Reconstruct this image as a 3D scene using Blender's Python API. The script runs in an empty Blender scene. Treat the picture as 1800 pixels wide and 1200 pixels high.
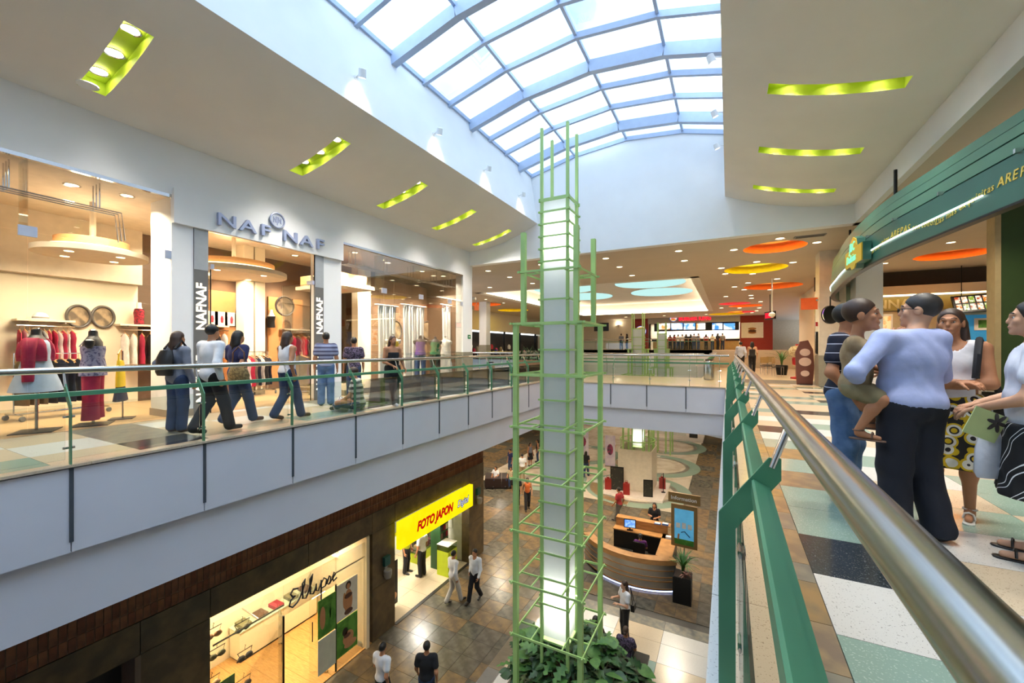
import bpy, bmesh, math, random
import numpy as np
from mathutils import Vector, Matrix
rnd = random.Random(7)
SC = bpy.context.scene
COL = SC.collection
PI = math.pi
# ------------------------------------------------------------------ camera
CAMF, CAMTH, EYE = 725.0, math.radians(27.7), 1.35      # focal length in pixels of the 1800x1200 frame
cam_d = bpy.data.cameras.new('camera'); cam = bpy.data.objects.new('camera', cam_d); COL.objects.link(cam)
cam_d.sensor_width = 36.0; cam_d.lens = CAMF / 1800 * 36.0
cam_d.shift_y = 12.0 / 1800; cam_d.clip_start = 0.02; cam_d.clip_end = 300
cam.location = (0, 0, EYE); cam.rotation_euler = (PI / 2, 0, CAMTH)
SC.camera = cam
# ------------------------------------------------------------------ view
SC.view_settings.view_transform = 'Standard'; SC.view_settings.look = 'None'
SC.view_settings.exposure = 1.0; SC.view_settings.gamma = 1.0
SC.view_settings.use_curve_mapping = False
SC.cycles.max_bounces = 7; SC.cycles.diffuse_bounces = 4; SC.cycles.glossy_bounces = 3
SC.cycles.transmission_bounces = 4; SC.cycles.transparent_max_bounces = 16
SC.cycles.sample_clamp_indirect = 4.0; SC.cycles.caustics_reflective = False; SC.cycles.caustics_refractive = False
# ------------------------------------------------------------------ sky: bright thin cloud with blue gaps, the same all round
W = bpy.data.worlds.new('sky'); SC.world = W; W.use_nodes = True
nt = W.node_tree; bg = nt.nodes['Background']
tc = nt.nodes.new('ShaderNodeTexCoord'); nz = nt.nodes.new('ShaderNodeTexNoise'); cr = nt.nodes.new('ShaderNodeValToRGB')
nz.inputs['Scale'].default_value = 2.6; nz.inputs['Detail'].default_value = 5.0; nz.inputs['Roughness'].default_value = 0.55
cr.color_ramp.elements[0].position = 0.36; cr.color_ramp.elements[0].color = (0.34, 0.56, 0.90, 1)
cr.color_ramp.elements[1].position = 0.60; cr.color_ramp.elements[1].color = (0.90, 0.96, 1.0, 1)
nt.links.new(tc.outputs['Generated'], nz.inputs['Vector']); nt.links.new(nz.outputs['Fac'], cr.inputs['Fac'])
nt.links.new(cr.outputs['Color'], bg.inputs['Color']); bg.inputs['Strength'].default_value = 2.0

# ------------------------------------------------------------------ materials (all node based)
MATS = {}
def lin(c):
    return tuple(((v / 12.92) if v <= 0.04045 else ((v + 0.055) / 1.055) ** 2.4) for v in c)
def hexc(h):
    return lin(tuple(int(h[i:i + 2], 16) / 255 for i in (0, 2, 4)))
def mat(name, hx, rough=0.6, metal=0.0, var=0.06, scale=6.0, hx2=None, thr=None, emit=None, estr=0.0, bump=0.0, bscale=40.0, spec=0.5, stretch=None, coat=0.0, detail=3.0):
    """Principled surface whose colour is varied by noise: plain tint variation, or two colours split by a ramp (hx2, thr)."""
    if name in MATS: return MATS[name]
    m = bpy.data.materials.new(name); m.use_nodes = True; MATS[name] = m
    n = m.node_tree.nodes; l = m.node_tree.links; b = n['Principled BSDF']
    c1 = hexc(hx); t = n.new('ShaderNodeTexCoord'); mp = n.new('ShaderNodeMapping'); ns = n.new('ShaderNodeTexNoise'); rp = n.new('ShaderNodeValToRGB')
    if stretch: mp.inputs['Scale'].default_value = stretch
    ns.inputs['Scale'].default_value = scale; ns.inputs['Detail'].default_value = detail
    l.new(t.outputs['Object'], mp.inputs['Vector']); l.new(mp.outputs['Vector'], ns.inputs['Vector']); l.new(ns.outputs['Fac'], rp.inputs['Fac'])
    e = rp.color_ramp.elements
    if hx2:
        c2 = hexc(hx2); e[0].color = (*c1, 1); e[1].color = (*c2, 1)
        lo, hi = thr or (0.4, 0.6); e[0].position = lo; e[1].position = hi
    else:
        e[0].position = 0.3; e[1].position = 0.7
        e[0].color = (*[max(0, v * (1 - var)) for v in c1], 1); e[1].color = (*[min(1, v * (1 + var)) for v in c1], 1)
    l.new(rp.outputs['Color'], b.inputs['Base Color'])
    b.inputs['Roughness'].default_value = rough; b.inputs['Metallic'].default_value = metal
    b.inputs['Specular IOR Level'].default_value = spec
    if coat: b.inputs['Coat Weight'].default_value = coat; b.inputs['Coat Roughness'].default_value = 0.06
    if emit:
        b.inputs['Emission Color'].default_value = (*hexc(emit), 1); b.inputs['Emission Strength'].default_value = estr
    if bump:
        n2 = n.new('ShaderNodeTexNoise'); n2.inputs['Scale'].default_value = bscale; bp = n.new('ShaderNodeBump'); bp.inputs['Strength'].default_value = bump
        bp.inputs['Distance'].default_value = 0.01
        l.new(mp.outputs['Vector'], n2.inputs['Vector']); l.new(n2.outputs['Fac'], bp.inputs['Height']); l.new(bp.outputs['Normal'], b.inputs['Normal'])
    return m
def glass(name, tint=(0.93, 0.97, 0.96), refl=1.0, rough=0.0, ior=1.45):
    """Thin clear pane: transparent with a Fresnel reflection."""
    if name in MATS: return MATS[name]
    m = bpy.data.materials.new(name); m.use_nodes = True; MATS[name] = m
    n = m.node_tree.nodes; l = m.node_tree.links; n.clear()
    o = n.new('ShaderNodeOutputMaterial'); mx = n.new('ShaderNodeMixShader'); tr = n.new('ShaderNodeBsdfTransparent'); gl = n.new('ShaderNodeBsdfGlossy'); fr = n.new('ShaderNodeFresnel')
    mu = n.new('ShaderNodeMath'); mu.operation = 'MULTIPLY'; mu.inputs[1].default_value = refl
    ns = n.new('ShaderNodeTexNoise'); ns.inputs['Scale'].default_value = 1.3; rp = n.new('ShaderNodeValToRGB')
    rp.color_ramp.elements[0].color = (*[v * 0.98 for v in tint], 1); rp.color_ramp.elements[1].color = (*tint, 1)
    l.new(ns.outputs['Fac'], rp.inputs['Fac']); l.new(rp.outputs['Color'], tr.inputs['Color'])
    fr.inputs['IOR'].default_value = ior; gl.inputs['Roughness'].default_value = rough
    l.new(fr.outputs['Fac'], mu.inputs[0]); l.new(mu.outputs[0], mx.inputs['Fac']); l.new(tr.outputs[0], mx.inputs[1]); l.new(gl.outputs[0], mx.inputs[2]); l.new(mx.outputs[0], o.inputs['Surface'])
    return m
def lampmat(name, hx, s, hx2=None, scale=2.0):
    """Luminous face of a lamp, screen or backlit sign."""
    if name in MATS: return MATS[name]
    m = bpy.data.materials.new(name); m.use_nodes = True; MATS[name] = m
    n = m.node_tree.nodes; l = m.node_tree.links; n.clear()
    o = n.new('ShaderNodeOutputMaterial'); e = n.new('ShaderNodeEmission'); ns = n.new('ShaderNodeTexNoise'); rp = n.new('ShaderNodeValToRGB'); tcn = n.new('ShaderNodeTexCoord')
    ns.inputs['Scale'].default_value = scale
    rp.color_ramp.elements[0].color = (*hexc(hx), 1); rp.color_ramp.elements[1].color = (*hexc(hx2 or hx), 1)
    rp.color_ramp.elements[0].position = 0.42; rp.color_ramp.elements[1].position = 0.58
    l.new(tcn.outputs['Object'], ns.inputs['Vector']); l.new(ns.outputs['Fac'], rp.inputs['Fac']); l.new(rp.outputs['Color'], e.inputs['Color'])
    e.inputs['Strength'].default_value = s * 0.55; l.new(e.outputs[0], o.inputs['Surface'])
    return m
# ------------------------------------------------------------------ mesh building
class MB:
    def __init__(s): s.v = []; s.f = []
    def add(s, vs, fs):
        o = len(s.v); s.v += [tuple(p) for p in vs]; s.f += [tuple(i + o for i in f) for f in fs]; return s
    def box(s, x0, x1, y0, y1, z0, z1):
        return s.add([(x0,y0,z0),(x1,y0,z0),(x1,y1,z0),(x0,y1,z0),(x0,y0,z1),(x1,y0,z1),(x1,y1,z1),(x0,y1,z1)],
                     [(0,3,2,1),(4,5,6,7),(0,1,5,4),(1,2,6,5),(2,3,7,6),(3,0,4,7)])
    def bar(s, a, b, w, h, up=(0, 0, 1)):
        a = Vector(a); b = Vector(b); d = (b - a).normalized(); u = Vector(up)
        if abs(d.dot(u)) > 0.98: u = Vector((0, 1, 0))
        r = d.cross(u).normalized() * w / 2; t = r.cross(d).normalized() * h / 2
        return s.add([a - r - t, a + r - t, a + r + t, a - r + t, b - r - t, b + r - t, b + r + t, b - r + t],
                     [(0,3,2,1),(4,5,6,7),(0,1,5,4),(1,2,6,5),(2,3,7,6),(3,0,4,7)])
    def tube(s, pts, r, n=10, closed=False):
        pts = [Vector(p) for p in pts]; rs = r if isinstance(r, (list, tuple)) else [r] * len(pts)
        vs, fs = [], []; N = len(pts); prev = None
        for i, p in enumerate(pts):
            if closed: d = pts[(i + 1) % N] - pts[i - 1]
            else: d = pts[min(i + 1, N - 1)] - pts[max(i - 1, 0)]
            d.normalize()
            if prev is None:
                u = Vector((0, 0, 1)) if abs(d.z) < 0.9 else Vector((1, 0, 0))
            else: u = prev
            a = d.cross(u).normalized(); u2 = a.cross(d).normalized(); prev = u2
            for k in range(n):
                t = 2 * PI * k / n; vs.append(p + (a * math.cos(t) + u2 * math.sin(t)) * rs[i])
        for i in range(N if closed else N - 1):
            j = (i + 1) % N
            for k in range(n): fs.append((i*n+k, i*n+(k+1)%n, j*n+(k+1)%n, j*n+k))
        if not closed: fs += [tuple(range(n - 1, -1, -1)), tuple((N-1)*n + k for k in range(n))]
        return s.add(vs, fs)
    def lathe(s, prof, c=(0, 0, 0), n=20, sx=1.0, sy=1.0, caps=True):
        vs, fs = [], []; N = len(prof)
        for r, z in prof:
            for k in range(n):
                t = 2 * PI * k / n; vs.append((c[0] + r * sx * math.cos(t), c[1] + r * sy * math.sin(t), c[2] + z))
        for i in range(N - 1):
            for k in range(n): fs.append((i*n+k, i*n+(k+1)%n, (i+1)*n+(k+1)%n, (i+1)*n+k))
        if caps: fs += [tuple(range(n - 1, -1, -1)), tuple((N-1)*n + k for k in range(n))]
        return s.add(vs, fs)
    def prism(s, poly, fn0, fn1):
        """poly: list of 2-D points; fn0/fn1 map (a,b) to the two end positions."""
        n = len(poly); vs = [fn0(*p) for p in poly] + [fn1(*p) for p in poly]
        return s.add(vs, [tuple(range(n - 1, -1, -1)), tuple(range(n, 2 * n))] + [(i, (i+1)%n, n+(i+1)%n, n+i) for i in range(n)])
    def px(s, poly, x0, x1): return s.prism(poly, lambda a, b: (x0, a, b), lambda a, b: (x1, a, b))   # poly in (y,z)
    def py(s, poly, y0, y1): return s.prism(poly, lambda a, b: (a, y0, b), lambda a, b: (a, y1, b))   # poly in (x,z)
    def pz(s, poly, z0, z1): return s.prism(poly, lambda a, b: (a, b, z0), lambda a, b: (a, b, z1))   # poly in (x,y)
    def grid(s, rows):
        """rows: list of equally long point lists -> quads"""
        n = len(rows[0]); vs = [p for r in rows for p in r]
        return s.add(vs, [(i*n+k, i*n+k+1, (i+1)*n+k+1, (i+1)*n+k) for i in range(len(rows)-1) for k in range(n-1)])
    def mesh(s, name, m, smooth=False):
        me = bpy.data.meshes.new(name); me.from_pydata(s.v, [], s.f)
        for mm in (m if isinstance(m, (list, tuple)) else [m]): me.materials.append(mm)
        bm = bmesh.new(); bm.from_mesh(me); bmesh.ops.recalc_face_normals(bm, faces=bm.faces); bm.to_mesh(me); bm.free()
        if smooth:
            me.polygons.foreach_set('use_smooth', [True] * len(me.polygons)); me.set_sharp_from_angle(angle=math.radians(40))
        me.update(); return me
    def build(s, name, m, parent=None, smooth=False, loc=(0, 0, 0), rz=0.0, kind=None):
        return place(name, s.mesh(name, m, smooth), parent, loc, rz, kind)
def place(name, me, parent=None, loc=(0, 0, 0), rz=0.0, kind=None):
    o = bpy.data.objects.new(name, me); COL.objects.link(o); o.location = loc; o.rotation_euler = (0, 0, rz)
    if parent: o.parent = parent
    if kind: o['kind'] = kind
    return o
def tag(o, label, cat, group=None):
    o['label'] = label; o['category'] = cat
    if group: o['group'] = group
    return o
def thing(name, label, cat, loc=(0, 0, 0), rz=0.0, group=None):
    o = bpy.data.objects.new(name, None); COL.objects.link(o); o.empty_display_size = 0.1
    o.location = loc; o.rotation_euler = (0, 0, rz); return tag(o, label, cat, group)
def struct(name, label=None, loc=(0, 0, 0)):
    o = bpy.data.objects.new(name, None); COL.objects.link(o); o.location = loc; o['kind'] = 'structure'
    if label: o['label'] = label
    return o
def sbuild(mb, name, m, label=None, smooth=False):
    o = mb.build(name, m, smooth=smooth, kind='structure')
    if label: o['label'] = label
    return o
def dup(root, loc=None, rz=None, label=None):
    def cp(o, par):
        c = o.copy(); COL.objects.link(c); c.parent = par
        for ch in kids.get(o, []): cp(ch, c)
        return c
    kids = {}
    for o in list(root.children_recursive): kids.setdefault(o.parent, []).append(o)
    r = cp(root, None)
    if loc is not None: r.location = loc
    if rz is not None: r.rotation_euler = (0, 0, rz)
    if label: r['label'] = label
    return r
def text_mesh(txt, size, extrude=0.004, shear=0.0, spacing=1.0, offset=0.0, align='LEFT', sx=1.0):
    """Text as a mesh lying in its local XY plane, facing +Z."""
    cu = bpy.data.curves.new('lettering', 'FONT'); cu.body = txt; cu.size = size; cu.extrude = extrude; cu.shear = shear
    cu.space_character = spacing; cu.offset = offset; cu.align_x = align; cu.resolution_u = 3
    o = bpy.data.objects.new('lettering', cu); COL.objects.link(o)
    dg = bpy.context.evaluated_depsgraph_get(); dg.update()
    me = bpy.data.meshes.new_from_object(o.evaluated_get(dg)); bpy.data.objects.remove(o); bpy.data.curves.remove(cu)
    if sx != 1.0: me.transform(Matrix.Diagonal((sx, 1, 1, 1)))
    return me
def text(name, txt, size, m, parent, M, **kw):
    me = text_mesh(txt, size, **kw); me.name = name; me.transform(M); me.materials.clear(); me.materials.append(m)
    return place(name, me, parent)
def frame3(o, ex, ey):
    """Matrix taking local x -> ex, local y -> ey, origin -> o."""
    ex = Vector(ex).normalized(); ey = Vector(ey).normalized(); ez = ex.cross(ey)
    return Matrix(((ex.x, ey.x, ez.x, o[0]), (ex.y, ey.y, ez.y, o[1]), (ex.z, ey.z, ez.z, o[2]), (0, 0, 0, 1)))
def lamp(name, kind, loc, power, size=0.2, color=(1, 0.86, 0.66), rot=(0, 0, 0), parent=None, spot=2.2, sy=None, blend=0.6):
    d = bpy.data.lights.new(name, kind); d.energy = power; d.color = color
    if kind == 'AREA':
        d.size = size
        if sy: d.shape = 'RECTANGLE'; d.size_y = sy
        else: d.shape = 'DISK'
    elif kind == 'SPOT': d.spot_size = spot; d.spot_blend = blend; d.shadow_soft_size = size
    else: d.shadow_soft_size = size
    o = bpy.data.objects.new(name, d); COL.objects.link(o); o.location = loc; o.rotation_euler = rot
    if parent: o.parent = parent
    return o
def unpz(px, py, z):
    """World X,Y on the horizontal plane z seen at pixel (px,py)."""
    c, s = math.cos(CAMTH), math.sin(CAMTH); d = CAMF * (z - EYE) / (612 - py); u = (px - 900) * d / CAMF
    return u * c - d * s, u * s + d * c
# ================================================================== materials of the building
M_slab = mat('shade_tinted_white_panel', 'DEDEE8', 0.6, var=0.02, scale=1.5)  # lavender shade on the slab edges put into the white colour
M_white = mat('white_paint', 'EEEEEE', 0.75, var=0.02, scale=1.5)
M_ceil = mat('ceiling_paint', 'E6E2DC', 0.85, var=0.025, scale=1.2)
M_tan = mat('tan_ceiling_paint', 'C6BAAA', 0.85, var=0.03, scale=1.0)
M_lime = mat('lime_paint', 'B4CC3A', 0.6, var=0.05)
M_green = mat('railing_green', '4F8A66', 0.42, var=0.06, scale=3)
M_steel = mat('brushed_steel', 'B9B7B2', 0.24, metal=1.0, var=0.05, scale=8, stretch=(30, 1, 30))
M_chrome = mat('polished_steel', 'D4D4D6', 0.12, metal=1.0, var=0.03)
M_tower = mat('tower_green', 'A9CC80', 0.5, var=0.05, scale=2)
M_dark = mat('dark_seam', '4B5058', 0.6)
M_cop = mat('white_terrazzo_coping', 'D9D6CF', 0.35, hx2='A9A49C', thr=(0.62, 0.72), scale=90, detail=1)
T = {'white': mat('white_terrazzo', 'D2CEC6', 0.26, hx2='8F8A82', thr=(0.66, 0.72), scale=110, detail=1),
     'beige': mat('beige_terrazzo', 'CDBA9E', 0.22, hx2='97836A', thr=(0.64, 0.72), scale=110, detail=1),
     'green': mat('green_terrazzo', '8FA596', 0.16, hx2='B4C1B6', thr=(0.6, 0.72), scale=100, detail=1),
     'black': mat('black_terrazzo', '34383A', 0.16, hx2='6C6F70', thr=(0.62, 0.74), scale=110, detail=1),
     'slateA': mat('slate_brown', '7C6A58', 0.3, hx2='9A8261', thr=(0.42, 0.62), scale=7),
     'slateB': mat('slate_grey', '6F6D66', 0.3, hx2='87806F', thr=(0.4, 0.6), scale=6),
     'slateC': mat('slate_ochre', '9A7B50', 0.3, hx2='7A6A52', thr=(0.4, 0.65), scale=6)}
M_grout = mat('floor_joint', '4E4A44', 0.6)
M_wood = mat('pale_wood_floor', 'C99A5C', 0.3, hx2='B4844A', thr=(0.35, 0.65), scale=5, stretch=(1, 8, 1))
M_stone = mat('brown_stone_cladding', '6E5A3C', 0.4, hx2='4E4230', thr=(0.35, 0.65), scale=3.2, detail=6)
M_brick = mat('red_brick', '7C4A30', 0.75, hx2='5E3A28', thr=(0.35, 0.7), scale=9)
M_brick2 = mat('brown_brick', '8A5A3A', 0.75, hx2='6B4430', thr=(0.35, 0.7), scale=9)
M_mortar = mat('mortar', '8E7B68', 0.85)
G_rail = glass('railing_glass', (0.93, 0.97, 0.95), 0.9)
G_shop = glass('shop_glass', (0.96, 0.98, 0.97), 0.55)
M_alu = mat('skylight_beam_paint', 'AFC0DC', 0.45, var=0.04)
M_lampwarm = lampmat('warm_lamp_face', 'FFF0CF', 14.0)
M_lampdown = lampmat('downlight_face', 'FFE9B8', 6.0)
M_cove = lampmat('cove_light_tube', 'FFE2B0', 7.0)
K = 0.976            # everything under the curved ceilings shares one scale
SX = -9.55            # storefront plane of the upper shop
EX = -6.68            # edge of the walkway opposite
YE = 14.40            # gable wall that closes the atrium
YB = 15.95            # edge of the bridge
ZT = 4.79             # soffit level beyond the atrium
ZL = -7.0             # lower floor
Y0 = -7.0             # back end of what is built
# ------------------------------------------------------------------ floors
def slab_floor(name, x0, x1, y0, y1, z, m, label, th=0.3):
    return sbuild(MB().box(x0, x1, y0, y1, z - th, z), name, m, label)
fl_r = slab_floor('floor_right', -0.03, 9.0, Y0, 21.0, -0.012, M_grout, 'walkway floor of terrazzo squares beside the steel handrail')
fl_l = slab_floor('floor_left', SX - 0.02, EX - 0.26, Y0, YB, -0.012, M_grout, 'walkway floor in front of the clothes shop')
fl_b = slab_floor('floor_bridge', -26.0, 0.0, YB + 0.26, 21.0, -0.012, T['beige'], 'polished floor of the bridge across the atrium')
fl_f = slab_floor('floor_far_walkway', -1.1, 9.0, 21.0, 36.0, -0.012, T['beige'], 'polished walkway floor leading to the stairs')
slab_floor('floor_far_left', -26.0, -14.2, 21.0, 60.0, -0.012, T['beige'], 'far walkway floor before the dark shopfronts')
slab_floor('floor_food_hall', -14.2, 9.0, 42.5, 62.0, 1.2, T['beige'], 'raised food hall floor above the stairs', 0.4)
slab_floor('floor_food_landing', -1.1, 9.0, 35.0, 42.5, 1.2, T['beige'], 'landing floor at the head of the stairs', 0.4)
def ftile(parent, x0, x1, y0, y1, z, m, g=0.004, h=0.012):
    return MB().box(x0 + g, x1 - g, y0 + g, y1 - g, z, z + h).build('tile', m, parent)
_tm = {}
def ftile_shared(parent, x0, x1, y0, y1, z, m, g=0.004, h=0.012):
    k = (round(x1 - x0, 3), round(y1 - y0, 3), m.name, g)
    if k not in _tm:
        _tm[k] = MB().box(g, x1 - x0 - g, g, y1 - y0 - g, 0, h).mesh('tile', m)
    return place('tile', _tm[k], parent, (x0, y0, z))
# right walkway: coping, beige strip, slate strip, then 0.6 m squares in a loose checker
y = Y0
while y < YB:
    ftile_shared(fl_r, -0.085, 0.0, y, y + 1.36, -0.012, M_cop)
    ftile_shared(fl_r, 0.0, 0.21, y, y + 1.36, -0.012, T['beige'], 0.002)
    y += 1.36
y = -0.6; k = 0
while y < 14:
    hgt = (0.41, 0.23, 0.55, 0.36)[k % 4]
    ftile_shared(fl_r, 0.21, 0.45, y, y + hgt, -0.012, (T['slateA'], T['slateB'], T['slateA'], T['slateC'], T['slateB'])[k % 5], 0.002)
    y += hgt; k += 1
XT = [0.45, 1.24, 2.03, 2.82, 3.61, 4.4, 5.2]
PAT = {0: ['black', 'beige', 'white', 'green', 'beige', 'white'], -1: ['white', 'white', 'green', 'beige', 'white', 'beige'],
       1: ['green', 'white', 'white', 'beige', 'green', 'white'], 2: ['green', 'green', 'beige', 'white', 'beige', 'green']}
for i in range(-5, 26):
    ya = 3.04 + 0.6 * i
    row = PAT[0] if i == 0 else PAT[-1] if i == -1 else PAT[1] if i == 1 else PAT[2] if i == 2 else [rnd.choice(['green', 'white', 'beige', 'beige', 'black' if i % 4 == 0 else 'green']) for _ in range(6)]
    if i == 3: row = ['slateA', 'beige', 'green', 'white', 'beige', 'green']
    if i == 7: row = ['white', 'beige', 'white', 'green', 'white', 'beige']
    if i == 5: row = ['slateC', 'green', 'beige', 'beige', 'white', 'green']
    for j in range(6):
        ftile_shared(fl_r, XT[j], XT[j + 1], ya, ya + 0.6, -0.012, T[row[j]], 0.002)
# left walkway tiles
y = Y0; k = 0
while y < YB:
    ftile_shared(fl_l, EX - 0.16, EX + 0.035, y, min(y + 0.9, YB + 0.02), -0.012, T['beige'], 0.002, 0.03); y += 0.9
for i in range(-3, 20):
    ya = 0.1 + 0.82 * i
    if ya > YB - 0.1: break
    yb = min(ya + 0.82, YB)
    for j, (xa, xb) in enumerate(((EX - 0.98, EX - 0.16), (EX - 1.9, EX - 0.98), (EX - 2.6, EX - 1.9), (SX + 0.0, EX - 2.6))):
        q = ('green' if (i // 2) % 3 == 0 and j == 0 else 'black' if (i % 5 == 3 and j == 0) else 'slateB' if i % 5 == 3 else 'white' if (i + j) % 3 == 0 else 'beige')
        if i >= 8 and j < 2: q = ('green', 'black', 'white')[(i + j) % 3]
        ftile_shared(fl_l, xa, xb, ya, yb, -0.012, T[q], 0.002)
for i in range(9): ftile_shared(fl_b, -14.2 + 1.58 * i if i else -14.2, -14.2 + 1.58 * (i + 1), YB - .03, YB + .26, -.03, T['beige'], .002, .035)
# stairs at the end of the walkway
st = struct('stairs_far', 'low flight of beige steps at the end of the walkway')
for i in range(7):
    MB().box(-1.0, 5.0, 33.0 + 0.3 * i, 35.0 + 0.05, 0.0, 0.171 * (i + 1)).build('step', T['beige'], st)
# ------------------------------------------------------------------ slab faces
def fascia_panels(name, label, axis, seams, z_top, z_mid, z_bot, at, sgn):
    """upper band of panels between dark seams, set proud of a lower band"""
    root = struct(name, label)
    def bx(a0, a1, o0, o1, z0, z1):
        o0, o1 = sorted((at + sgn * o0, at + sgn * o1))
        return MB().box(o0, o1, a0, a1, z0, z1) if axis == 'y' else MB().box(a0, a1, o0, o1, z0, z1)
    for a, b in zip(seams[:-1], seams[1:]):
        bx(a + 0.006, b - 0.006, -0.25, 0.0, z_mid, z_top - 0.02).build('panel', M_slab, root)
    bx(seams[0], seams[-1], -0.30, -0.09, z_bot, z_mid + 0.001).build('lower_band', M_slab, root)
    return root
PY = [1.84 + 1.36 * k for k in range(-6, 11)]
fascia_panels('wall_slab_left', 'white panelled slab edge under the long balcony', 'y', [Y0] + PY[1:] + [YB + 0.1], -0.012, -0.99, -1.83, EX, 1)
fascia_panels('wall_slab_bridge', 'white panelled slab edge of the bridge', 'x', [-6.9, -5.4, -4.05, -2.7, -1.35, -0.1], -0.012, -0.94, -1.7, YB, -1)
fascia_panels('wall_slab_right', 'white slab edge below the steel handrail', 'y', [Y0, 0, 4, 8, 12, YB], -0.02, -0.94, -1.75, -0.06, -1)
sbuild(MB().box(EX - 2.6, EX - 0.3, Y0, YB, -1.83, -1.6), 'ceiling_lower_left', M_white, 'white soffit under the long balcony')
sbuild(MB().box(-0.04, 9, Y0, YB, -1.75, -1.6), 'ceiling_lower_right', M_white, 'white soffit under the walkway')
# underside of the bridge, slightly arched
arch = [(-6.9, -1.7), (-5.6, -1.58), (-4.2, -1.5), (-2.8, -1.5), (-1.4, -1.62), (-0.1, -1.8), (-0.1, -1.0), (-6.9, -1.0)]
sbuild(MB().py(arch, YB + 0.12, 21.0), 'ceiling_bridge_soffit', M_white, 'arched white underside of the bridge')
sbuild(MB().box(-26, -6.9, YB, 21.0, -1.7, -0.3), 'ceiling_plaza_left', M_white, 'white soffit over the plaza edge')
sbuild(MB().box(-0.1, 9, YB, 36.0, -1.7, -0.3), 'ceiling_plaza_right', M_white, 'white soffit over the plaza passage')
# ------------------------------------------------------------------ curved ceilings with lime light troughs
def zcl(x): return 5.36 + 0.75 * (max(0, x - SX) / 3.09) ** 2
def zcr(x): return 5.32 + 0.75 * (max(0, 3.07 - x) / 3.17) ** 2
def KZ(z): return 1.35 + (z - 1.35) * K
TL = [(a * K, b * K) for a, b in [(2.56, 2.90), (6.10, 6.44), (8.78, 9.10), (11.30, 11.60), (13.85, 14.12)]]; TLX = (-8.86, -7.24)
TR = [(a * K, b * K) for a, b in [(8.30, 8.63), (10.80, 11.12), (13.25, 13.55), (5.8, 6.12), (3.3, 3.62)]]; TRX = (0.595, 2.40)
def curved_ceiling(name, label, zf, xs, troughs, tx):
    mb = MB(); edges = sorted({Y0, YE} | {v for t in troughs for v in t})
    inside = [x for x in xs if tx[0] < x < tx[1]]
    def sheet(xx, a, b): mb.grid([[(x, yy, zf(x)) for x in xx] for yy in (a, b)])
    left = [x for x in xs if x <= tx[0]] + [tx[0]]; mid = [tx[0]] + inside + [tx[1]]; right = [tx[1]] + [x for x in xs if x >= tx[1]]
    for a, b in zip(edges[:-1], edges[1:]):
        sheet(left, a, b); sheet(right, a, b)
        if (a, b) not in troughs: sheet(mid, a, b)
    return sbuild(mb, name, M_ceil, label, smooth=True)
xl = [SX + 3.09 * i / 14 for i in range(15)]; xr = [-0.10 + 3.17 * i / 14 for i in range(15)]
curved_ceiling('ceiling_left', 'curved pale ceiling over the shop walkway', zcl, xl, [tuple(sorted(t)) for t in TL], TLX)
curved_ceiling('ceiling_right', 'curved pale ceiling over the handrail walkway', zcr, xr, [tuple(sorted(t)) for t in TR], TRX)
def trough(label, zf, tx, ty, hot):
    root = thing('light_trough', label, 'ceiling light', ((tx[0] + tx[1]) / 2, (ty[0] + ty[1]) / 2, zf((tx[0] + tx[1]) / 2)), 0, 'lime ceiling light troughs')
    cx, cy, cz = root.location; D = 0.20; n = 10
    X = [tx[0] + (tx[1] - tx[0]) * i / n for i in range(n + 1)]; mb = MB()
    mb.grid([[(x - cx, ty[0] - cy, zf(x) - cz) for x in X], [(x - cx, ty[0] - cy, zf(x) + D - cz) for x in X], [(x - cx, ty[1] - cy, zf(x) + D - cz) for x in X], [(x - cx, ty[1] - cy, zf(x) - cz) for x in X]])
    for x in (tx[0], tx[1]):
        mb.add([(x - cx, ty[0] - cy, zf(x) - cz), (x - cx, ty[1] - cy, zf(x) - cz), (x - cx, ty[1] - cy, zf(x) + D - cz), (x - cx, ty[0] - cy, zf(x) + D - cz)], [(0, 1, 2, 3)])
    mb.build('trough_box', M_lime, root)
    for i in range(3):
        x = tx[0] + (tx[1] - tx[0]) * (0.17 + 0.33 * i); z = zf(x) + D - 0.012
        MB().lathe([(0.125, 0.0), (0.135, -0.012), (0.125, -0.02), (0.105, -0.012)], (x - cx, 0, z - cz), 20, caps=False).build('lamp_ring', M_chrome, root, True)
        MB().lathe([(0.104, 0.0), (0.104, 0.006)], (x - cx, 0, z - 0.012 - cz), 20).build('lamp_face', M_lampwarm, root)
        lamp('trough_lamp', 'SPOT', (x - cx, 0, z - 0.03 - cz), 120, 0.09, (1, 0.95, 0.87), parent=root, spot=1.95, blend=1.0)
    return root
nth = ('over the entrance glass', 'over the shop sign', 'over the curtained window', 'fourth along the shop side', 'beside the gable wall corner')
for i, t in enumerate(TL): trough('lime green recessed trough with three lamps ' + nth[i], zcl, TLX, t, i)
nth2 = ('third from the gable wall', 'second from the gable wall', 'next to the gable wall', 'fourth from the gable wall', 'fifth from the gable wall')
for i, t in enumerate(TR): trough('lime green recessed trough above handrail walkway, ' + nth2[i], zcr, TRX, t, i)
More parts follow.
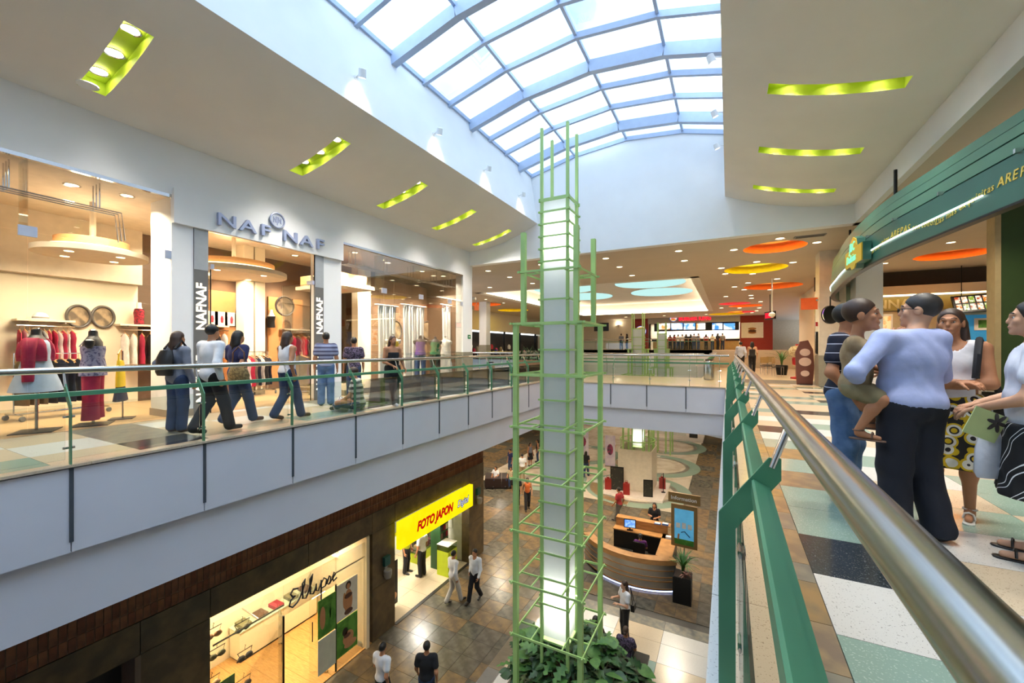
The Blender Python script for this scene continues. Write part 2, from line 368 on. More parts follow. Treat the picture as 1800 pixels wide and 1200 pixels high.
# ------------------------------------------------------------------ walls round the atrium
ARX = [(a * K, KZ(b)) for a, b in [(-6.92, 8.16), (-5.1, 8.60), (-3.2, 8.78), (-1.36, 8.60), (0.30, 8.16)]]
sbuild(MB().py([(-6.46, 6.11), (-6.75, KZ(8.22)), (-7.0, KZ(8.22)), (-6.66, 6.08)], Y0, YE), 'wall_skylight_left', M_white, 'bright white upstand between ceiling and skylight')
sbuild(MB().py([(-0.10, 6.07), (-0.10, KZ(8.28)), (0.35, KZ(8.28)), (0.08, 6.02)], Y0, YE), 'wall_skylight_right', M_white, 'white upstand on the handrail side of the skylight')
gable = [(-10.0, ZT), (3.3, ZT), (3.3, 7.8)] + [(a, b) for a, b in reversed(ARX)] + [(-10.0, 7.8)]
sbuild(MB().py(gable, YE, YE + 0.3), 'wall_end', M_white, 'white gable wall under the glass vault')
sbuild(MB().box(3.07, 3.2, Y0, YE + 0.3, ZT, 5.5), 'wall_fascia_right', M_white, 'white drop fascia beyond the handrail walkway ceiling')
sbuild(MB().box(-16, 9, Y0 - 0.3, Y0, ZL, 9.2), 'wall_back', M_white, 'white wall closing the hall behind')
sbuild(MB().box(3.2, 10, Y0, 14.7, ZT, ZT + 0.2), 'ceiling_food_court', M_tan, 'grey soffit over the food counters')
sbuild(MB().box(SX - 0.25, SX, Y0, YE + 0.2, 4.33, 5.45), 'wall_shop_header', M_white, 'white header above the clothes shop glazing')
# ------------------------------------------------------------------ glass vault
vault = struct('window_1', 'arched glass skylight over the atrium')
G_sky = glass('skylight_glass', (0.82, 0.92, 0.98), 0.5)
YBM = [YE - 1.055 * k for k in range(0, 20)]
def arc_pts(off): return [(x, z + off) for x, z in ARX]
for k, yb in enumerate(YBM):
    major = (k - 4) % 3 == 0
    w, h = (0.16, 0.30) if major else (0.09, 0.14)
    mb = MB()
    for (xa, za), (xb, zb) in zip(ARX[:-1], ARX[1:]): mb.bar((xa, yb, za - h / 2 + 0.02), (xb, yb, zb - h / 2 + 0.02), w, h)
    mb.build('arch_beam', M_alu, vault)
for xm, zm in ARX[1:-1]:
    MB().box(xm - 0.035, xm + 0.035, Y0, YE, zm - 0.06, zm + 0.03).build('mullion', M_alu, vault)
for ya, yb in zip(YBM[1:], YBM[:-1]):
    for (xa, za), (xb, zb) in zip(ARX[:-1], ARX[1:]):
        MB().add([(xa, ya, za + .035), (xb, ya, zb + .035), (xb, yb, zb + .035), (xa, yb, za + .035)], [(0, 1, 2, 3)]).build('pane', G_sky, vault)
for s, x in ((1, -6.73), (-1, 0.27)):
    MB().box(x - 0.05, x + 0.05, Y0, YE, KZ(8.10), KZ(8.2)).build('sill_beam', M_alu, vault)
# small spotlights on brackets on the two upstands
def spot_lamp(label, x, y, z, sgn):
    r = thing('spotlight', label, 'spotlight', (x, y, z), 0, 'spotlights on the skylight upstands')
    MB().lathe([(0.05, 0), (0.05, 0.02)], (0, 0, 0), 14).build('mount', M_white, r, True).rotation_euler = (0, PI / 2 * sgn, 0)
    MB().tube([(0, 0, 0), (sgn * 0.16, 0, 0.05)], 0.014, 8).build('bracket', M_white, r, True)
    h = MB().lathe([(0.055, 0.16), (0.07, 0.15), (0.075, 0.0), (0.062, 0.0), (0.06, 0.03)], (0, 0, 0), 16).build('housing', M_white, r, True)
    h.location = (sgn * 0.18, 0, -0.06); h.rotation_euler = (0.25, 0.35 * sgn, 0)
    f = MB().lathe([(0.058, 0.0), (0.058, 0.004)], (0, 0, 0.012), 14).build('lamp_face', M_lampwarm, h)
    lamp('spot_glow', 'SPOT', (sgn * 0.19, 0, -0.1), 14, 0.05, (1, 0.93, 0.82), rot=(0.0, 0.5 * sgn, 0), parent=r, spot=1.6)
for i, (yy, t) in enumerate(((5.95, 'nearest the shop sign'), (8.45, 'second towards the gable'), (10.9, 'third towards the gable'), (13.3, 'by the gable corner'))):
    spot_lamp('white spotlight on bright upstand above the shop, ' + t.replace('nearest', 'above'), -6.555, yy * K, 6.72, 1)
for i, (yy, zz, t) in enumerate(((9.3, 7.2, 'third from gable'), (11.6, 7.25, 'second from gable'), (13.6, 7.3, 'beside gable'))):
    spot_lamp('white spotlight on the handrail-side upstand, ' + t, -0.10, yy * K, KZ(zz), -1)
# ------------------------------------------------------------------ soffit beyond with coloured discs and a coffer
from mathutils.geometry import delaunay_2d_cdt
DISCS = [(1.38, 16.6, 0.93, 'orange'), (1.02, 20.7, 1.2, 'yellow'), (2.15, 26.9, 1.4, 'orange'), (0.4, 36.0, 1.1, 'pink'), (1.2, 38.3, 1.2, 'orange'), (-0.2, 46.5, 1.6, 'yellow'), (1.1, 44.5, 1.2, 'pink'), (-17.0, 27.5, 1.4, 'orange'), (-17.2, 33.0, 1.4, 'yellow'), (7.3, 21.0, 1.05, 'orange')]
COF = (-14.0, -1.25, 21.6, 42.6)
loops = [[(-26, YE + 0.3), (10, YE + 0.3), (10, 62), (-26, 62)], [(COF[0], COF[2]), (COF[0], COF[3]), (COF[1], COF[3]), (COF[1], COF[2])]]
for x, yy, r, c in DISCS: loops.append([(x + r * math.cos(-2 * PI * k / 28), yy + r * math.sin(-2 * PI * k / 28)) for k in range(28)])
vs, cons = [], []
for lp in loops:
    o = len(vs); vs += [Vector(p) for p in lp]; cons += [(o + i, o + (i + 1) % len(lp)) for i in range(len(lp))]
rv, re_, rf, *_ = delaunay_2d_cdt(vs, cons, [], 5, 1e-6)
mb = MB()
def in_hole(px_, py_):
    if COF[0] < px_ < COF[1] and COF[2] < py_ < COF[3]: return True
    return any((px_ - x) ** 2 + (py_ - yy) ** 2 < (r * 0.97) ** 2 for x, yy, r, c in DISCS)
keep = [f for f in rf if not in_hole(sum(rv[i].x for i in f) / len(f), sum(rv[i].y for i in f) / len(f))]
mb.add([(v.x, v.y, ZT) for v in rv], [tuple(f) for f in keep])
sbuild(mb, 'ceiling_far', M_tan, 'flat tan soffit beyond the atrium with recessed lights')
DC = {'orange': ('E98A3C', 'FF9A40'), 'yellow': ('E8CE28', 'FFE030'), 'pink': ('D0606A', 'FF7070')}
DN = {0: 'orange ceiling recess beside the green canopy', 1: 'yellow ceiling recess next to the orange one', 2: 'wide orange ceiling recess before the white column', 3: 'pink ceiling recess before the stairs', 4: 'orange ceiling recess over the stairs', 5: 'yellow ceiling recess in front of the burger counter', 6: 'pink ceiling recess near the red wall', 7: 'orange ceiling recess over the dark shopfronts', 8: 'yellow ceiling recess over the dark shopfronts', 9: 'orange ceiling recess over the food counters'}
for i, (x, yy, r, c) in enumerate(DISCS):
    root = thing('ceiling_recess', 'round ' + DN[i], 'ceiling light', (x, yy, ZT), 0, 'coloured ceiling recesses')
    m = mat('recess_' + c, DC[c][0], 0.6)
    mb = MB(); n = 28
    ring = [[(r * math.cos(2 * PI * k / n) * q, r * math.sin(2 * PI * k / n) * q, z) for k in range(n + 1)] for q, z in ((1.0, 0.0), (1.0, 0.28), (0.75, 0.28))]
    mb.grid(ring); mb.build('recess_wall', m, root, True)
    MB().lathe([(r * 0.75, 0.28), (r * 0.75, 0.30)], (0, 0, 0), 28).build('lit_disc', lampmat('recess_glow_' + c, DC[c][1], 1.1), root)
    lamp('recess_glow', 'AREA', (0, 0, 0.24), 30, r, lin(tuple(int(DC[c][1][j:j + 2], 16) / 255 for j in (0, 2, 4))), parent=root)
# coffer with cove light and four pale blue discs
cof = struct('ceiling_coffer', 'raised coffer with warm cove light and four pale blue discs')
x0, x1, ya, yb = COF; zc = ZT + 1.05
mb = MB()
for a, b in (((x0, ya), (x1, ya)), ((x1, ya), (x1, yb)), ((x1, yb), (x0, yb)), ((x0, yb), (x0, ya))):
    mb.add([(*a, ZT), (*b, ZT), (*b, zc), (*a, zc)], [(0, 1, 2, 3)])
mb.add([(x0, ya, zc), (x1, ya, zc), (x1, yb, zc), (x0, yb, zc)], [(0, 1, 2, 3)]); mb.build('coffer_shell', M_ceil, cof)
for a, b in (((x0 + .25, ya + .25), (x1 - .25, ya + .25)), ((x1 - .25, ya + .25), (x1 - .25, yb - .25)), ((x1 - .25, yb - .25), (x0 + .25, yb - .25)), ((x0 + .25, yb - .25), (x0 + .25, ya + .25))):
    MB().bar((*a, ZT + 0.1), (*b, ZT + 0.1), 0.08, 0.06).build('cove_tube', lampmat('coffer_cove_tube', 'FFE8C4', 20.0), cof)
for k, (a, b) in enumerate((((x0, ya), (x1, ya)), ((x1, ya), (x1, yb)), ((x1, yb), (x0, yb)), ((x0, yb), (x0, ya)))):
    i = ((0, .4), (-.4, 0), (0, -.4), (.4, 0))[k]
    MB().add([(*a, ZT), (*b, ZT), (b[0] + i[0], b[1] + i[1], ZT), (a[0] + i[0], a[1] + i[1], ZT), (a[0] + i[0], a[1] + i[1], ZT + 0.06), (b[0] + i[0], b[1] + i[1], ZT + 0.06)], [(0, 1, 2, 3), (2, 3, 4, 5)]).build('cove_lip', M_ceil, cof)
M_blue = lampmat('pale_blue_disc', 'BFEDE8', 1.0)
for x, yy in ((-4.8, 29.4), (-4.75, 34.6), (-11.0, 29.4), (-11.0, 34.6)):
    MB().lathe([(2.3, 0.0), (2.3, -0.05)], (x, yy, zc), 40).build('blue_disc', M_blue, cof)
# downlights: round trim with a glowing face
_dl = None
def downlight(x, y, z, label, power=0.0, group='recessed downlights', spot=2.4, r=0.11):
    global _dl
    if _dl is None:
        _dl = (MB().lathe([(0.085, 0.0), (0.11, 0.0), (0.11, -0.012), (0.085, -0.006)], n=16, caps=False).mesh('trim_ring', M_chrome, True), MB().lathe([(0.086, -0.003), (0.086, 0.0)], n=16).mesh('lamp_face', M_lampdown))
    root = thing('downlight', label, 'downlight', (x, y, z), 0, group); s = r / 0.11
    for nme, me in zip(('trim_ring', 'lamp_face'), _dl):
        o = place(nme, me, root); o.scale = (s, s, 1)
    if power: lamp('downlight_beam', 'SPOT', (0, 0, -0.03), power, 0.08, (1, 0.85, 0.63), parent=root, spot=spot)
    return root
far_px = [(1371, 419), (1436, 426), (1290, 439), (1193, 441), (1203, 458), (1065, 454), (1089, 469), (1111, 484), (1268, 471), (1275, 481), (1330, 460), (1394, 461), (1323, 481), (1378, 472), (1291, 504), (1308, 509), (1315, 497), (1354, 509), (1366, 490), (1276, 521), (1320, 519), (1281, 534), (1321, 524), (1315, 537), (1337, 530), (858, 476), (896, 487), (861, 505), (951, 465), (936, 498), (1268, 541), (1300, 541), (1335, 541), (1330, 546)]
for i, (a, b) in enumerate(far_px):
    xx, yy = unpz(a, b, ZT)
    if yy < YE + 0.5 or yy > 58 or any((xx - q[0]) ** 2 + (yy - q[1]) ** 2 < (q[2] + .12) ** 2 for q in DISCS) or (COF[0] - .1 < xx < COF[1] + .1 and COF[2] < yy < COF[3]): continue
    downlight(xx, yy, ZT, 'small round recessed downlight in the flat tan soffit', 110 if i % 2 == 0 else 0, 'downlights in the tan soffit', r=0.12 + 0.002 * yy)
for i in range(5):
    for j in range(4):
        if any((-19.3 + 1.4 * j - q[0]) ** 2 + (17.0 + 2.6 * i - q[1]) ** 2 < (q[2] + .2) ** 2 for q in DISCS): continue
        downlight(-19.3 + 1.4 * j, 17.0 + 2.6 * i, ZT, 'small round recessed downlight in the flat tan soffit', 70 if (i + j) % 2 == 0 else 0, 'downlights in the tan soffit', r=0.13)
# pale columns
def column(label, x0, x1, y0, y1, z1, wains, m=M_white, z0=0.0):
    r = struct('column', label)
    MB().box(x0, x1, y0, y1, z0 + (wains or 0), z1).build('shaft', m, r)
    if wains: MB().box(x0 - 0.03, x1 + 0.03, y0 - 0.03, y1 + 0.03, z0, z0 + wains).build('stone_base', mat('grey_stone_base', '8C8878', 0.3), r)
    return r
column('white column with grey stone base beside the seating', 2.85, 3.6, 18.0, 18.75, ZT, 1.1, mat('cream_column', 'CFC9BB', 0.7))
column('blue-white column behind the green canopy', 3.5, 4.15, 16.3, 16.95, ZT, 0)
column('white column before the dark shopfronts', -16.4, -15.8, 26.0, 26.6, ZT, 1.6)
# lower level: plaza floor, shop wall
fl_d = slab_floor('floor_lower', -24, 9, Y0, 60, ZL - 0.02, M_grout, 'lower mall floor of mottled stone tiles')
low_m = [mat('plaza_stone_a', '6B5B48', 0.25, hx2='836C4E', thr=(0.4, 0.6), scale=4), mat('plaza_stone_b', '5A5348', 0.25, hx2='6C6558', thr=(0.4, 0.6), scale=4), mat('plaza_stone_c', '7F6747', 0.25, hx2='5F5241', thr=(0.4, 0.65), scale=3), mat('plaza_stone_d', '646053', 0.25, hx2='4F4B43', thr=(0.4, 0.6), scale=5)]
# ================================================================== lower floor surface
LX = -8.93                                   # lower shopfront plane
stuff = {k: MB() for k in range(4)}; n_t = 0
def low_tile(x0, x1, y0, y1, near):
    k = rnd.choice((0, 0, 1, 1, 2, 3))
    if near: ftile_shared(fl_d, x0, x1, y0, y1, ZL - 0.02, low_m[k], 0.004, 0.02)
    else: stuff[k].box(x0 + .004, x1 - .004, y0 + .004, y1 - .004, ZL - 0.02, ZL)
TS = 0.62
yy = 5.0; r = 0
while yy < 22.3:
    xx = LX
    while xx < -0.2:
        xe = min(xx + TS * (1 if (r + int(xx * 10)) % 3 else 1.0), -0.2)
        if not (xx > -5.6 and yy < 13.3): low_tile(xx, xx + TS, yy, yy + TS, True)
        xx += TS
    yy += TS; r += 1
for (xa, xb, ya2, yb2) in ((-2.1, 0.4, 22.36, 48.0), (-24.0, LX, 15.0, 22.3), (-24, -14.2, 22.36, 44)):
    yy = ya2
    while yy < yb2 - 0.1:
        xx = xa
        while xx < xb - 0.1: low_tile(xx, min(xx + TS * 2, xb), yy, min(yy + TS * 2, yb2), False); xx += TS * 2
        yy += TS * 2
for k, s_ in stuff.items(): s_.build('tile_field', low_m[k], fl_d, kind='stuff')
# terrazzo strip round the planter
bands = [(5.0, 6.4, 'green'), (6.4, 8.6, 'black'), (8.6, 9.3, 'white'), (9.3, 10.6, 'beige'), (10.6, 11.5, 'green'), (11.5, 12.3, 'beige'), (12.3, 12.9, 'beige'), (12.9, 13.35, 'slateB')]
for a, b, c in bands:
    for i in range(4):
        c2 = c if (i % 2 == 0 or c in ('slateB',)) else {'green': 'beige', 'black': 'green', 'white': 'beige', 'beige': 'white'}[c]
        if i == 3 and c == 'white': c2 = 'green'
        ftile_shared(fl_d, -5.6 + 1.3 * i, -5.6 + 1.3 * (i + 1), a, b, ZL - 0.02, T[c2], 0.004, 0.02)
# pale plaza with rings round the second tower
mb = MB().box(-14.2, -2.1, 22.36, 48, ZL - 0.02, ZL); mb.build('plaza_field', mat('pale_plaza_terrazzo', 'DCCDBB', 0.2, hx2='C9B8A4', thr=(0.45, 0.6), scale=1.2), fl_d)
def ring(cx, cy, ra, rb, a0, a1, m, dz):
    n = max(6, int((a1 - a0) / 0.14)); mb = MB()
    A = [a0 + (a1 - a0) * i / n for i in range(n + 1)]
    mb.grid([[(cx + q * math.cos(a), cy + q * math.sin(a), z) for a in A] for q, z in ((rb, ZL), (rb, ZL + dz), (ra, ZL + dz), (ra, ZL))])
    mb.build('ring_piece', m, fl_d)
for cx, cy, sc in ((-4.8, 25.1, 1.0), (-4.7, 31.0, 1.0), (-10.6, 24.8, 0.9), (-10.3, 31.5, 1.0), (-4.6, 37.5, 1.0)):
    for ra, rb, c, dz in ((2.75, 3.0, 'green', 0.004), (2.3, 2.75, 'beige', 0.005), (2.05, 2.3, 'slateB', 0.006)):
        for q in range(4):
            cc = c if c != 'beige' else ('green', 'white', 'slateC', 'green')[q]
            ring(cx, cy, ra * sc, rb * sc, q * PI / 2, (q + 1) * PI / 2 - 0.01, T[cc], dz)
# ================================================================== lower shop wall
wl = struct('wall_lower_shops', 'brown stone wall of the lower shops with a brick course')
def stone(y0, y1, z0, z1, proud=0.0, m=M_stone): MB().box(LX - 0.35, LX + proud, y0 + .006, y1 - .006, z0 + .006, z1 - .006).build('stone_panel', m, wl)
ZH = -3.90
for a, b in ((-6.9, -3.0), (-3.0, 0.6), (0.6, 3.3), (3.3, 4.38), (4.38, 6.5), (6.5, 8.5), (8.5, 9.4), (9.4, 11.4), (11.4, 13.42), (13.42, 14.5)): stone(a, b, ZH, -3.33, 0.0)
for a, b in ((3.3, 4.38), (8.5, 9.4), (13.42, 14.5), (-3.0, 0.9)):
    stone(a, b, ZL, -5.5, 0.0); stone(a, b, -5.5, ZH, 0.0)
MB().box(LX - 4.6, LX - 0.35, 14.1, 14.5, ZL, -1.7).build('corner_return', M_stone, wl)
MB().box(LX - 0.3, LX - 0.02, Y0, 14.5, -3.33, -1.65).build('mortar_back', M_mortar, wl)
bm1 = MB().box(-0.04, 0.012, 0.006, 0.096, 0.006, 0.214).mesh('brick', M_brick); bm2 = MB().box(-0.04, 0.012, 0.006, 0.096, 0.006, 0.214).mesh('brick', M_brick2)
bl1 = MB().box(-0.04, 0.012, 0.006, 0.096, 0.006, 0.52).mesh('brick', M_brick); bl2 = MB().box(-0.04, 0.012, 0.006, 0.096, 0.006, 0.52).mesh('brick', M_brick2)
i = 0; yy = 1.3
while yy < 14.4:
    place('brick', rnd.choice((bm1, bm2)), wl, (LX - 0.02, yy, -3.33)); place('brick', rnd.choice((bl1, bl2)), wl, (LX - 0.02 + rnd.uniform(-.004, .004), yy, -3.11)); yy += 0.102
# door between the pillars at the dark end
d1 = struct('door_1', 'dark recessed doorway in the brown stone wall')
MB().box(LX - 0.6, LX - 0.5, 0.9, 3.3, ZL, ZH).build('door_leaf', mat('dark_door', '2A2422', 0.4), d1)
for yv in (0.9, 3.22): MB().box(LX - 0.5, LX + 0.02, yv, yv + 0.08, ZL, ZH).build('door_frame', mat('door_trim', '6A5A50', 0.5), d1)
# ------------------------------------------------------------------ lingerie shop
M_cream = mat('cream_shop_wall', 'E6D9B8', 0.7, var=0.03)
shopA = struct('wall_lingerie_shop', 'cream interior of the lingerie shop')
MB().box(LX - 3.2, LX - 3.0, 2.4, 9.2, ZL, -3.0).build('back_wall', M_cream, shopA)
MB().box(LX - 3.0, LX - 0.35, 8.75, 8.95, ZL, -3.0).build('side_wall', M_cream, shopA)
MB().box(LX - 3.0, LX - 0.35, 2.3, 2.5, ZL, -3.0).build('side_wall', M_cream, shopA)
MB().box(LX - 3.0, LX - 0.1, 2.5, 8.75, -3.75, -3.6).build('shop_ceiling', M_cream, shopA)
MB().box(LX - 1.1, LX - 0.12, 8.28, 8.5, ZL, ZH).build('pier', M_cream, shopA)
MB().box(LX - 1.15, LX - 0.12, 8.24, 8.28, ZL, ZL + 0.12).build('pier_skirting', mat('grey_skirting', '8C8C80', 0.5), shopA)
for i in range(16):
    MB().box(LX - 3.0 + 0.01, LX - 0.02, 2.5 + 0.39 * i + .003, 2.5 + 0.39 * (i + 1) - .003, ZL - 0.01, ZL + 0.012).build('plank', M_wood, shopA)
for i in range(4): lamp('shop_ceiling_lamp', 'AREA', (LX - 1.6, 3.4 + 1.5 * i, -3.78), 48, 0.5, (1, 0.82, 0.55), parent=None)
sf = thing('shopfront_glazing', 'frameless glass front of the lingerie shop with script lettering', 'shopfront', (LX, 4.4, ZL))
def gp(name, y0, y1, z0, z1, x=0.0, par=None): return MB().box(x - 0.006, x + 0.006, y0, y1, z0, z1).build(name, G_shop, par or sf)
gp('glass_pane', 0.02, 1.5, 0.03, 2.95, -0.05); gp('glass_pane', 2.92, 3.86, 0.03, 2.95, -0.05); gp('glass_transom', 1.5, 2.92, 2.25, 2.95, -0.05)
M_blk = mat('black_metal', '1E1E1E', 0.35, metal=0.6)
for yv, rot in ((1.5, -1.15), (2.92, 1.0)):
    dl = MB().box(-0.005, 0.005, 0.0, 0.66 * (1 if rot < 0 else -1), 0.03, 2.2).build('door_leaf', G_shop, sf, loc=(-0.05, yv, 0)); dl.rotation_euler = (0, 0, -rot if rot < 0 else -rot)
    e = 0.66 * (1 if rot < 0 else -1)
    MB().box(-0.02, 0.02, -0.02, 0.02, 0.0, 2.25).build('door_post', M_blk, dl)
    MB().tube([(0.06, e * .85, 0.85), (0.06, e * .85, 1.35)], 0.014, 8).build('door_handle', M_blk, dl, True)
    MB().box(-0.03, 0.03, e * .3, e * .5, 0.0, 0.08).build('patch_fitting', M_steel, dl)
MB().tube([(-0.05, 0.05, 2.5), (-0.05, 1.5, 2.5)], 0.018, 8).build('rail_bar', M_steel, sf, True)
MB().tube([(-0.05, 2.92, 2.55), (-0.05, 3.86, 2.55)], 0.018, 8).build('rail_bar', M_steel, sf, True)
MB().tube([(-0.05, 0.95, 2.5), (-0.75, 1.0, 2.5)], 0.018, 8).build('rail_bar', M_steel, sf, True)
MB().box(-0.14, 0.04, 3.86, 3.96, 0, 3.1).build('door_jamb', M_cream, sf)
# script lettering as bent strokes
mb = MB()
def stroke(pts, r): mb.tube([(-0.02, 1.62 + a, 2.32 + b) for a, b in pts], r, 6)
stroke([(.22, .40), (.10, .44), (.03, .36), (.08, .27), (.16, .26), (.04, .22), (.0, .1), (.08, .03), (.2, .08), (.28, .18)], 0.022)
stroke([(.28, .18), (.38, .4), (.40, .52), (.33, .45), (.34, .1), (.42, .06), (.5, .2)], 0.022)
stroke([(.5, .2), (.58, .42), (.6, .54), (.53, .46), (.54, .1), (.62, .06), (.68, .16)], 0.022)
stroke([(.68, .16), (.7, .26), (.7, .1), (.76, .06), (.82, .2), (.84, .28), (.84, -.2)], 0.02)
stroke([(.84, .2), (.92, .3), (1.0, .22), (.96, .08), (.86, .08)], 0.02)
stroke([(1.0, .1), (1.08, .28), (1.12, .22), (1.1, .08), (1.04, .07), (1.16, .14), (1.26, .24), (1.22, .3), (1.17, .2), (1.2, .08), (1.3, .12)], 0.02)
mb.build('script_lettering', mat('dark_blue_lettering', '2E3340', 0.4), sf, True)
# posters on the glass: plain print of skin tones and green leaves
def poster_mat(name, a, b, c, sc=3.0):
    if name in MATS: return MATS[name]
    m = mat(name, a, 0.5, hx2=b, thr=(0.46, 0.54), scale=sc, detail=2); rp = [n for n in m.node_tree.nodes if n.type == 'VALTORGB'][0]
    e = rp.color_ramp.elements.new(0.62); e.color = (*hexc(c), 1); return m
GRE, SKN, PAP = mat('poster_green', '5E9A3E', 0.5, hx2='3E7A2A', thr=(.4, .6), scale=5), mat('poster_skin', 'C08A62', 0.5), mat('poster_paper', 'E6E4DC', 0.5)
HAIRP, CLOTHP = mat('poster_hair', '2A1F1A', 0.5), mat('poster_cloth', '5A3A34', 0.5)
def poster(label, y0, y1, z0, z1, bgm, x, figure, rz=0.0, group='lingerie shop posters'):
    r = thing('poster', label, 'poster', (x, y0, z0), rz, group); w, h = y1 - y0, z1 - z0
    MB().box(-0.012, 0, 0, w, 0, h).build('sheet', bgm, r)
    def el(cy, cz, ry, rz_, m, nm, k=0):
        MB().prism([(cy + ry * math.cos(t * PI / 8), cz + rz_ * math.sin(t * PI / 8)) for t in range(16)], lambda a, b: (0.0, a * w, b * h), lambda a, b: (0.002 + .001 * k, a * w, b * h)).build(nm, m, r)
    if figure == 1:
        el(.55, .85, .13, .11, HAIRP, 'print_hair', 0); el(.55, .82, .08, .08, SKN, 'print_face', 1); el(.55, .4, .2, .34, SKN, 'print_body', 0); el(.36, .48, .06, .22, SKN, 'print_arm', 1)
        el(.55, .56, .19, .07, CLOTHP, 'print_top', 1); el(.56, .12, .2, .08, CLOTHP, 'print_brief', 2)
    elif figure == 2:
        el(.4, .62, .13, .12, HAIRP, 'print_hair', 0); el(.55, .4, .26, .2, SKN, 'print_body', 0); el(.65, .2, .3, .1, SKN, 'print_leg', 1); el(.5, .48, .16, .06, CLOTHP, 'print_top', 2)
    elif figure == 3:
        for a in (.25, .55, .8): el(a, .5, .16, .3, SKN if a < .5 else GRE, 'print_leaf', 0)
    return r
poster('white poster of a standing figure on the shop glass', 7.32, 8.0, ZL + 1.25, ZL + 2.2, PAP, LX - 0.03, 1)
poster('green poster of a crouching figure under the white one', 7.32, 8.0, ZL + 0.3, ZL + 1.22, GRE, LX - 0.03, 2)
poster('tall green leaf poster by the dark door post', 6.78, 7.3, ZL + 1.15, ZL + 2.1, GRE, LX - 0.03, 3)
poster('pale green text poster beneath the leaf poster', 6.78, 7.3, ZL + 0.25, ZL + 1.12, mat('poster_pale', 'C9CDBB', .5), LX - 0.03, 0)
poster('green leaf panel among the hanging bras', 4.55, 5.1, ZL + 0.8, ZL + 1.35, GRE, LX - 0.5, 0)
poster('second green leaf panel under the first', 4.6, 5.2, ZL + 0.1, ZL + 0.7, GRE, LX - 0.5, 0)
# hanging underwear on bars
def bra(label, x, y, z, m, rz=0.0):
    r = thing('hanging_bra', label, 'underwear', (x, y, z), rz, 'underwear on hangers')
    MB().tube([(0, -0.16, 0), (0, 0.16, 0)], 0.008, 6).build('hanger_bar', M_blk, r); MB().tube([(0, 0, 0), (0, 0, .06), (0, .02, .09), (0, .0, .11)], 0.005, 6).build('hanger_hook', M_blk, r)
    for s_ in (-1, 1):
        MB().lathe([(0.012, .05), (.055, .035), (.078, 0.0), (.07, -.04), (.02, -.07)], (0.015, s_ * .08, -0.13), 12, 0.7, 1.0).build('cup', m, r, True)
        MB().tube([(0, s_ * .15, 0), (0.01, s_ * .13, -.06), (.02, s_ * .11, -.1)], 0.006, 6).build('strap', m, r)
    MB().bar((0, -.17, -.17), (0, .17, -.17), .012, .03).build('band', m, r); return r
UM = [mat('underwear_olive', '6E6A4A', .7), mat('underwear_beige', 'C79A72', .7), mat('underwear_brown', '5A4436', .7), mat('underwear_black', '2C2A2C', .7), mat('underwear_red', '8E2434', .7), mat('underwear_white', 'E8E2D8', .7)]
UN = ['olive', 'tan', 'brown', 'black', 'dark red', 'white']
for i, (y_, z_, k) in enumerate(((4.72, 2.15, 0), (5.22, 2.4, 0), (4.62, 1.6, 1), (5.28, 1.75, 3), (5.25, 1.15, 2), (5.3, 0.6, 0), (4.65, 2.6, 1))): bra('%s bra hanging by the glass door, %s' % (UN[k], ('beside the corner', 'on the high bar', 'over the green panel', 'at mid height', 'next to the green panel', 'lowest of the display', 'topmost in the corner')[i]), LX - 0.45, y_, ZL + z_, UM[k])
for i in range(14):
    k = (4, 4, 1, 5, 5, 5, 3)[i % 7]; bra('%s bra on the side wall rack of the cream shop' % UN[k], LX - 0.62 - 0.36 * (i % 7), 8.66, ZL + 2.9 - 0.75 * (i // 7), UM[k], PI / 2)
def counter(label, x0, x1, y0, y1, h):
    r = thing('shop_counter', label, 'counter', (x0, y0, ZL + .012))
    MB().box(0, x1 - x0, 0, y1 - y0, 0.06, h).build('body', M_cream, r); MB().box(-.02, x1 - x0 + .02, -.02, y1 - y0 + .02, h, h + .03).build('worktop', mat('counter_glass', 'B8C0A8', .1), r); MB().box(.03, x1 - x0 - .03, .03, y1 - y0 - .03, 0, .06).build('plinth', M_blk, r)
    for i in range(5):
        MB().box(0.0 + .05, x1 - x0 - .05, (y1 - y0) * (i + .2) / 5, (y1 - y0) * (i + .75) / 5, h + .03, h + .12).build('display_box', UM[(i * 2) % 6], r)
counter('cream display counter at the back of the lingerie shop', LX - 2.95, LX - 2.5, 3.6, 5.6, 0.8)
counter('cream display counter against the side wall rack', LX - 2.95, LX - 2.5, 6.3, 8.6, 0.8)
for i in range(3): 
    o = downlight(LX - 0.9, 4.7 + 0.5 * i, -3.76, 'bright halogen downlight inside the cream shop', 20, 'lingerie shop downlights', r=0.07)
# ------------------------------------------------------------------ photo shop
shopB = struct('wall_photo_shop', 'white interior of the photo shop')
M_w2 = mat('shop_white', 'DAD6CC', .6)
MB().box(LX - 3.2, LX - 3.0, 9.3, 14.0, ZL, -3.4).build('back_wall', M_w2, shopB)
MB().box(LX - 3.0, LX - 0.35, 13.45, 13.6, ZL, -3.4).build('side_wall', M_w2, shopB); MB().box(LX - 3.0, LX - 0.35, 9.2, 9.35, ZL, -3.4).build('side_wall', M_w2, shopB)
MB().box(LX - 3.0, LX - 0.1, 9.35, 13.45, -4.4, -4.3).build('shop_ceiling', M_w2, shopB)
for i in range(5):
    for j in range(4): MB().box(LX - 3.0 + .74 * j + .004, LX - 3.0 + .74 * (j + 1) - .004, 9.4 + .8 * i + .004, 9.4 + .8 * (i + 1) - .004, ZL - .01, ZL + .012).build('tile', T['beige'], shopB)
MB().box(LX - 0.06, LX + 0.06, 9.4, 13.42, ZL, ZL + 0.014).build('threshold', mat('dark_threshold', '2E2A28', .3), shopB)
for yv in (10.3, 12.2): lamp('shop_ceiling_lamp', 'AREA', (LX - 1.4, yv, -4.45), 45, 0.6, (1, 0.93, 0.8))
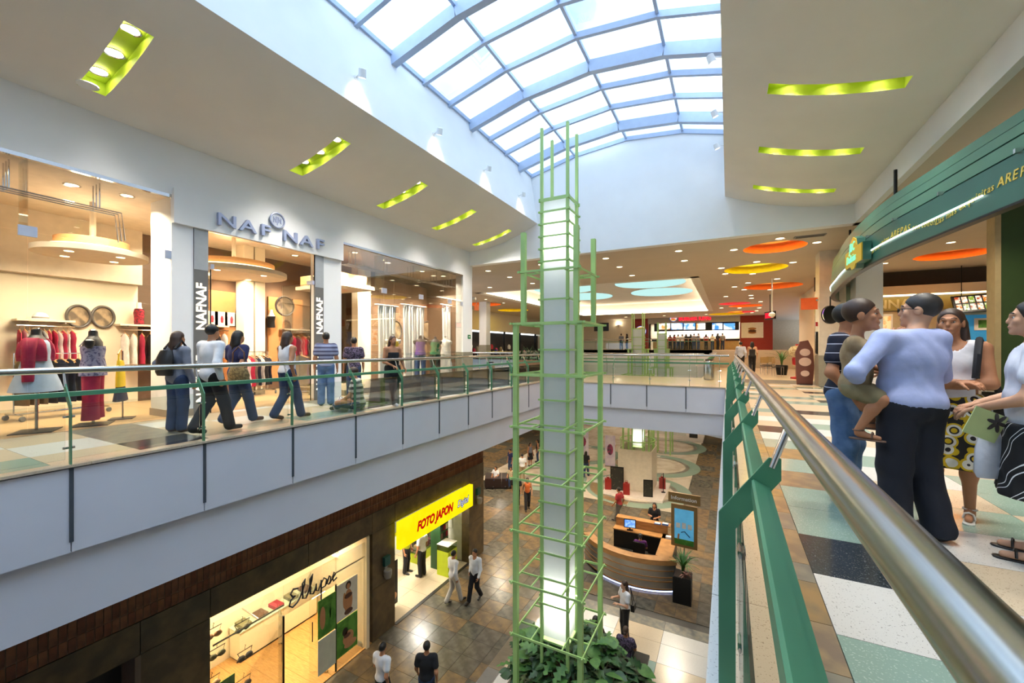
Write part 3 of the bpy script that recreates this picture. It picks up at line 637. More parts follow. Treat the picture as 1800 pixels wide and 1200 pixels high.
sg = thing('shop_sign', 'yellow backlit box sign over the photo shop with red lettering', 'sign', (LX + 0.03, 9.42, -4.72))
MB().box(0, .16, 0, 3.98, 0, .82).build('sign_box', lampmat('yellow_sign_face', 'FFEE12', 1.0, 'FFE60A'), sg)
MR = frame3((.163, 0.75, .27), (0, 1, 0), (0, 0, 1))
text('red_lettering', 'FOTO JAPON', .40, lampmat('sign_red', 'C8160E', .9), sg, MR, shear=0.25, offset=0.02, spacing=0.95, extrude=.002, sx=.82)
text('blue_lettering', 'Digital', .34, mat('sign_blue', '2038C8', .5), sg, frame3((.163, 2.95, .27), (0, 1, 0), (0, 0, 1)), shear=0.25, offset=0.02, extrude=.001, sx=.8)
text('white_lettering', 'Digital', .34, lampmat('sign_white', 'E8F0FF', 1.0), sg, frame3((.166, 2.95, .27), (0, 1, 0), (0, 0, 1)), shear=0.25, offset=-0.004, extrude=.001, sx=.8)
k = thing('display_kiosk', 'lime green photo kiosk with glass case and tall display tower', 'kiosk', (LX - 0.6, 12.2, ZL + .012))
M_lg = mat('kiosk_lime', 'B6C81E', .4)
MB().box(0, .5, 0, .55, 0, .9).build('cabinet', M_lg, k); MB().box(0, .5, 0, .55, .9, 1.1).build('glass_case', glass('case_glass', (.85, .93, .88), 1.0), k); MB().box(-.01, .51, -.01, .56, 1.1, 1.12).build('case_top', M_w2, k)
MB().box(-.5, -.05, .25, .75, 0, 2.1).build('tower_body', mat('kiosk_dark_green', '2F5A34', .4), k); MB().box(-.51, -.04, .24, .76, 1.75, 2.12).build('tower_header', mat('kiosk_green', '3E8A40', .4), k)
for i in range(4):
    for j in range(3): MB().box(-.06 + .02, -.025, .28 + .15 * j, .4 + .15 * j, .6 + .28 * i, .8 + .28 * i).build('camera_pack', UM[(i + j) % 6], k)
poster('photo poster of a dark portrait standing inside the entrance', 9.5, 10.15, ZL + .1, ZL + 1.5, mat('poster_black', '1C1A1A', .4), LX - 0.6, 2, 0, 'photo shop posters')
poster('white poster of a standing figure on the photo shop side wall', 0, .6, ZL + 1.2, ZL + 2.1, PAP, LX - 0.9, 1, PI / 2, 'photo shop posters').location = (LX - .8, 13.43, ZL + 1.2)
poster('dark framed picture high in the photo shop', 0, .5, ZL + 1.9, ZL + 2.25, mat('poster_maroon', '5A1E1E', .4), LX - 0.9, 0, PI / 2, 'photo shop posters').location = (LX - .35, 13.43, ZL + 1.9)
gs = thing('glass_showcase', 'glass showcase beside the photo shop side wall', 'showcase', (LX - 2.2, 12.4, ZL + .012))
MB().box(0, .5, 0, .9, 0, .35).build('base', M_lg, gs); MB().box(0, .5, 0, .9, .35, 1.1).build('glass_case', MATS['case_glass'], gs)
for i in range(5): MB().box(.1, .4, .06 + .17 * i, .18 + .17 * i, .36, .5 + .05 * (i % 3)).build('goods', UM[i % 6], gs)
for i, (yv, zv, lb) in enumerate(((3.85, -5.2, 'wall telephone with green hood beside the dark doorway'), (9.0, -5.0, 'small green wall box on pier between the two shops'), (14.0, -4.5, 'small green wall box on the corner pier'))):
    r = thing('wall_box', lb, 'wall box', (LX + 0.0, yv, zv)); MB().box(0, .1, -.11, .11, 0, .26).build('hood', mat('teal_plastic', '1E5A5A', .4), r)
    MB().lathe([(.09, 0), (.12, .1), (.12, .22), (.1, .24)], (.1, 0, -.36), 14).build('bowl', mat('grey_plastic', '9A968E', .4), r, True)
    MB().box(0, .04, -.05, .05, -.36, 0).build('back_plate', MATS['grey_plastic'], r)
# ================================================================== plaza beyond: information desk, displays, couch
M_deskwood = mat('desk_wood', 'B88650', .4, hx2='A07040', thr=(.35, .65), scale=4, stretch=(1, 1, 6))
M_lam = mat('brushed_panel', 'B9B2A6', .3, metal=.7, var=.06, scale=6, stretch=(1, 1, 12))
dk = thing('information_desk', 'curved information desk with steel panels and wooden top', 'desk', (-3.1, 16.0, ZL))
def arc_wall(r0, r1, a0, a1, z0, z1, c=(0, 0)):
    n = 14; A = [a0 + (a1 - a0) * i / n for i in range(n + 1)]; mb = MB()
    poly = [(c[0] + r1 * math.cos(a), c[1] + r1 * math.sin(a)) for a in A] + [(c[0] + r0 * math.cos(a), c[1] + r0 * math.sin(a)) for a in reversed(A)]
    return mb.pz(poly, z0, z1)
CD = (0.1, 1.1); A0, A1 = math.radians(215), math.radians(305)
arc_wall(2.35, 2.45, A0, A1, .1, .95, CD).build('front_panel', M_lam, dk, True)
for z_ in (.1, .36, .5, .72): arc_wall(2.34, 2.463, A0, A1, z_, z_ + .035, CD).build('wood_band', M_deskwood, dk, True)
arc_wall(2.15, 2.5, A0, A1, .95, 1.12, CD).build('counter_top', M_deskwood, dk, True)
arc_wall(2.3, 2.44, A0, A1, 0, .1, CD).build('plinth', M_blk, dk, True)
arc_wall(2.44, 2.455, A0 + .4, A1, .02, .06, CD).build('light_strip', lampmat('blue_strip', 'B8C8FF', 3.0), dk, True)
for (x0, x1, y0, y1) in ((-1.2, .9, 1.45, 1.95), (.75, 1.25, -.1, 1.9)):
    MB().box(x0, x1, y0, y1, 0, .72).build('rear_cabinet', M_blk, dk); MB().box(x0 - .03, x1 + .03, y0 - .03, y1 + .03, .72, .76).build('desk_top', M_deskwood, dk); MB().box(x0, x1, y1 - .1 if x1 - x0 > 1 else y0, y1, .76, 1.05).build('rear_screen', M_deskwood, dk) if x1 - x0 > 1 else None
MB().box(-1.2, 1.0, 1.85, 2.2, 1.05, 1.09).build('upper_shelf', M_deskwood, dk)
def sp_plant(name, label, x, y, z, n, L, m, cat='plant', spread=0.9, w=.035, seed=1):
    q = random.Random(seed); r = thing(name, label, cat, (x, y, z)); 
    for i in range(n):
        a = q.uniform(0, 2 * PI); el = q.uniform(.35, 1.35) * spread; l_ = L * q.uniform(.7, 1.1); pts = []; 
        for t in (0, .35, .7, 1.0):
            h = l_ * t; tilt = el * (t ** 1.4); pts.append(Vector((math.cos(a) * h * math.sin(tilt), math.sin(a) * h * math.sin(tilt), h * math.cos(tilt))))
        sd = Vector((-math.sin(a), math.cos(a), 0)); mb = MB(); W_ = (w, w * .9, w * .6, .003)
        mb.grid([[tuple(p - sd * W_[k]) for k, p in enumerate(pts)], [tuple(p + Vector((0, 0, -.006))) for k, p in enumerate(pts)], [tuple(p + sd * W_[k]) for k, p in enumerate(pts)]]); mb.build('leaf', m, r)
    return r
M_leaf = mat('leaf_green', '3E6A34', .5, hx2='56843E', thr=(.4, .6), scale=6); M_leafd = mat('leaf_dark_green', '27462A', .45, hx2='3A6034', thr=(.4, .6), scale=5); M_leafr = mat('leaf_reddish', '9A6A5A', .5)
for (x, y, lb) in ((1.75 - 3.1, 14.75, 'square black planter at the open end of the information desk'), (-2.2 - 3.1, 15.1, 'square black planter at the far end of the information desk')):
    p_ = thing('planter_box', lb, 'planter', (x, y, ZL)); MB().box(-.28, .28, -.28, .28, 0, .85).build('box', M_blk, p_); MB().box(-.25, .25, -.25, .25, .84, .86).build('soil', mat('soil', '3A2C22', .9), p_)
    sp_plant('spiky_plant', 'tall spiky grass plant in ' + lb, x, y + .08, ZL + .86, 34, .8, M_leaf, seed=int(x * 10))
    sp_plant('rosette_plant', 'low reddish rosette plant in ' + lb, x + .1, y - .18, ZL + .86, 16, .26, M_leafr, spread=1.2, seed=5)
mo = thing('computer_monitor', 'black computer monitor with blue screen on the information desk', 'monitor', (-3.65, 17.55, ZL + .76), .2)
MB().box(-.24, .24, -.03, .02, .1, .46).build('housing', M_blk, mo); MB().box(-.21, .21, -.033, -.03, .13, .43).build('screen', lampmat('screen_blue', '9FC4FF', 1.3, '5F90E8', 9), mo); MB().box(-.03, .03, -.02, .02, 0, .12).build('neck', M_blk, mo); MB().box(-.12, .12, -.08, .08, 0, .015).build('base', M_blk, mo)
for i, (x, y, c) in enumerate(((-2.6, 17.9, 'blue'), (-2.3, 17.95, 'blue'), (-2.1, 17.5, 'white'))):
    r = thing('brochure_stack', '%s brochure stack on the information desk, %s' % (c, ('beside the clerk', 'at the corner', 'by the sign')[i]), 'brochures', (x, y, ZL + (1.09 if i < 2 else .76)))
    MB().box(-.12, .12, -.08, .08, 0, .04 + .02 * i).build('stack', mat('paper_' + c, '4A7AC8' if c == 'blue' else 'D8DCE0', .5), r); MB().box(-.1, .1, -.07, .07, .04 + .02 * i, .05 + .02 * i).build('cover', PAP, r)
ch = thing('office_chair', 'black office chair behind the information desk', 'chair', (-3.0, 16.3, ZL))
MB().box(-.25, .25, -.25, .25, .42, .5).build('seat', M_blk, ch); MB().box(-.22, .22, -.28, -.22, .55, 1.0).build('backrest', M_blk, ch); MB().tube([(0, 0, .08), (0, 0, .42)], .03, 8).build('stem', M_steel, ch)
for i in range(5): MB().bar((0, 0, .08), (.28 * math.cos(i * 1.257), .28 * math.sin(i * 1.257), .04), .04, .04).build('foot', M_blk, ch)
# information sign on a pole
ip = thing('information_sign', 'brown information sign with blue poster on a thin pole', 'sign', (-1.45, 16.5, ZL), -0.05)
M_bs = mat('brown_sign', '8A6A3C', .5)
MB().tube([(0, 0, 0), (0, 0, 2.9)], .025, 8).build('pole', M_steel, ip); MB().lathe([(.22, 0), (.22, .015)], n=16).build('foot_plate', M_steel, ip)
MB().box(-.45, .45, -.08, .0, 1.0, 2.55).build('poster_case', M_bs, ip); MB().box(-.55, .55, -.09, .0, 2.62, 2.98).build('header_board', M_bs, ip)
text('lettering', 'Information', .19, PAP, ip, frame3((-.46, -.093, 2.73), (1, 0, 0), (0, 0, 1)), extrude=.002, offset=.003)
MB().box(-.33, .33, -.09, -.08, 1.1, 2.4).build('poster_sheet', mat('poster_sea_glowing', '5AA8CC', .5, hx2='3A80B4', thr=(.35, .65), scale=2, emit='5AA8CC', estr=.25), ip)  # sheet colour carries a weak glow of its own
MB().box(-.33, .33, -.093, -.09, 1.1, 1.3).build('print_grass', GRE, ip)
for i, x in enumerate((-.2, 0.0, .2)): MB().box(x - .07, x + .07, -.094, -.09, 1.7, 1.88 + .03 * (i == 1)).build('print_panel', PAP, ip)
MB().tube([(-.2, -.094, 1.3), (-.18, -.094, 1.48)], .035, 6).build('print_figure', SKN, ip); MB().tube([(-.1, -.093, 1.55), (.02, -.093, 1.6), (.2, -.093, 1.42)], .018, 6).build('print_shape', mat('print_navy', '1E3A5A', .5), ip)
# ------------------------------------------------------------------ display plinth under the second tower
pl = thing('display_plinth', 'low white square display platform round the second green tower', 'platform', (-4.8, 25.2, ZL))
MB().box(-1.65, 1.65, -1.8, 1.6, 0, .12).build('platform', mat('platform_white', 'E8DCD4', .3), pl)
M_cream2 = mat('cream_panel', 'D2C7B4', .5)
bxw = thing('tower_surround', 'cream square box round the foot of the second green tower', 'box', (-4.8, 25.3, ZL + .12))
for a in ((-.95, .95, -.95, -.9), (-.95, .95, .9, .95), (-.95, -.9, -.9, .9), (.9, .95, -.9, .9)): MB().box(a[0], a[1], a[2], a[3], 0, 2.35).build('side_panel', M_cream2, bxw)
def suit(label, x, y, rz):
    r = thing('red_case', label, 'case', (x, y, ZL + .12), rz, 'red display cases'); m = mat('case_red', '8E2420', .35)
    MB().box(-.18, .18, -.12, .12, 0, .62).build('body', m, r); MB().box(-.08, .08, -.05, .05, .62, .7).build('neck', m, r); MB().tube([(-.07, 0, .7), (-.05, 0, .78), (.05, 0, .78), (.07, 0, .7)], .014, 6).build('handle', m, r)
suit('red display case in front of cream box', -5.1, 23.6, .2); suit('red display case behind the dark leaning poster', -6.25, 24.0, .3); suit('red display case on open corner of platform', -3.45, 25.6, .1)
def board(label, x, y, w, h, rz):
    r = thing('leaning_poster', label, 'poster', (x, y, ZL + .12), rz, 'dark display posters'); MB().box(-w / 2, w / 2, -.03, .0, 0, h).build('board', M_blk, r); MB().box(-w / 2 + .05, w / 2 - .05, -.034, -.03, .06, h - .06).build('print', mat('dark_print', '2A2A26', .4, hx2='8A7A5A', thr=(.6, .75), scale=5), r)
board('tall dark poster leaning on the cream box', -5.75, 24.1, .75, 1.35, .1); board('small dark poster standing on the platform', -3.95, 23.75, .5, .95, .25)
sp_ = thing('stanchion', 'thin dark pole at the edge of the white platform', 'pole', (-3.3, 24.9, ZL + .12)); MB().tube([(0, 0, 0), (0, 0, 1.1)], .02, 8).build('pole', M_blk, sp_); MB().lathe([(.12, 0), (.12, .02)], n=14).build('base', M_blk, sp_)
# black couch block, table and banners
co = thing('couch', 'square dark brown leather bench on the pale plaza', 'couch', (-12.2, 21.9, ZL), .5); M_lea = mat('dark_leather', '2A1C1A', .35)
for i in range(2): MB().box(-1.0 + i * 1.0, -.02 + i * 1.0, -.6, .6, .08, .62).build('seat_block', M_lea, co)
MB().box(-.95, .95, -.55, .55, 0, .08).build('plinth', M_blk, co)
tb = thing('low_table', 'low dark table with magazines among standing shoppers', 'table', (-10.3, 26.0, ZL), .2); MB().box(-.6, .6, -.45, .45, .32, .38).build('table_top', M_lea, tb); MB().box(-.45, .45, -.3, .3, 0, .32).build('base', M_blk, tb); MB().box(-.2, .1, -.15, .1, .38, .4).build('magazine', PAP, tb)
def banner(label, x, y, w, h, rz, m):
    r = thing('banner_stand', label, 'banner', (x, y, ZL), rz, 'banners on the plaza'); MB().box(-w / 2, w / 2, -.02, .02, .08, h).build('sheet', m, r); MB().box(-w / 2, w / 2, -.12, .12, 0, .08).build('base', M_steel, r)
    MB().prism([(.3 * w * math.cos(t * PI / 6), h * .55 + h * .18 * math.sin(t * PI / 6)) for t in range(12)], lambda a, b: (a, -.021, b), lambda a, b: (a, -.025, b)).build('print', mat('banner_pink', 'B0406A', .5, hx2='40304A', thr=(.4, .6), scale=4), r)
M_ban = mat('banner_lilac', 'CFC2DC', .5, hx2='E4DCE8', thr=(.4, .6), scale=2)
banner('tall lilac banner behind the standing women', -9.9, 30.5, .9, 2.2, .3, M_ban); banner('lilac banner by the pale rings', -7.4, 29.0, .7, 2.2, .1, M_ban)
# second pale stand further back
s2 = thing('exhibition_stand', 'white exhibition stand with lilac pictures far on the plaza', 'stand', (-4.4, 41.5, ZL)); MB().box(-2.6, 2.4, -1.5, 1.5, 0, .14).build('platform', MATS['platform_white'], s2); MB().box(-2.0, .9, .2, .3, .14, 2.6).build('back_panel', PAP, s2)
for i in range(3): MB().box(-1.6 + i * .85, -1.0 + i * .85, .17, .2, .9, 2.2).build('picture', mat('lilac_picture', 'A890C0', .5, hx2='6A4A7A', thr=(.45, .6), scale=4), s2)
MB().box(1.2, 1.9, -.3, -.2, .14, 1.6).build('picture', MATS['dark_print'], s2)
sbuild(MB().box(-24, -14.0, 14.6, 14.9, ZL, -1.7), 'wall_plaza_left', M_stone, 'stone wall at the side of the plaza')
sbuild(MB().box(-24.3, -24, 14.6, 60, ZL, -1.6), 'wall_plaza_side', M_cream2, 'cream wall at the far side of the plaza')
sbuild(MB().box(9, 9.3, Y0, 60, ZL, -1.6), 'wall_lower_right', M_cream2, 'cream wall under the handrail walkway')
sbuild(MB().box(-24, 9, 60, 60.3, ZL, 6), 'wall_far', M_cream2, 'far wall of the mall')
sbuild(MB().box(-14.2, -1.1, 42.5, 42.8, -1.6, 1.2), 'wall_food_hall_edge', M_white, 'white slab edge of the raised food hall')
sbuild(MB().box(-14.5, -14.2, 21, 42.5, -1.6, -0.02), 'wall_far_slab_left', M_white, 'white slab edge of the far walkway')
sbuild(MB().box(-1.1, -0.8, 21, 42.5, -1.6, -0.03), 'wall_far_slab_right', M_white, 'white slab edge of the far passage')
sbuild(MB().box(-26, 9, 42.8, 60, -1.8, -1.6), 'ceiling_plaza_far', M_white, 'white soffit over the far plaza')
sbuild(MB().box(-26, -14.5, 21, 42.8, -1.8, -1.6), 'ceiling_plaza_far_left', M_white, 'white soffit over the far side of the plaza')
for i, (x, y) in enumerate(((-11.5, 17.5), (-11.5, 20.5), (-5, 18.5), (-2, 18.5), (-8, 18.5), (-17, 24), (-17, 30), (2, 20), (2, 26), (2, 32), (-6, 46), (-10, 46))): downlight(x, y, -1.82 if y > 21 else -1.72, 'added unseen round downlight in the white soffit over the plaza', 380, 'added plaza soffit downlights', spot=2.6, r=.2)  # unseen lamps with fixtures, added to light the plaza below
# ================================================================== balustrades
POSTP = [(-0.035, 0.0), (0.025, 0.0), (0.025, 0.645), (0.175, 0.855), (0.175, 0.935), (0.135, 0.935), (-0.035, 0.70)]
def balustrade(label, origin, along, inward, L, posts, detail=True, seam=True, z=0.0, dimn=1.0):
    """origin: world point at n=0; along/inward: unit 2-D vectors; posts: distances along."""
    root = thing('balustrade', label, 'railing', (origin[0], origin[1], z), 0, 'glass balustrades')
    a = Vector((*along, 0)); n = Vector((*inward, 0))
    def W_(s, q, zz): return tuple(a * s + n * q + Vector((0, 0, zz)))
    MB().tube([W_(0, .2, 1.09), W_(L, .2, 1.09)], .037, 20 if detail else 8).build('handrail', M_steel, root, True)
    MB().prism([(.078, .842), (.086, .848), (.14, .822), (.136, .812), (.088, .834), (.082, .79), (.076, .79)], lambda q, zz: W_(0, q, zz), lambda q, zz: W_(L, q, zz)).build('mid_rail', M_green, root)
    base = None
    for s in posts:
        if base is None:
            base = (MB().prism(POSTP, lambda q, zz: W_(-.006, q, zz), lambda q, zz: W_(.006, q, zz)).mesh('post', M_green),
                    MB().tube([W_(0, .145, .90), W_(0, .198, 1.06)], .013, 10).mesh('rod', M_chrome, True),
                    [MB().tube([W_(-.05, .045, zz), W_(.05, .045, zz)], .014, 8).mesh('glass_clamp', M_chrome, True) for zz in (.2, .56)] if detail else [])
        p = place('post', base[0], root, W_(s, 0, 0)); place('rod', base[1], p)
        for c in base[2]: place('glass_clamp', c, p)
    for s0, s1 in zip(posts[:-1], posts[1:]):
        MB().prism([(.038, .07), (.046, .07), (.046, .70), (.038, .70)], lambda q, zz: W_(s0 + .03, q, zz), lambda q, zz: W_(s1 - .03, q, zz)).build('glass_pane', G_rail, root)
    return root
RY = [1.84 + 1.36 * k - Y0 for k in range(-3, 11)]
balustrade('steel and green balustrade beside the group of people', (0, Y0), (0, 1), (1, 0), YB - Y0 + 0.02, RY)
balustrade('long steel and green balustrade in front of the clothes shop', (EX - 0.03, Y0), (0, 1), (-1, 0), YB - Y0 + .2, [y_ - Y0 for y_ in PY if y_ > Y0 + .2])
balustrade('short glass balustrade on the near side of the bridge', (EX - .2, YB + .05), (1, 0), (0, 1), 6.9, [.2 + 1.36 * k for k in range(5)] + [6.6])
balustrade('short glass balustrade on the far side of the bridge', (-14.2, 20.9), (1, 0), (0, -1), 13.2, [.3 + 1.4 * k for k in range(10)])
balustrade('distant glass balustrade of the raised food hall', (-14.2, 42.75), (1, 0), (0, 1), 13.0, [.3 + 1.4 * k for k in range(10)], False, z=1.2)
balustrade('distant glass balustrade before the dark shopfronts', (-14.35, 21.0), (0, 1), (-1, 0), 21.0, [.3 + 1.5 * k for k in range(15)], False)
balustrade('distant balustrade along the passage to the stairs', (-0.95, 21.0), (0, 1), (1, 0), 12.0, [.3 + 1.45 * k for k in range(9)], False)
wf = bpy.data.objects['wall_slab_left']
for y_ in PY:
    if y_ > Y0 + .2: MB().box(EX - .01, EX + .012, y_ - .018, y_ + .018, -.87, -.02).build('seam', M_dark, wf)
wf = bpy.data.objects['wall_slab_bridge']
for x_ in (-5.4, -4.05, -2.7, -1.35): MB().box(x_ - .018, x_ + .018, YB - .012, YB + .01, -.82, -.02).build('seam', M_dark, wf)
# ================================================================== green lattice towers
M_frost = bpy.data.materials.new('frosted_panel'); M_frost.use_nodes = True
_n = M_frost.node_tree.nodes; _l = M_frost.node_tree.links; _n.clear()
_o = _n.new('ShaderNodeOutputMaterial'); _mx = _n.new('ShaderNodeMixShader'); _d = _n.new('ShaderNodeBsdfDiffuse'); _t = _n.new('ShaderNodeBsdfTranslucent'); _ns = _n.new('ShaderNodeTexNoise'); _rp = _n.new('ShaderNodeValToRGB')
_ns.inputs['Scale'].default_value = 2.0; _rp.color_ramp.elements[0].color = (.72, .76, .78, 1); _rp.color_ramp.elements[1].color = (.78, .81, .82, 1)
_l.new(_ns.outputs['Fac'], _rp.inputs['Fac']); _l.new(_rp.outputs['Color'], _d.inputs['Color']); _l.new(_rp.outputs['Color'], _t.inputs['Color'])
_mx.inputs['Fac'].default_value = .5; _l.new(_d.outputs[0], _mx.inputs[1]); _l.new(_t.outputs[0], _mx.inputs[2]); _l.new(_mx.outputs[0], _o.inputs['Surface'])
def tower(label, x, y, zbase, post_top, panel_top, panel_bot, tiers, rings, bands, lamps, pw=.1, power=45):
    """tiers: (side, z0, z1) outer posts; rings: (z, side); bands: z of bars round the inner column."""
    r = thing('lattice_tower', label, 'light tower', (x, y, zbase), 0, 'green lattice light towers'); zb = zbase; h = .3
    for sx in (-1, 1):
        for sy in (-1, 1):
            MB().box(sx * h - .03, sx * h + .03, sy * h - .03, sy * h + .03, 0, post_top - zb).build('inner_post', M_tower, r)
            for s, z0, z1 in tiers:
                q = s / 2; MB().box(sx * q - pw / 2, sx * q + pw / 2, sy * q - pw / 2, sy * q + pw / 2, z0 - zb, z1 - zb).build('outer_post', M_tower, r)
    zs = sorted({panel_bot, panel_top} | {b for b in bands if panel_bot < b < panel_top})
    for a, b in zip(zs[:-1], zs[1:]):
        for k in range(4):
            p = MB().add([(-.265, -.268, a - zb + .008), (.265, -.268, a - zb + .008), (.265, -.268, b - zb - .008), (-.265, -.268, b - zb - .008)], [(0, 1, 2, 3)]).build('frosted_panel', M_frost, r); p.rotation_euler = (0, 0, k * PI / 2)
    for z in list(bands) + [panel_top]:
        e = .34 if z != panel_top else .33; t = .018 if z != panel_top else .035
        for k in range(4):
            o = MB().box(-e - .03, e + .03, -e - .012, -e + .012, z - zb - t, z - zb + t).build('band_bar', M_tower, r); o.rotation_euler = (0, 0, k * PI / 2)
    for z, s in rings:
        q = s / 2 + pw / 2 + .012; e = q + .06
        for k in range(4):
            o = MB().box(-e, e, -q - .012, -q + .012, z - zb - .022, z - zb + .022).build('ring_bar', M_tower, r); o.rotation_euler = (0, 0, k * PI / 2)
        for k in range(2):
            for g in (-.345, .345):
                for sg_ in (-1, 1):
                    y0_, y1_ = sorted((sg_ * .34, sg_ * (q - .013)))
                    o = MB().box(g - .012, g + .012, y0_, y1_, z - zb - .016, z - zb + .016).build('cross_bar', M_tower, r); o.rotation_euler = (0, 0, k * PI / 2)
    MB().box(-.3, .3, -.3, .3, panel_bot - zb - .1, panel_bot - zb - .06).build('base_frame', M_tower, r)
    for z in lamps:
        MB().tube([(0, 0, z - zb - .3), (0, 0, z - zb + .3)], .03, 8).build('fluorescent_tube', lampmat('tube_face', 'FFF6E0', 6.0), r)
        lamp('tower_lamp', 'POINT', (0.06, -.06, z - zb), power, .1, (1, .95, .85), parent=r)
RG = [.78 - 1.117 * k for k in range(6)]
tower('tall pale green lattice tower with frosted lit core in the atrium', -3.35, 8.67, ZL, 6.2, 4.6, -5.0,
      [(1.45, ZL, 1.86), (1.2, 1.9, 3.86)], [(z, 1.45) for z in RG] + [(1.88, 1.45), (3.0, 1.2)],
      [4.34, 4.07, 3.8, 3.53, 3.25, 2.42, 1.32] + [z - .56 for z in RG[:-1]] + RG[:-1] + [1.88], [3.75, -4.25])
for (yy_, lb) in ((25.2, 'second pale green lattice tower rising from the display platform'), (35.0, 'third pale green lattice tower in the far opening')):
    tower(lb, -4.75, yy_, ZL, 3.45, 2.5, -4.4, [(1.45, ZL, -.2), (.95, -.2, 1.3)], [(-.2, 1.45), (1.3, .95), (-1.3, 1.45)], [2.0, 1.5, .9, .3], [-3.9], power=20)
rr = thing('tower_ring', 'round lime rail above the cream box of the second tower', 'rail', (-4.8, 25.25, ZL)); mb = MB(); mb.tube([(1.0 * math.cos(t * PI / 16), 1.0 * math.sin(t * PI / 16), 2.95) for t in range(32)], .035, 8, True); mb.build('hoop', M_tower, rr, True)
for t in range(4): MB().tube([(1.0 * math.cos(t * PI / 2 + .5), 1.0 * math.sin(t * PI / 2 + .5), 2.4), (1.0 * math.cos(t * PI / 2 + .5), 1.0 * math.sin(t * PI / 2 + .5), 2.95)], .025, 8).build('strut', M_tower, rr)
# planter at the foot of the tower, with a leafy bush
pt = thing('planter_bed', 'square planter bed at the foot of the tall green tower', 'planter', (-3.1, 9.0, ZL))
for a in ((-1.5, 1.5, -1.3, -1.2), (-1.5, 1.5, 1.2, 1.3), (-1.5, -1.4, -1.2, 1.2), (1.4, 1.5, -1.2, 1.2)): MB().box(a[0], a[1], a[2], a[3], 0, .5).build('bed_wall', M_cop, pt)
MB().box(-1.4, 1.4, -1.2, 1.2, .4, .44).build('soil', mat('soil', '3A2C22', .9), pt)
def leaf_mesh(w, l, m, name='leaf', lobes=False):
    mb = MB(); rows = []
    prof = [(0, .02), (.2, .75), (.45, 1.0), (.7, .75), (.9, .3), (1.0, .02)] if not lobes else [(0, .05), (.12, .9), (.22, .35), (.38, 1.0), (.5, .35), (.68, .8), (.78, .25), (.9, .4), (1.0, .02)]
    for t, q in prof: rows.append([(-w * q, l * t, -.25 * l * t * t + .1 * w * q), (0, l * t, -.25 * l * t * t), (w * q, l * t, -.25 * l * t * t + .1 * w * q)])
    return mb.grid(rows).mesh(name, m, True)
bush = thing('leafy_bush', 'dense dark green leafy bush around the foot of the tall tower', 'plant', (-3.1, 9.0, ZL + .44))
lm = [leaf_mesh(.11, .3, M_leafd, lobes=True), leaf_mesh(.09, .26, M_leafd), leaf_mesh(.12, .34, M_leaf, lobes=True), leaf_mesh(.15, .36, M_leaf)]
q = random.Random(3); far = MB()
for i in range(28):
    a = q.uniform(0, 2 * PI); rr_ = q.uniform(.3, 1.25); mb = MB(); h_ = q.uniform(.5, 1.1)
    mb.tube([(rr_ * .8 * math.cos(a), rr_ * .8 * math.sin(a), 0), (rr_ * math.cos(a), rr_ * math.sin(a), h_)], [.02, .01], 6); mb.build('stem', mat('stem_brown', '5A4A34', .7), bush)
def bush_pt():
    a = q.uniform(0, 2 * PI); rr_ = 1.45 * math.sqrt(q.uniform(0, 1)); top = 1.25 * (1 - (rr_ / 1.75) ** 2) + .12 * math.sin(5 * a) + .1
    return Vector((rr_ * math.cos(a) * 1.05, rr_ * math.sin(a) * .92, max(.1, top * q.uniform(.55, 1.0)))), a
for i in range(300):
    p, a = bush_pt(); o = place('leaf', lm[i % 4], bush, p + Vector((0, 0, .08))); o.rotation_euler = (q.uniform(-.5, .5), q.uniform(-.5, .5), a - PI / 2 + q.uniform(-.7, .7)); o.scale = [q.uniform(.8, 1.25)] * 3
for i in range(700):
    p, a = bush_pt(); p = p * .93; M_ = Matrix.Translation(p) @ Matrix.Rotation(a - PI / 2 + q.uniform(-1, 1), 4, 'Z') @ Matrix.Rotation(q.uniform(-.6, .6), 4, 'X')
    far.add([M_ @ Vector(v) for v in ((0, 0, 0), (.09, .12, .01), (0, .28, -.06), (-.09, .12, .01), (0, .13, -.02))], [(0, 1, 4), (1, 2, 4), (2, 3, 4), (3, 0, 4)])
far.build('inner_foliage', M_leafd, bush, kind='stuff')
# ================================================================== clothes shop behind the long balcony
def unpX(px, py, X):
    """World Y,z on the plane x = X seen at pixel (px,py)."""
    c, s = math.cos(CAMTH), math.sin(CAMTH); t = (px - 900) / CAMF; d = X / (t * c - s); return d * (t * s + c), EYE + (612 - py) * d / CAMF
sh = struct('wall_clothes_shop', 'warm lit interior of the clothes shop')
M_shopcream = mat('shop_cream_wall', 'E2D6BC', .7, var=.02); M_shopbrown = mat('shop_brown_wall', '5A4432', .6, var=.06); M_niche = mat('niche_tan', 'B07A4A', .6, var=.04); M_shopceil = mat('shop_ceiling', 'CFC2AE', .8); M_bulk = mat('bulkhead_wood', 'C08A58', .6, var=.05)
BX = -13.4
MB().box(BX - .2, BX, -4, 4.9, 0, 2.95).build('back_wall', M_shopcream, sh)
MB().box(BX - .2, BX + .25, -4, 4.9, 2.95, 4.4).build('bulkhead_wall', M_shopceil, sh)
MB().box(BX - .2, BX, 4.9, YE + .2, 0, 4.4).build('back_wall', M_shopbrown, sh)
MB().box(BX, SX - .3, YE, YE + .2, 0, 4.4).build('side_wall', M_shopbrown, sh); MB().box(BX, SX - .3, -4.2, -4, 0, 4.4).build('side_wall', M_shopcream, sh)
MB().box(BX - .2, SX - .02, -4, YE + .2, 4.30, 4.42).build('shop_ceiling', M_shopceil, sh)
fs = struct('floor_clothes_shop', 'pale wooden floor of the clothes shop')
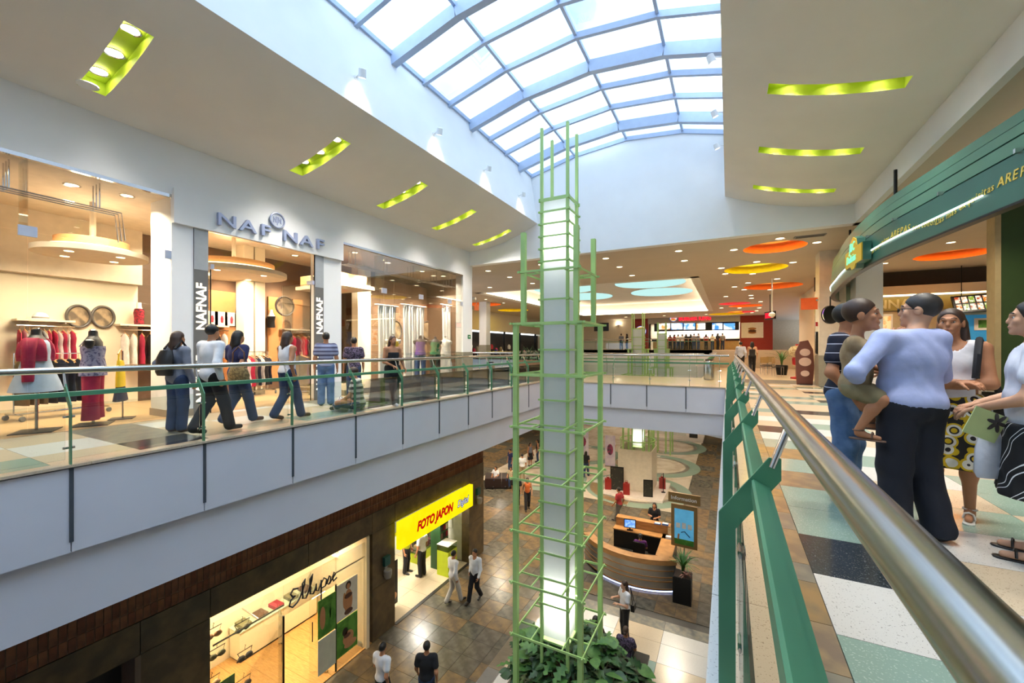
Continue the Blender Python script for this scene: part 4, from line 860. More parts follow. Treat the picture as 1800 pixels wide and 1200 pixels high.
for i in range(20): MB().box(BX, SX - .02, -3.9 + .92 * i + .002, -3.9 + .92 * (i + 1) - .002, -.03, .0).build('plank', mat('shop_wood_floor', 'C4A27A', .28, hx2='B08C64', thr=(.35, .65), scale=4, stretch=(6, 1, 1)), fs)
# suspended discs and bulkheads with cove light
def cove_disc(label, x, y, r, z, group='floating ceiling discs'):
    t = thing('ceiling_disc', label, 'ceiling disc', (x, y, z), 0, group)
    MB().lathe([(r, 0), (r, .1), (r - .2, .1)], n=48).build('disc', M_shopceil, t, True); MB().lathe([(r - .3, .1), (r - .3, .32)], n=40).build('drum', M_bulk, t, True)
    MB().lathe([(r - .24, .12), (r - .18, .12), (r - .18, .15), (r - .24, .15)], n=40).build('cove_tube', M_cove, t)
    MB().tube([(0, 0, .3), (0, 0, 4.3 - z)], .05, 8).build('hanger', M_shopceil, t)
    for a in range(4): MB().lathe([(.07, -.004), (.07, .0)], (r * .6 * math.cos(a * PI / 2 + .6), r * .6 * math.sin(a * PI / 2 + .6), 0), 12).build('lamp_face', M_lampdown, t)
    lamp('disc_lamp', 'AREA', (0, 0, -.02), 85, r, (1, .82, .58), parent=t); lamp('disc_uplight', 'POINT', (0, 0, .45), 22, .3, (1, .78, .5), parent=t)
cove_disc('round floating ceiling disc above the mannequins', -11.4, 3.45, .85, 3.2); cove_disc('round floating ceiling disc just inside the entrance', -11.7, 6.3, 1.25, 3.3)
for (x0, x1, ya_, yb_, z, lb) in ((-11.9, -10.9, -3.9, 2.05, 3.55, 'long straight bulkhead with cove light over the window display'), (-13.1, -12.3, -3.9, 1.4, 3.1, 'lower bulkhead with cove light near the back wall'), (-12.9, -10.6, 8.9, 10.2, 3.3, 'short bulkhead with cove light inside the curtained window')):
    t = thing('ceiling_bulkhead', lb, 'bulkhead', (x0, ya_, z)); MB().box(0, x1 - x0, 0, yb_ - ya_, 0, .12).build('slab', M_shopceil, t); MB().box(.18, x1 - x0 - .18, .05, yb_ - ya_ - .18, .12, .45).build('wood_band', M_bulk, t)
    MB().box(x1 - x0 - .14, x1 - x0 - .09, .1, yb_ - ya_ - .1, .13, .16).build('cove_tube', M_cove, t); MB().box(.4, .5, .4, .5, .45, 4.3 - z).build('hanger', M_shopceil, t)
for i, (x, y) in enumerate(((-10.4, 1.4), (-10.5, 2.9), (-10.3, 3.6), (-10.2, 9.0), (-10.4, 10.6), (-10.4, 12.4), (-10.3, 13.6), (-12.2, 8.4), (-11.9, .3), (-12.4, 5.3))):
    downlight(x, y, 4.30, 'bright round downlight in the clothes shop ceiling', 210, 'clothes shop downlights', r=.12)
for i in range(3):
    t = thing('ceiling_rail', ('upper', 'middle', 'lower')[i] + ' steel pipe rail hung from the shop ceiling behind the glass', 'rail', (-9.95 - .14 * i, -1.5, 3.85 - .0 * i)); 
    MB().tube([(0, 0, 0), (0, 4.9, 0), (0, 4.95, -.5)], .013, 8).build('pipe', M_chrome, t, True)
    for y in (1.0, 3.55, 4.6): MB().tube([(0, y, 0), (0, y, .45)], .011, 8).build('hanger_rod', M_chrome, t)
for i in range(3):
    t = thing('ceiling_rail', ('front', 'centre', 'rear')[i] + ' steel pipe rail hung above the curtained window display', 'rail', (-9.95 - .14 * i, 8.5, 3.85)); MB().tube([(0, 0, 0), (0, 5.4, 0)], .013, 8).build('pipe', M_chrome, t, True)
    for y in (.3, 1.6, 2.9, 4.2, 5.2): MB().tube([(0, y, 0), (0, y, .45)], .011, 8).build('hanger_rod', M_chrome, t)
# pilasters and glazing
P1 = [unpX(a, 600, SX)[0] for a in (302, 340, 365)]; P2 = [unpX(a, 600, SX)[0] for a in (553, 568, 600)]; P3 = [unpX(a, 600, SX)[0] for a in (814, 830)]
col1 = struct('pillar_entrance', 'white entrance pillar with vertical lettering strip'); MB().box(SX - .85, SX + .0, P1[0] - .0, P1[1], 0.14, 4.33).build('shaft', M_white, col1); MB().box(SX - .87, SX + .015, P1[0] - .015, P1[1], 0, .14).build('skirting', mat('taupe_skirting', '9A8A78', .5), col1)
col2 = struct('pillar_entrance_second', 'second white entrance pillar with vertical lettering strip'); MB().box(SX - .5, SX, P2[1], P2[2], 0, 4.33).build('shaft', M_white, col2)
col3 = struct('pillar_window_end', 'white end pillar of the shop window'); MB().box(SX - .35, SX, P3[0], P3[1], 1.2, 4.33).build('shaft', M_white, col3); MB().box(SX - .38, SX + .02, P3[0] - .02, P3[1] + .02, 0, 1.2).build('stone_base', mat('grey_stone_base', '8C8878', .3), col3)
M_strip = mat('grey_sign_strip', '6E6C6A', .4)
def vstrip(label, y0, y1):
    t = thing('sign_strip', label, 'sign', (SX + .02, y0, 0), 0, 'vertical name strips'); w = y1 - y0
    MB().box(-.05, .0, 0, w, 0, 3.8).build('back_panel', M_strip, t); MB().box(-.05, .004, 0, w, 2.95, 3.8).build('top_panel', mat('pale_strip', 'A9ADB0', .5), t)
    lit = lampmat('lit_letters', 'FFF3D8', 2.2)
    for k, z in enumerate((.25, 1.72)):
        text('lettering', 'NAFNAF', .25, lit, t, frame3((.004, w * .5 + .085, z), (0, 0, 1), (0, -1, 0)), extrude=.008, offset=.006, spacing=1.0)
vstrip('grey strip with lit vertical lettering beside the entrance glass door', P1[1], P1[2]); vstrip('grey strip with lit vertical lettering on the second pillar', P2[0], P2[1])
nb = thing('shop_name_board', 'white name board with raised metal letters and round emblem', 'sign', (SX, P1[0], 0)); WB = P2[2] - P1[0]
MB().box(.0, .09, 0, WB, 3.78, 4.45).build('board', M_white, nb)
M_let = mat('steel_blue_letters', 'A8B2D0', .35, metal=.3, var=.03)
y1_ = unpX(378, 400, SX + .1)[0] - P1[0]; y2_ = unpX(572, 440, SX + .1)[0] - P1[0]
ws = {c: text_mesh(c, .36, extrude=.035, offset=.004) for c in 'NAF'}; wd = {c: max(v.co.x for v in m_.vertices) + .05 for c, m_ in ws.items()}; wt = 2 * sum(wd.values()) + .14; cur = 0.0
for c in 'NAF NAF':
    if c == ' ': cur += .14; continue
    m_ = ws[c].copy(); m_.transform(frame3((.13, y1_ + cur * (y2_ - y1_) / wt, 3.93), (0, 1, 0), (0, 0, 1)) @ Matrix.Diagonal(((y2_ - y1_) / wt, 1, 1, 1))); m_.materials.clear(); m_.materials.append(M_let); place('raised_letter', m_, nb); cur += wd[c]
ye_ = unpX(486, 398, SX + .1)[0] - P1[0]
em = MB(); em.tube([(.14, ye_ + .17 * math.cos(t * PI / 16), 4.36 + .17 * math.sin(t * PI / 16)) for t in range(32)], .02, 8, True); em.build('emblem_ring', M_let, nb, True)
em = MB().px([(ye_ + .165 * math.cos(t * PI / 12), 4.36 + .165 * math.sin(t * PI / 12)) for t in range(24)], .09, .13); em.build('emblem_disc', mat('emblem_pale', 'C8CEDA', .4), nb)
for a, b, c, d in ((-.09, .07, -.09, -.06), (-.09, .07, -.03, -.05), (-.03, .08, -.03, -.05), (.03, .08, .03, -.05), (.03, .07, .09, -.05), (.09, .07, .09, -.06), (-.03, .08, .03, .08), (0, .08, 0, -.11)): MB().bar((.135, ye_ + a, 4.36 + b), (.135, ye_ + c, 4.36 + d), .016, .016).build('emblem_stroke', M_let, nb)
gz = thing('shop_glazing', 'tall frameless glazing of the clothes shop with metal clamps', 'shopfront', (SX, 0, 0))
J1 = unpX(50, 600, SX)[0]
joints = [-3.9, -1.2, J1, P1[0]]; w2 = [P2[2], unpX(677, 600, SX)[0], unpX(742, 600, SX)[0], unpX(792, 600, SX)[0], P3[0]]
M_clamp = mat('pale_clamp', 'C6D0E8', .3, metal=.5)
for js in (joints, w2):
    for a, b in zip(js[:-1], js[1:]):
        for z0, z1 in ((.03, 3.15), (3.16, 4.31)): MB().box(-.05, -.038, a + .006, b - .006, z0, z1).build('glass_pane', G_shop, gz)
    for b in js[1:]:
        MB().box(-.06, -.02, b - .1, b + .1 if b != js[-1] else b, 3.08, 3.24).build('clamp', M_clamp, gz)
    for b in js[1:-1]: MB().box(-.45, -.05, b - .006, b + .006, 3.2, 4.31).build('glass_fin', G_shop, gz)
MB().box(-.07, -.0, -3.9, P1[0], 4.27, 4.33).build('head_track', M_chrome, gz); MB().box(-.07, 0, P2[2], P3[0], 4.27, 4.33).build('head_track', M_chrome, gz)
MB().box(-.07, -.02, P1[2], P2[0], 3.05, 3.78).build('door_transom', G_shop, gz)
for yv, sg_ in ((P1[2] + .08, 1), (P2[0] - .08, -1)):
    dl = MB().box(-.006, .006, 0, sg_ * 1.0, .02, 3.02).build('door_leaf', G_shop, gz, loc=(-.05, yv, 0)); dl.rotation_euler = (0, 0, sg_ * 1.45)
    MB().box(-.03, .03, -.1, .1, 3.0, 3.1).build('hinge', M_clamp, dl); MB().tube([(0, 0, 0), (0, 0, 3.05)], .012, 8).build('pivot', M_blk, dl); MB().tube([(.05, sg_ * .85, .8), (.05, sg_ * .85, 1.5)], .014, 8).build('door_handle', M_steel, dl)
# framed wall pictures: plain dark portrait print in round frames
def round_picture(label, x, y, z, r, ax=0.0, tilt=1.0, group='round framed pictures'):
    t = thing('round_picture', label, 'picture', (x, y, z), ax, group); mb = MB(); mb.tube([(.03, r * tilt * math.cos(k * PI / 16), r * math.sin(k * PI / 16)) for k in range(32)], .03, 8, True); mb.build('frame', mat('dark_frame', '4A4440', .4), t, True)
    MB().px([(r * tilt * math.cos(k * PI / 12), r * math.sin(k * PI / 12)) for k in range(24)], .0, .02).build('print', mat('sepia_print', '9A8468', .5, hx2='5E5040', thr=(.45, .6), scale=5), t)
y_, z_ = unpX(137, 556, BX); round_picture('round dark framed picture on the cream wall beside its twin, toward the glass corner', BX + .02, y_, z_, .25, 0, .8); y_, z_ = unpX(180, 557, BX); round_picture('round dark framed picture on the cream wall, next to the red top', BX + .02, y_, z_, .25, 0, .8)
# ------------------------------------------------------------------ garments, racks and mannequins
def loft(sec, n=18):
    """sec: (z, cx, cy, rx, ry)"""
    mb = MB(); vs, fs = [], []
    for z, cx, cy, rx, ry in sec:
        for k in range(n): vs.append((cx + rx * math.cos(2 * PI * k / n), cy + ry * math.sin(2 * PI * k / n), z))
    N = len(sec)
    for i in range(N - 1):
        for k in range(n): fs.append((i*n+k, i*n+(k+1)%n, (i+1)*n+(k+1)%n, (i+1)*n+k))
    fs += [tuple(range(n - 1, -1, -1)), tuple((N-1)*n + k for k in range(n))]
    return mb.add(vs, fs)
GC = {'burgundy': 'A81E44', 'white': 'E6E0DA', 'black': '222126', 'navy': '20283E', 'olive': '6A5A3C', 'red': 'B02838', 'pink': 'C88090', 'grey': '8A8478', 'blue': '2A4A9A'}
GM = {k: mat('cloth_' + k, v, .8, var=.12, scale=14, bump=.15, bscale=30) for k, v in GC.items()}
_gm = {}
def garment_mesh(c, L):
    if (c, L) not in _gm:
        q = random.Random(len(_gm)); prof = [(-.02, 0), (-.05, -.02), (-.19, -.08), (-.2, -.2), (-.17, -.35), (-.18, -L), (.18, -L + .01), (.17, -.35), (.2, -.2), (.19, -.08), (.05, -.02), (.02, 0)]
        mb = MB(); n = 7; rows = []
        for u in range(9):
            t = u / 8; z = -L * t; w = .05 + (.15 * min(1, t * 6)) + .02 * math.sin(9 * t)
            rows.append([(w * math.cos(2 * PI * k / 12), (.022 + .015 * t + .008 * math.sin(3 * k + 2 * u)) * math.sin(2 * PI * k / 12), z - .03 * (1 - abs(math.cos(2 * PI * k / 12))) * 0) for k in range(13)])
        mb.grid(rows); _gm[(c, L)] = mb.mesh('cloth', GM[c], True)
        if 'h' not in _gm: _gm['h'] = MB().tube([(-.19, 0, -.06), (0, 0, .02), (.19, 0, -.06)], .009, 6).tube([(0, 0, .02), (0, 0, .07), (.02, 0, .09), (.0, 0, .11)], .004, 5).mesh('hanger', mat('hanger_wood', 'B98A55', .5))
    return _gm[(c, L)]
GL = {}
def garment(c, L, x, y, z, rz, where):
    k = 'long' if L > .9 else 'short'; o = thing('hanging_garment', '%s %s garment hanging %s' % (k, c, where), 'garment', (x, y, z), rz, 'garments ' + where)
    place('cloth', garment_mesh(c, L), o); place('hanger', _gm['h'], o)
def wall_bar(y0, y1, z, cols, where, label, L=.62, bx=BX):
    t = thing('wall_rack', label, 'clothes rack', (bx, y0, z)); MB().tube([(.32, 0, .12), (.32, y1 - y0, .12)], .014, 8).build('bar', M_chrome, t); MB().box(0, .36, 0, y1 - y0, .22, .26).build('shelf', M_shopcream, t)
    for yy_ in (.15, y1 - y0 - .15): MB().bar((0, yy_, .2), (.34, yy_, .2), .02, .03).build('bracket', M_chrome, t)
    n = len(cols)
    for i, c in enumerate(cols): garment(c, L, bx + .32, y0 + (y1 - y0) * (i + .6) / (n + .2), z + .02, 0.0 + rnd.uniform(-.12, .12), where)
def zat(py, px, X): return unpX(px, py, X)[1]
yA, zA = unpX(20, 582, BX); yB2, _ = unpX(122, 582, BX); yC, zC = unpX(200, 588, BX); 
wall_bar(yA, yB2, zA, ['burgundy', 'white', 'white', 'burgundy', 'black', 'white', 'burgundy', 'burgundy', 'white', 'burgundy', 'white', 'burgundy'], 'on the cream wall rack under the straw hat', 'wall rack with shelf on cream wall under the straw hat')
wall_bar(yC, yC + 1.7, zC, ['white', 'white', 'burgundy', 'black', 'burgundy', 'white', 'burgundy', 'burgundy', 'black', 'black'], 'on the cream wall rack under the red top', 'wall rack with shelf on cream wall under the red top', .75)
wall_bar(8.6, 10.2, 1.75, ['black', 'burgundy', 'black', 'red', 'black', 'burgundy', 'navy', 'black'], 'on the brown wall rack', 'wall rack with shelf on the brown wall', .7)
wall_bar(5.3, 6.9, 1.75, ['black', 'pink', 'white', 'black', 'black', 'burgundy', 'black', 'white'], 'on the rack below the small prints', 'wall rack with shelf below the small prints', .7)
def floor_rack(label, x, y, rz, L, cols, where, h=1.25, gl=.85):
    t = thing('floor_rack', label, 'clothes rack', (x, y, 0), rz)
    MB().tube([(0, -L / 2, .12), (0, -L / 2, h), (0, L / 2, h), (0, L / 2, .12)], .014, 8).build('frame', M_chrome, t, True); MB().tube([(0, -L / 2, .12), (0, L / 2, .12)], .016, 8).build('base_bar', M_chrome, t)
    for e in (-L / 2, L / 2):
        MB().tube([(-.25, e, .12), (.25, e, .12)], .016, 8).build('foot', M_chrome, t)
        for s_ in (-.25, .25): w = MB().lathe([(.045, -.02), (.05, -.01), (.05, .01), (.045, .02)], n=12).build('caster', mat('caster_grey', '6A6E72', .4), t, True); w.location = (s_, e, .052); w.rotation_euler = (0, PI / 2, .4)
    c_, s2 = math.cos(rz), math.sin(rz); n = len(cols)
    for i, c in enumerate(cols):
        e = -L / 2 + L * (i + .7) / (n + .4); garment(c, gl, x - s2 * e, y + c_ * e, h - .12, rz + rnd.uniform(-.15, .15), where)
floor_rack('wheeled clothes rack behind the pale blue dress', -11.6, 1.45, .3, 1.3, ['navy', 'black', 'navy', 'black', 'navy', 'red', 'black', 'navy', 'black'], 'on the rack behind the pale blue dress')
floor_rack('wheeled clothes rack behind the yellow top', -11.8, 3.1, .2, 1.3, ['olive', 'olive', 'olive', 'black', 'navy', 'navy', 'navy', 'black', 'navy'], 'on the rack behind the yellow top')
floor_rack('wheeled clothes rack inside the entrance', -12.0, 7.0, .4, 1.2, ['pink', 'white', 'burgundy', 'grey', 'navy', 'white', 'black', 'navy'], 'on the rack inside the entrance')
floor_rack('wheeled clothes rack by the second pillar', -11.2, 7.9, .9, 1.0, ['grey', 'pink', 'navy', 'blue', 'blue', 'white'], 'on the rack by the second pillar')
# shelf top items
y_, z_ = unpX(66, 570, BX); ht = thing('straw_hat', 'white straw sun hat on the shelf above the wall rack', 'hat', (BX + .19, y_, zA + .26)); ht.scale = (.6, .75, .85); MB().lathe([(.3, 0), (.3, .015), (.17, .03), (.16, .1), (.1, .17), (.02, .19)], n=24).build('hat_body', GM['white'], ht, True); MB().lathe([(.172, .03), (.172, .07), (.16, .07)], n=24).build('hat_band', GM['grey'], ht, True)
M_skinmn = mat('mannequin_black', '17161A', .5); M_mnw = mat('mannequin_white', 'E4DED4', .5)
TORSO = [(1.0, 0, 0, .13, .10), (.95, 0, 0, .165, .12), (1.05, 0, 0, .15, .105), (1.15, 0, 0, .125, .095), (1.27, 0, -.01, .155, .115), (1.38, 0, 0, .17, .10), (1.44, 0, 0, .12, .075), (1.48, 0, 0, .055, .055), (1.56, 0, .0, .05, .05)]
def mannequin(label, x, y, rz, stand, m, parts, group, z=0.0):
    t = thing('mannequin', label, 'mannequin', (x, y, z), rz, group)
    loft([(.93, 0, 0, .15, .11)] + TORSO[2:]).build('torso', m, t, True)
    for s_ in (-1, 1): MB().lathe([(.03, .05), (.058, .03), (.06, -.02), (.045, -.07), (.02, -.1)], (s_ * .175, 0, 1.37), 12).build('shoulder', m, t, True)
    MB().lathe([(.04, 0), (.045, .02), (.02, .035)], (0, 0, 1.56), 12).build('neck_cap', M_chrome, t, True)
    if stand:
        MB().tube([(0, 0, .02), (0, 0, .95)], .018, 10).build('pole', M_steel, t); MB().box(-.2, .2, -.2, .2, 0, .012).build('base_plate', mat('base_plate_dark', '3A3C40', .3, metal=.6), t)
    for nm, sec, mm in parts: loft(sec, 24).build(nm, mm, t, True)
    t.scale = (1.3, 1.2, 1.06) if stand else (1.15, 1.1, 1.05)
    return t
def skirt(z0, z1, r0, r1, ry=.75, wav=0): return [(z0 + (z1 - z0) * k / 5, 0, 0, r0 + (r1 - r0) * k / 5, (r0 + (r1 - r0) * k / 5) * ry) for k in range(6)]
M_lb = mat('pale_blue_cloth', 'B8C8DC', .8, var=.06, scale=10, bump=.2); M_lav = mat('lavender_print', '9A94B0', .8, hx2='5E587C', thr=(.5, .6), scale=26); M_yel = mat('yellow_cloth', 'E2C21E', .8, var=.06, bump=.2)
y_ = unpX(65, 600, -9.95)[0]
mn = mannequin('mannequin in pale blue dress and burgundy cardigan on a steel stand', -9.98, y_, -.5, True, M_skinmn, [('dress', [(.62, 0, 0, .30, .25), (.75, 0, 0, .27, .22), (.95, 0, 0, .21, .16), (1.12, 0, 0, .155, .125), (1.25, 0, 0, .17, .13), (1.36, 0, 0, .15, .12), (1.40, 0, 0, .10, .1)], M_lb)], 'window mannequins')
for s_ in (-1, 1): loft([(.78, s_ * .25, 0, .05, .055), (1.0, s_ * .245, 0, .055, .06), (1.2, s_ * .235, 0, .062, .066), (1.36, s_ * .2, 0, .075, .075), (1.43, s_ * .14, 0, .06, .07)], 14).build('sleeve', GM['burgundy'], mn, True)
for s_ in (-1, 1): loft([(1.08, s_ * .13, .0, .06, .14), (1.2, s_ * .14, 0, .06, .145), (1.33, s_ * .13, 0, .075, .13), (1.42, s_ * .1, 0, .06, .09)], 14).build('cardigan_front', GM['burgundy'], mn, True)
MB().box(-.03, .05, -.15, -.12, 1.08, 1.36).build('bow', M_lb, mn)
y_ = unpX(165, 600, -9.95)[0]
mn = mannequin('mannequin in lavender camisole and burgundy trousers on a steel stand', -9.98, y_, -.5, True, M_skinmn, [('camisole', [(.82, 0, 0, .21, .15), (.95, 0, 0, .195, .145), (1.12, 0, 0, .15, .12), (1.25, 0, 0, .172, .135), (1.31, 0, 0, .165, .13)], M_lav)], 'window mannequins')
for s_ in (-1, 1):
    loft([(.1, s_ * .12, 0, .12, .1), (.4, s_ * .11, 0, .1, .09), (.7, s_ * .095, 0, .1, .1), (.9, s_ * .08, 0, .1, .11)], 16).build('trouser_leg', GM['burgundy'], mn, True); MB().tube([(s_ * .09, -.125, 1.3), (s_ * .085, -.06, 1.42), (s_ * .08, .0, 1.45)], .008, 6).build('strap', M_lav, mn)
y_ = unpX(218, 600, -10.2)[0]
yt = thing('yellow_top_display', 'yellow strap top over a navy skirt on a hanger', 'garment', (-10.35, y_, 0), -.5); loft([(.62, 0, 0, .26, .06), (.8, 0, 0, .24, .06), (1.0, 0, 0, .2, .05), (1.12, 0, 0, .18, .04)]).build('top', M_yel, yt, True); loft([(.35, 0, 0, .32, .1), (.5, 0, 0, .27, .08), (.63, 0, 0, .2, .055)]).build('skirt', GM['navy'], yt, True)
for s_ in (-1, 1): MB().tube([(s_ * .15, 0, 1.1), (s_ * .13, 0, 1.27)], .014, 6).build('strap', M_yel, yt)
MB().tube([(-.22, 0, 1.24), (0, 0, 1.33), (.22, 0, 1.24)], .012, 6).build('hanger', mat('hanger_wood', 'B98A55', .5), yt); MB().tube([(0, .03, .0), (0, .03, 1.3)], .014, 8).build('stand_pole', M_steel, yt); MB().box(-.18, .18, -.15, .2, 0, .012).build('base_plate', MATS['base_plate_dark'], yt)
y_, z_ = unpX(238, 575, BX); rt = thing('torso_form', 'red patterned top on a torso form above the wall rack', 'mannequin', (BX + .2, y_, zC + .26)); loft([(.0, 0, 0, .13, .09), (.15, 0, 0, .12, .09), (.3, 0, 0, .16, .1), (.4, 0, 0, .14, .08)]).build('top', mat('red_pattern', 'A02034', .8, hx2='3A2024', thr=(.45, .6), scale=22), rt, True); loft([(.38, 0, 0, .1, .07), (.46, 0, 0, .05, .05), (.56, 0, 0, .045, .045)]).build('neck', M_mnw, rt, True)
# niches, double column and small prints on the brown wall
for i, (a, b) in enumerate(((366, 412), (470, 498), (513, 530))):
    ya_ = unpX(a, 560, BX)[0]; yb_ = unpX(b, 560, BX)[0]; MB().box(BX, BX + .06, ya_, yb_, .3, 3.05).build('niche_panel', M_niche, sh); lamp('niche_lamp', 'SPOT', (BX + .7, (ya_ + yb_) / 2, 3.9), 240, .1, (1, .75, .45), rot=(0, .3, 0), spot=1.3)
for a, b in ((429, 446), (449, 466)):
    MB().box(-12.6, -12.2, unpX(a, 560, -12.2)[0], unpX(b, 560, -12.2)[0], 0, 4.30).build('double_column', M_shopcream, sh)
for i in range(4):
    y_, z_ = unpX(372 + 17 * i, 575, BX + .1); t = thing('small_print', 'small white print with a red figure leaning above the wall rack', 'print', (BX + .08, y_, 2.03), 0, 'small prints on the niche shelf'); MB().box(0, .02, -.17, .17, 0, .4).build('sheet', PAP, t); MB().lathe([(.03, 0), (.04, .12), (.02, .2)], (.02, .02, .08), 8).build('figure', GM['red'], t)
y_, z_ = unpX(500, 538, -12.6); round_picture('oval mirror disc with white strokes hanging inside the entrance', -12.6, y_, z_, .3, 0, 1.0, 'entrance emblems')
bt = thing('bust_form', 'black and white bust form on the niche shelf', 'mannequin', (BX + .2, unpX(470, 575, BX)[0], 2.03)); loft([(0, 0, 0, .15, .1), (.2, 0, 0, .13, .09), (.36, 0, 0, .18, .1)]).build('black_top', GM['black'], bt, True); loft([(.34, 0, 0, .17, .1), (.42, 0, 0, .1, .07), (.5, 0, 0, .05, .05), (.58, 0, 0, .045, .045)]).build('white_neck', M_mnw, bt, True)
# second window: brown backdrop panel, curtains, mannequins
MB().box(-11.9, -11.8, unpX(652, 600, -11.8)[0], unpX(778, 600, -11.8)[0], 0, 4.0).build('backdrop_panel', mat('backdrop_brown', '7A5E48', .5, var=.05), sh)
MB().box(-11.8, -11.5, unpX(629, 600, -11.5)[0], unpX(652, 600, -11.5)[0], 0, 4.3).build('window_column', M_shopcream, sh)
MB().box(-11.6, SX - .1, P2[2] + .2, P3[0], 0, .16).build('window_dais', mat('dais_taupe', '8A7866', .4), sh)
for i in range(5): lamp('window_spot', 'SPOT', (-10.3, P2[2] + .8 + 1.25 * i, 4.2), 560, .08, (1, .88, .7), rot=(0, .3, 0), spot=1.7)
M_cur = mat('curtain_white', 'ECEBE8', .85, var=.03)
def curtain(label, y0, y1, x, ztop, zbot=.2):
    t = thing('curtain', label, 'curtain', (x, y0, 0), 0, 'white window curtains'); mb = MB(); n = 40; rows = []
    for z, amp, sp in ((ztop, .025, 0), (ztop - .5, .04, .01), ((ztop + zbot) / 2, .055, .03), (zbot, .07, .05)):
        rows.append([(amp * math.sin(k * 1.25) + .02 * math.sin(k * .4 + z), (y1 - y0) * k / n * (1 - sp) + sp * (y1 - y0) * .5, z) for k in range(n + 1)])
    mb.grid(rows); mb.build('cloth', M_cur, t, True); MB().tube([(0, -.12, ztop + .02), (0, y1 - y0 + .12, ztop + .02)], .022, 8).build('rod', M_mnw, t, True)
    for k in range(6): MB().lathe([(.03, -.02), (.045, 0), (.03, .02)], (0, (y1 - y0) * k / 5, ztop + .03), 10).build('tie', M_cur, t, True)
    for yy_ in (0.1, y1 - y0 - .1): MB().tube([(0, yy_, ztop), (0, yy_, 4.3)], .004, 5).build('wire', M_chrome, t)
XC = -10.5
for (a, b, lb) in ((664, 696, 'white curtain panel beside the yellow topped mannequin'), (708, 746, 'wide white curtain panel behind the purple topped mannequin'), (777, 803, 'white curtain panel by the end pillar of the window')):
    ya_, zt = unpX(a, 537, XC); yb_ = unpX(b, 537, XC)[0]; curtain(lb, ya_, yb_, XC, unpX((a + b) / 2, 538, XC)[1])
for (px, lb) in ((695, 'oval framed picture between the first two curtains'), (752, 'oval framed picture between the last two curtains')): y_, z_ = unpX(px, 580, -11.7); round_picture(lb, -11.75, y_, z_, .38)
M_pur = mat('purple_cloth', '5A3A8A', .8, var=.08); M_gtop = mat('green_cloth', '2E7A50', .8, var=.08); M_jean = mat('denim', '3A4F7A', .85, var=.12, scale=14)
def trousers(mm): return [('trouser_leg', [(.06, s_ * .1, 0, .075, .07), (.45, s_ * .1, 0, .075, .075), (.75, s_ * .09, 0, .09, .09), (.95, s_ * .07, 0, .09, .11)], mm) for s_ in (-1, 1)]
for (px, tm, lm_, lb, mm) in ((690, M_yel, M_lb, 'mannequin in a yellow cardigan behind the first curtain', M_mnw), (738, M_pur, M_jean, 'mannequin in a purple top and blue jeans', M_skinmn), (764, M_gtop, GM['black'], 'mannequin in a green top and black trousers', M_skinmn), (782, GM['white'], GM['white'], 'mannequin in a long white dress', M_mnw)):
    y_ = unpX(px, 620, -10.15)[0]; parts = [('top', [(.9, 0, 0, .18, .13), (1.05, 0, 0, .16, .12), (1.15, 0, 0, .135, .105), (1.27, 0, 0, .168, .125), (1.36, 0, 0, .165, .11)], tm)]
    parts += trousers(lm_) if lm_ != GM['white'] else [('skirt', skirt(.1, .95, .26, .15), lm_)]
    mannequin(lb, -10.12, y_, .8, False, mm, parts, 'mannequins in the curtained window', .16)
y_ = unpX(796, 650, -10.0)[0] - .3; hm = thing('leg_form', 'white lower body form on the window dais', 'mannequin', (-10.0, y_, .16)); loft([(.3, 0, 0, .13, .12), (.45, 0, 0, .17, .14), (.6, 0, 0, .15, .11), (.72, 0, 0, .12, .09)]).build('hips', M_mnw, hm, True)
for s_ in (-1, 1): loft([(0, s_ * .08, 0, .045, .05), (.15, s_ * .08, 0, .065, .07), (.35, s_ * .075, 0, .08, .085)]).build('thigh', M_mnw, hm, True)
ex = thing('exit_plate', 'orange hanging sign by the end pillar', 'sign', (SX + .12, P3[1] + .1, 0)); MB().box(-.02, .02, -.12, .2, 2.95, 3.2).build('plate', mat('orange_sign', 'D8662A', .5), ex); MB().tube([(0, .04, 3.2), (0, .04, 3.5)], .01, 6).build('arm', M_steel, ex); MB().box(-.1, .0, -.1, .0, 3.4, 3.5).build('fixing', M_steel, ex)
eg = thing('green_plate', 'small green exit plate on the end pillar', 'sign', (SX + .0, (P3[0] + P3[1]) / 2 + .1, 1.75)); MB().box(0, .015, -.1, .1, 0, .16).build('plate', mat('exit_green', '1E7A4A', .5), eg); MB().box(.015, .018, -.05, .05, .06, .1).build('arrow', PAP, eg)
sm = thing('smoke_detector', 'round white speaker grille in the curved ceiling over the shop', 'ceiling speaker', (-8.75, 2.55 * K + .1, zcl(-8.75))); MB().lathe([(.13, 0), (.13, -.015), (.1, -.02), (.03, -.016)], n=20).build('grille', M_white, sm, True)
# litter bin and planter by the window end
bn = thing('litter_bin', 'cylindrical steel litter bin by the end of the shop window', 'bin', (SX + .9, 14.6, 0)); MB().lathe([(.16, 0), (.17, .05), (.17, .7), (.15, .74)], n=20).build('body', M_steel, bn, True); MB().lathe([(.1, .74), (.14, .76), (.12, .8)], n=20).build('lid', M_blk, bn, True)
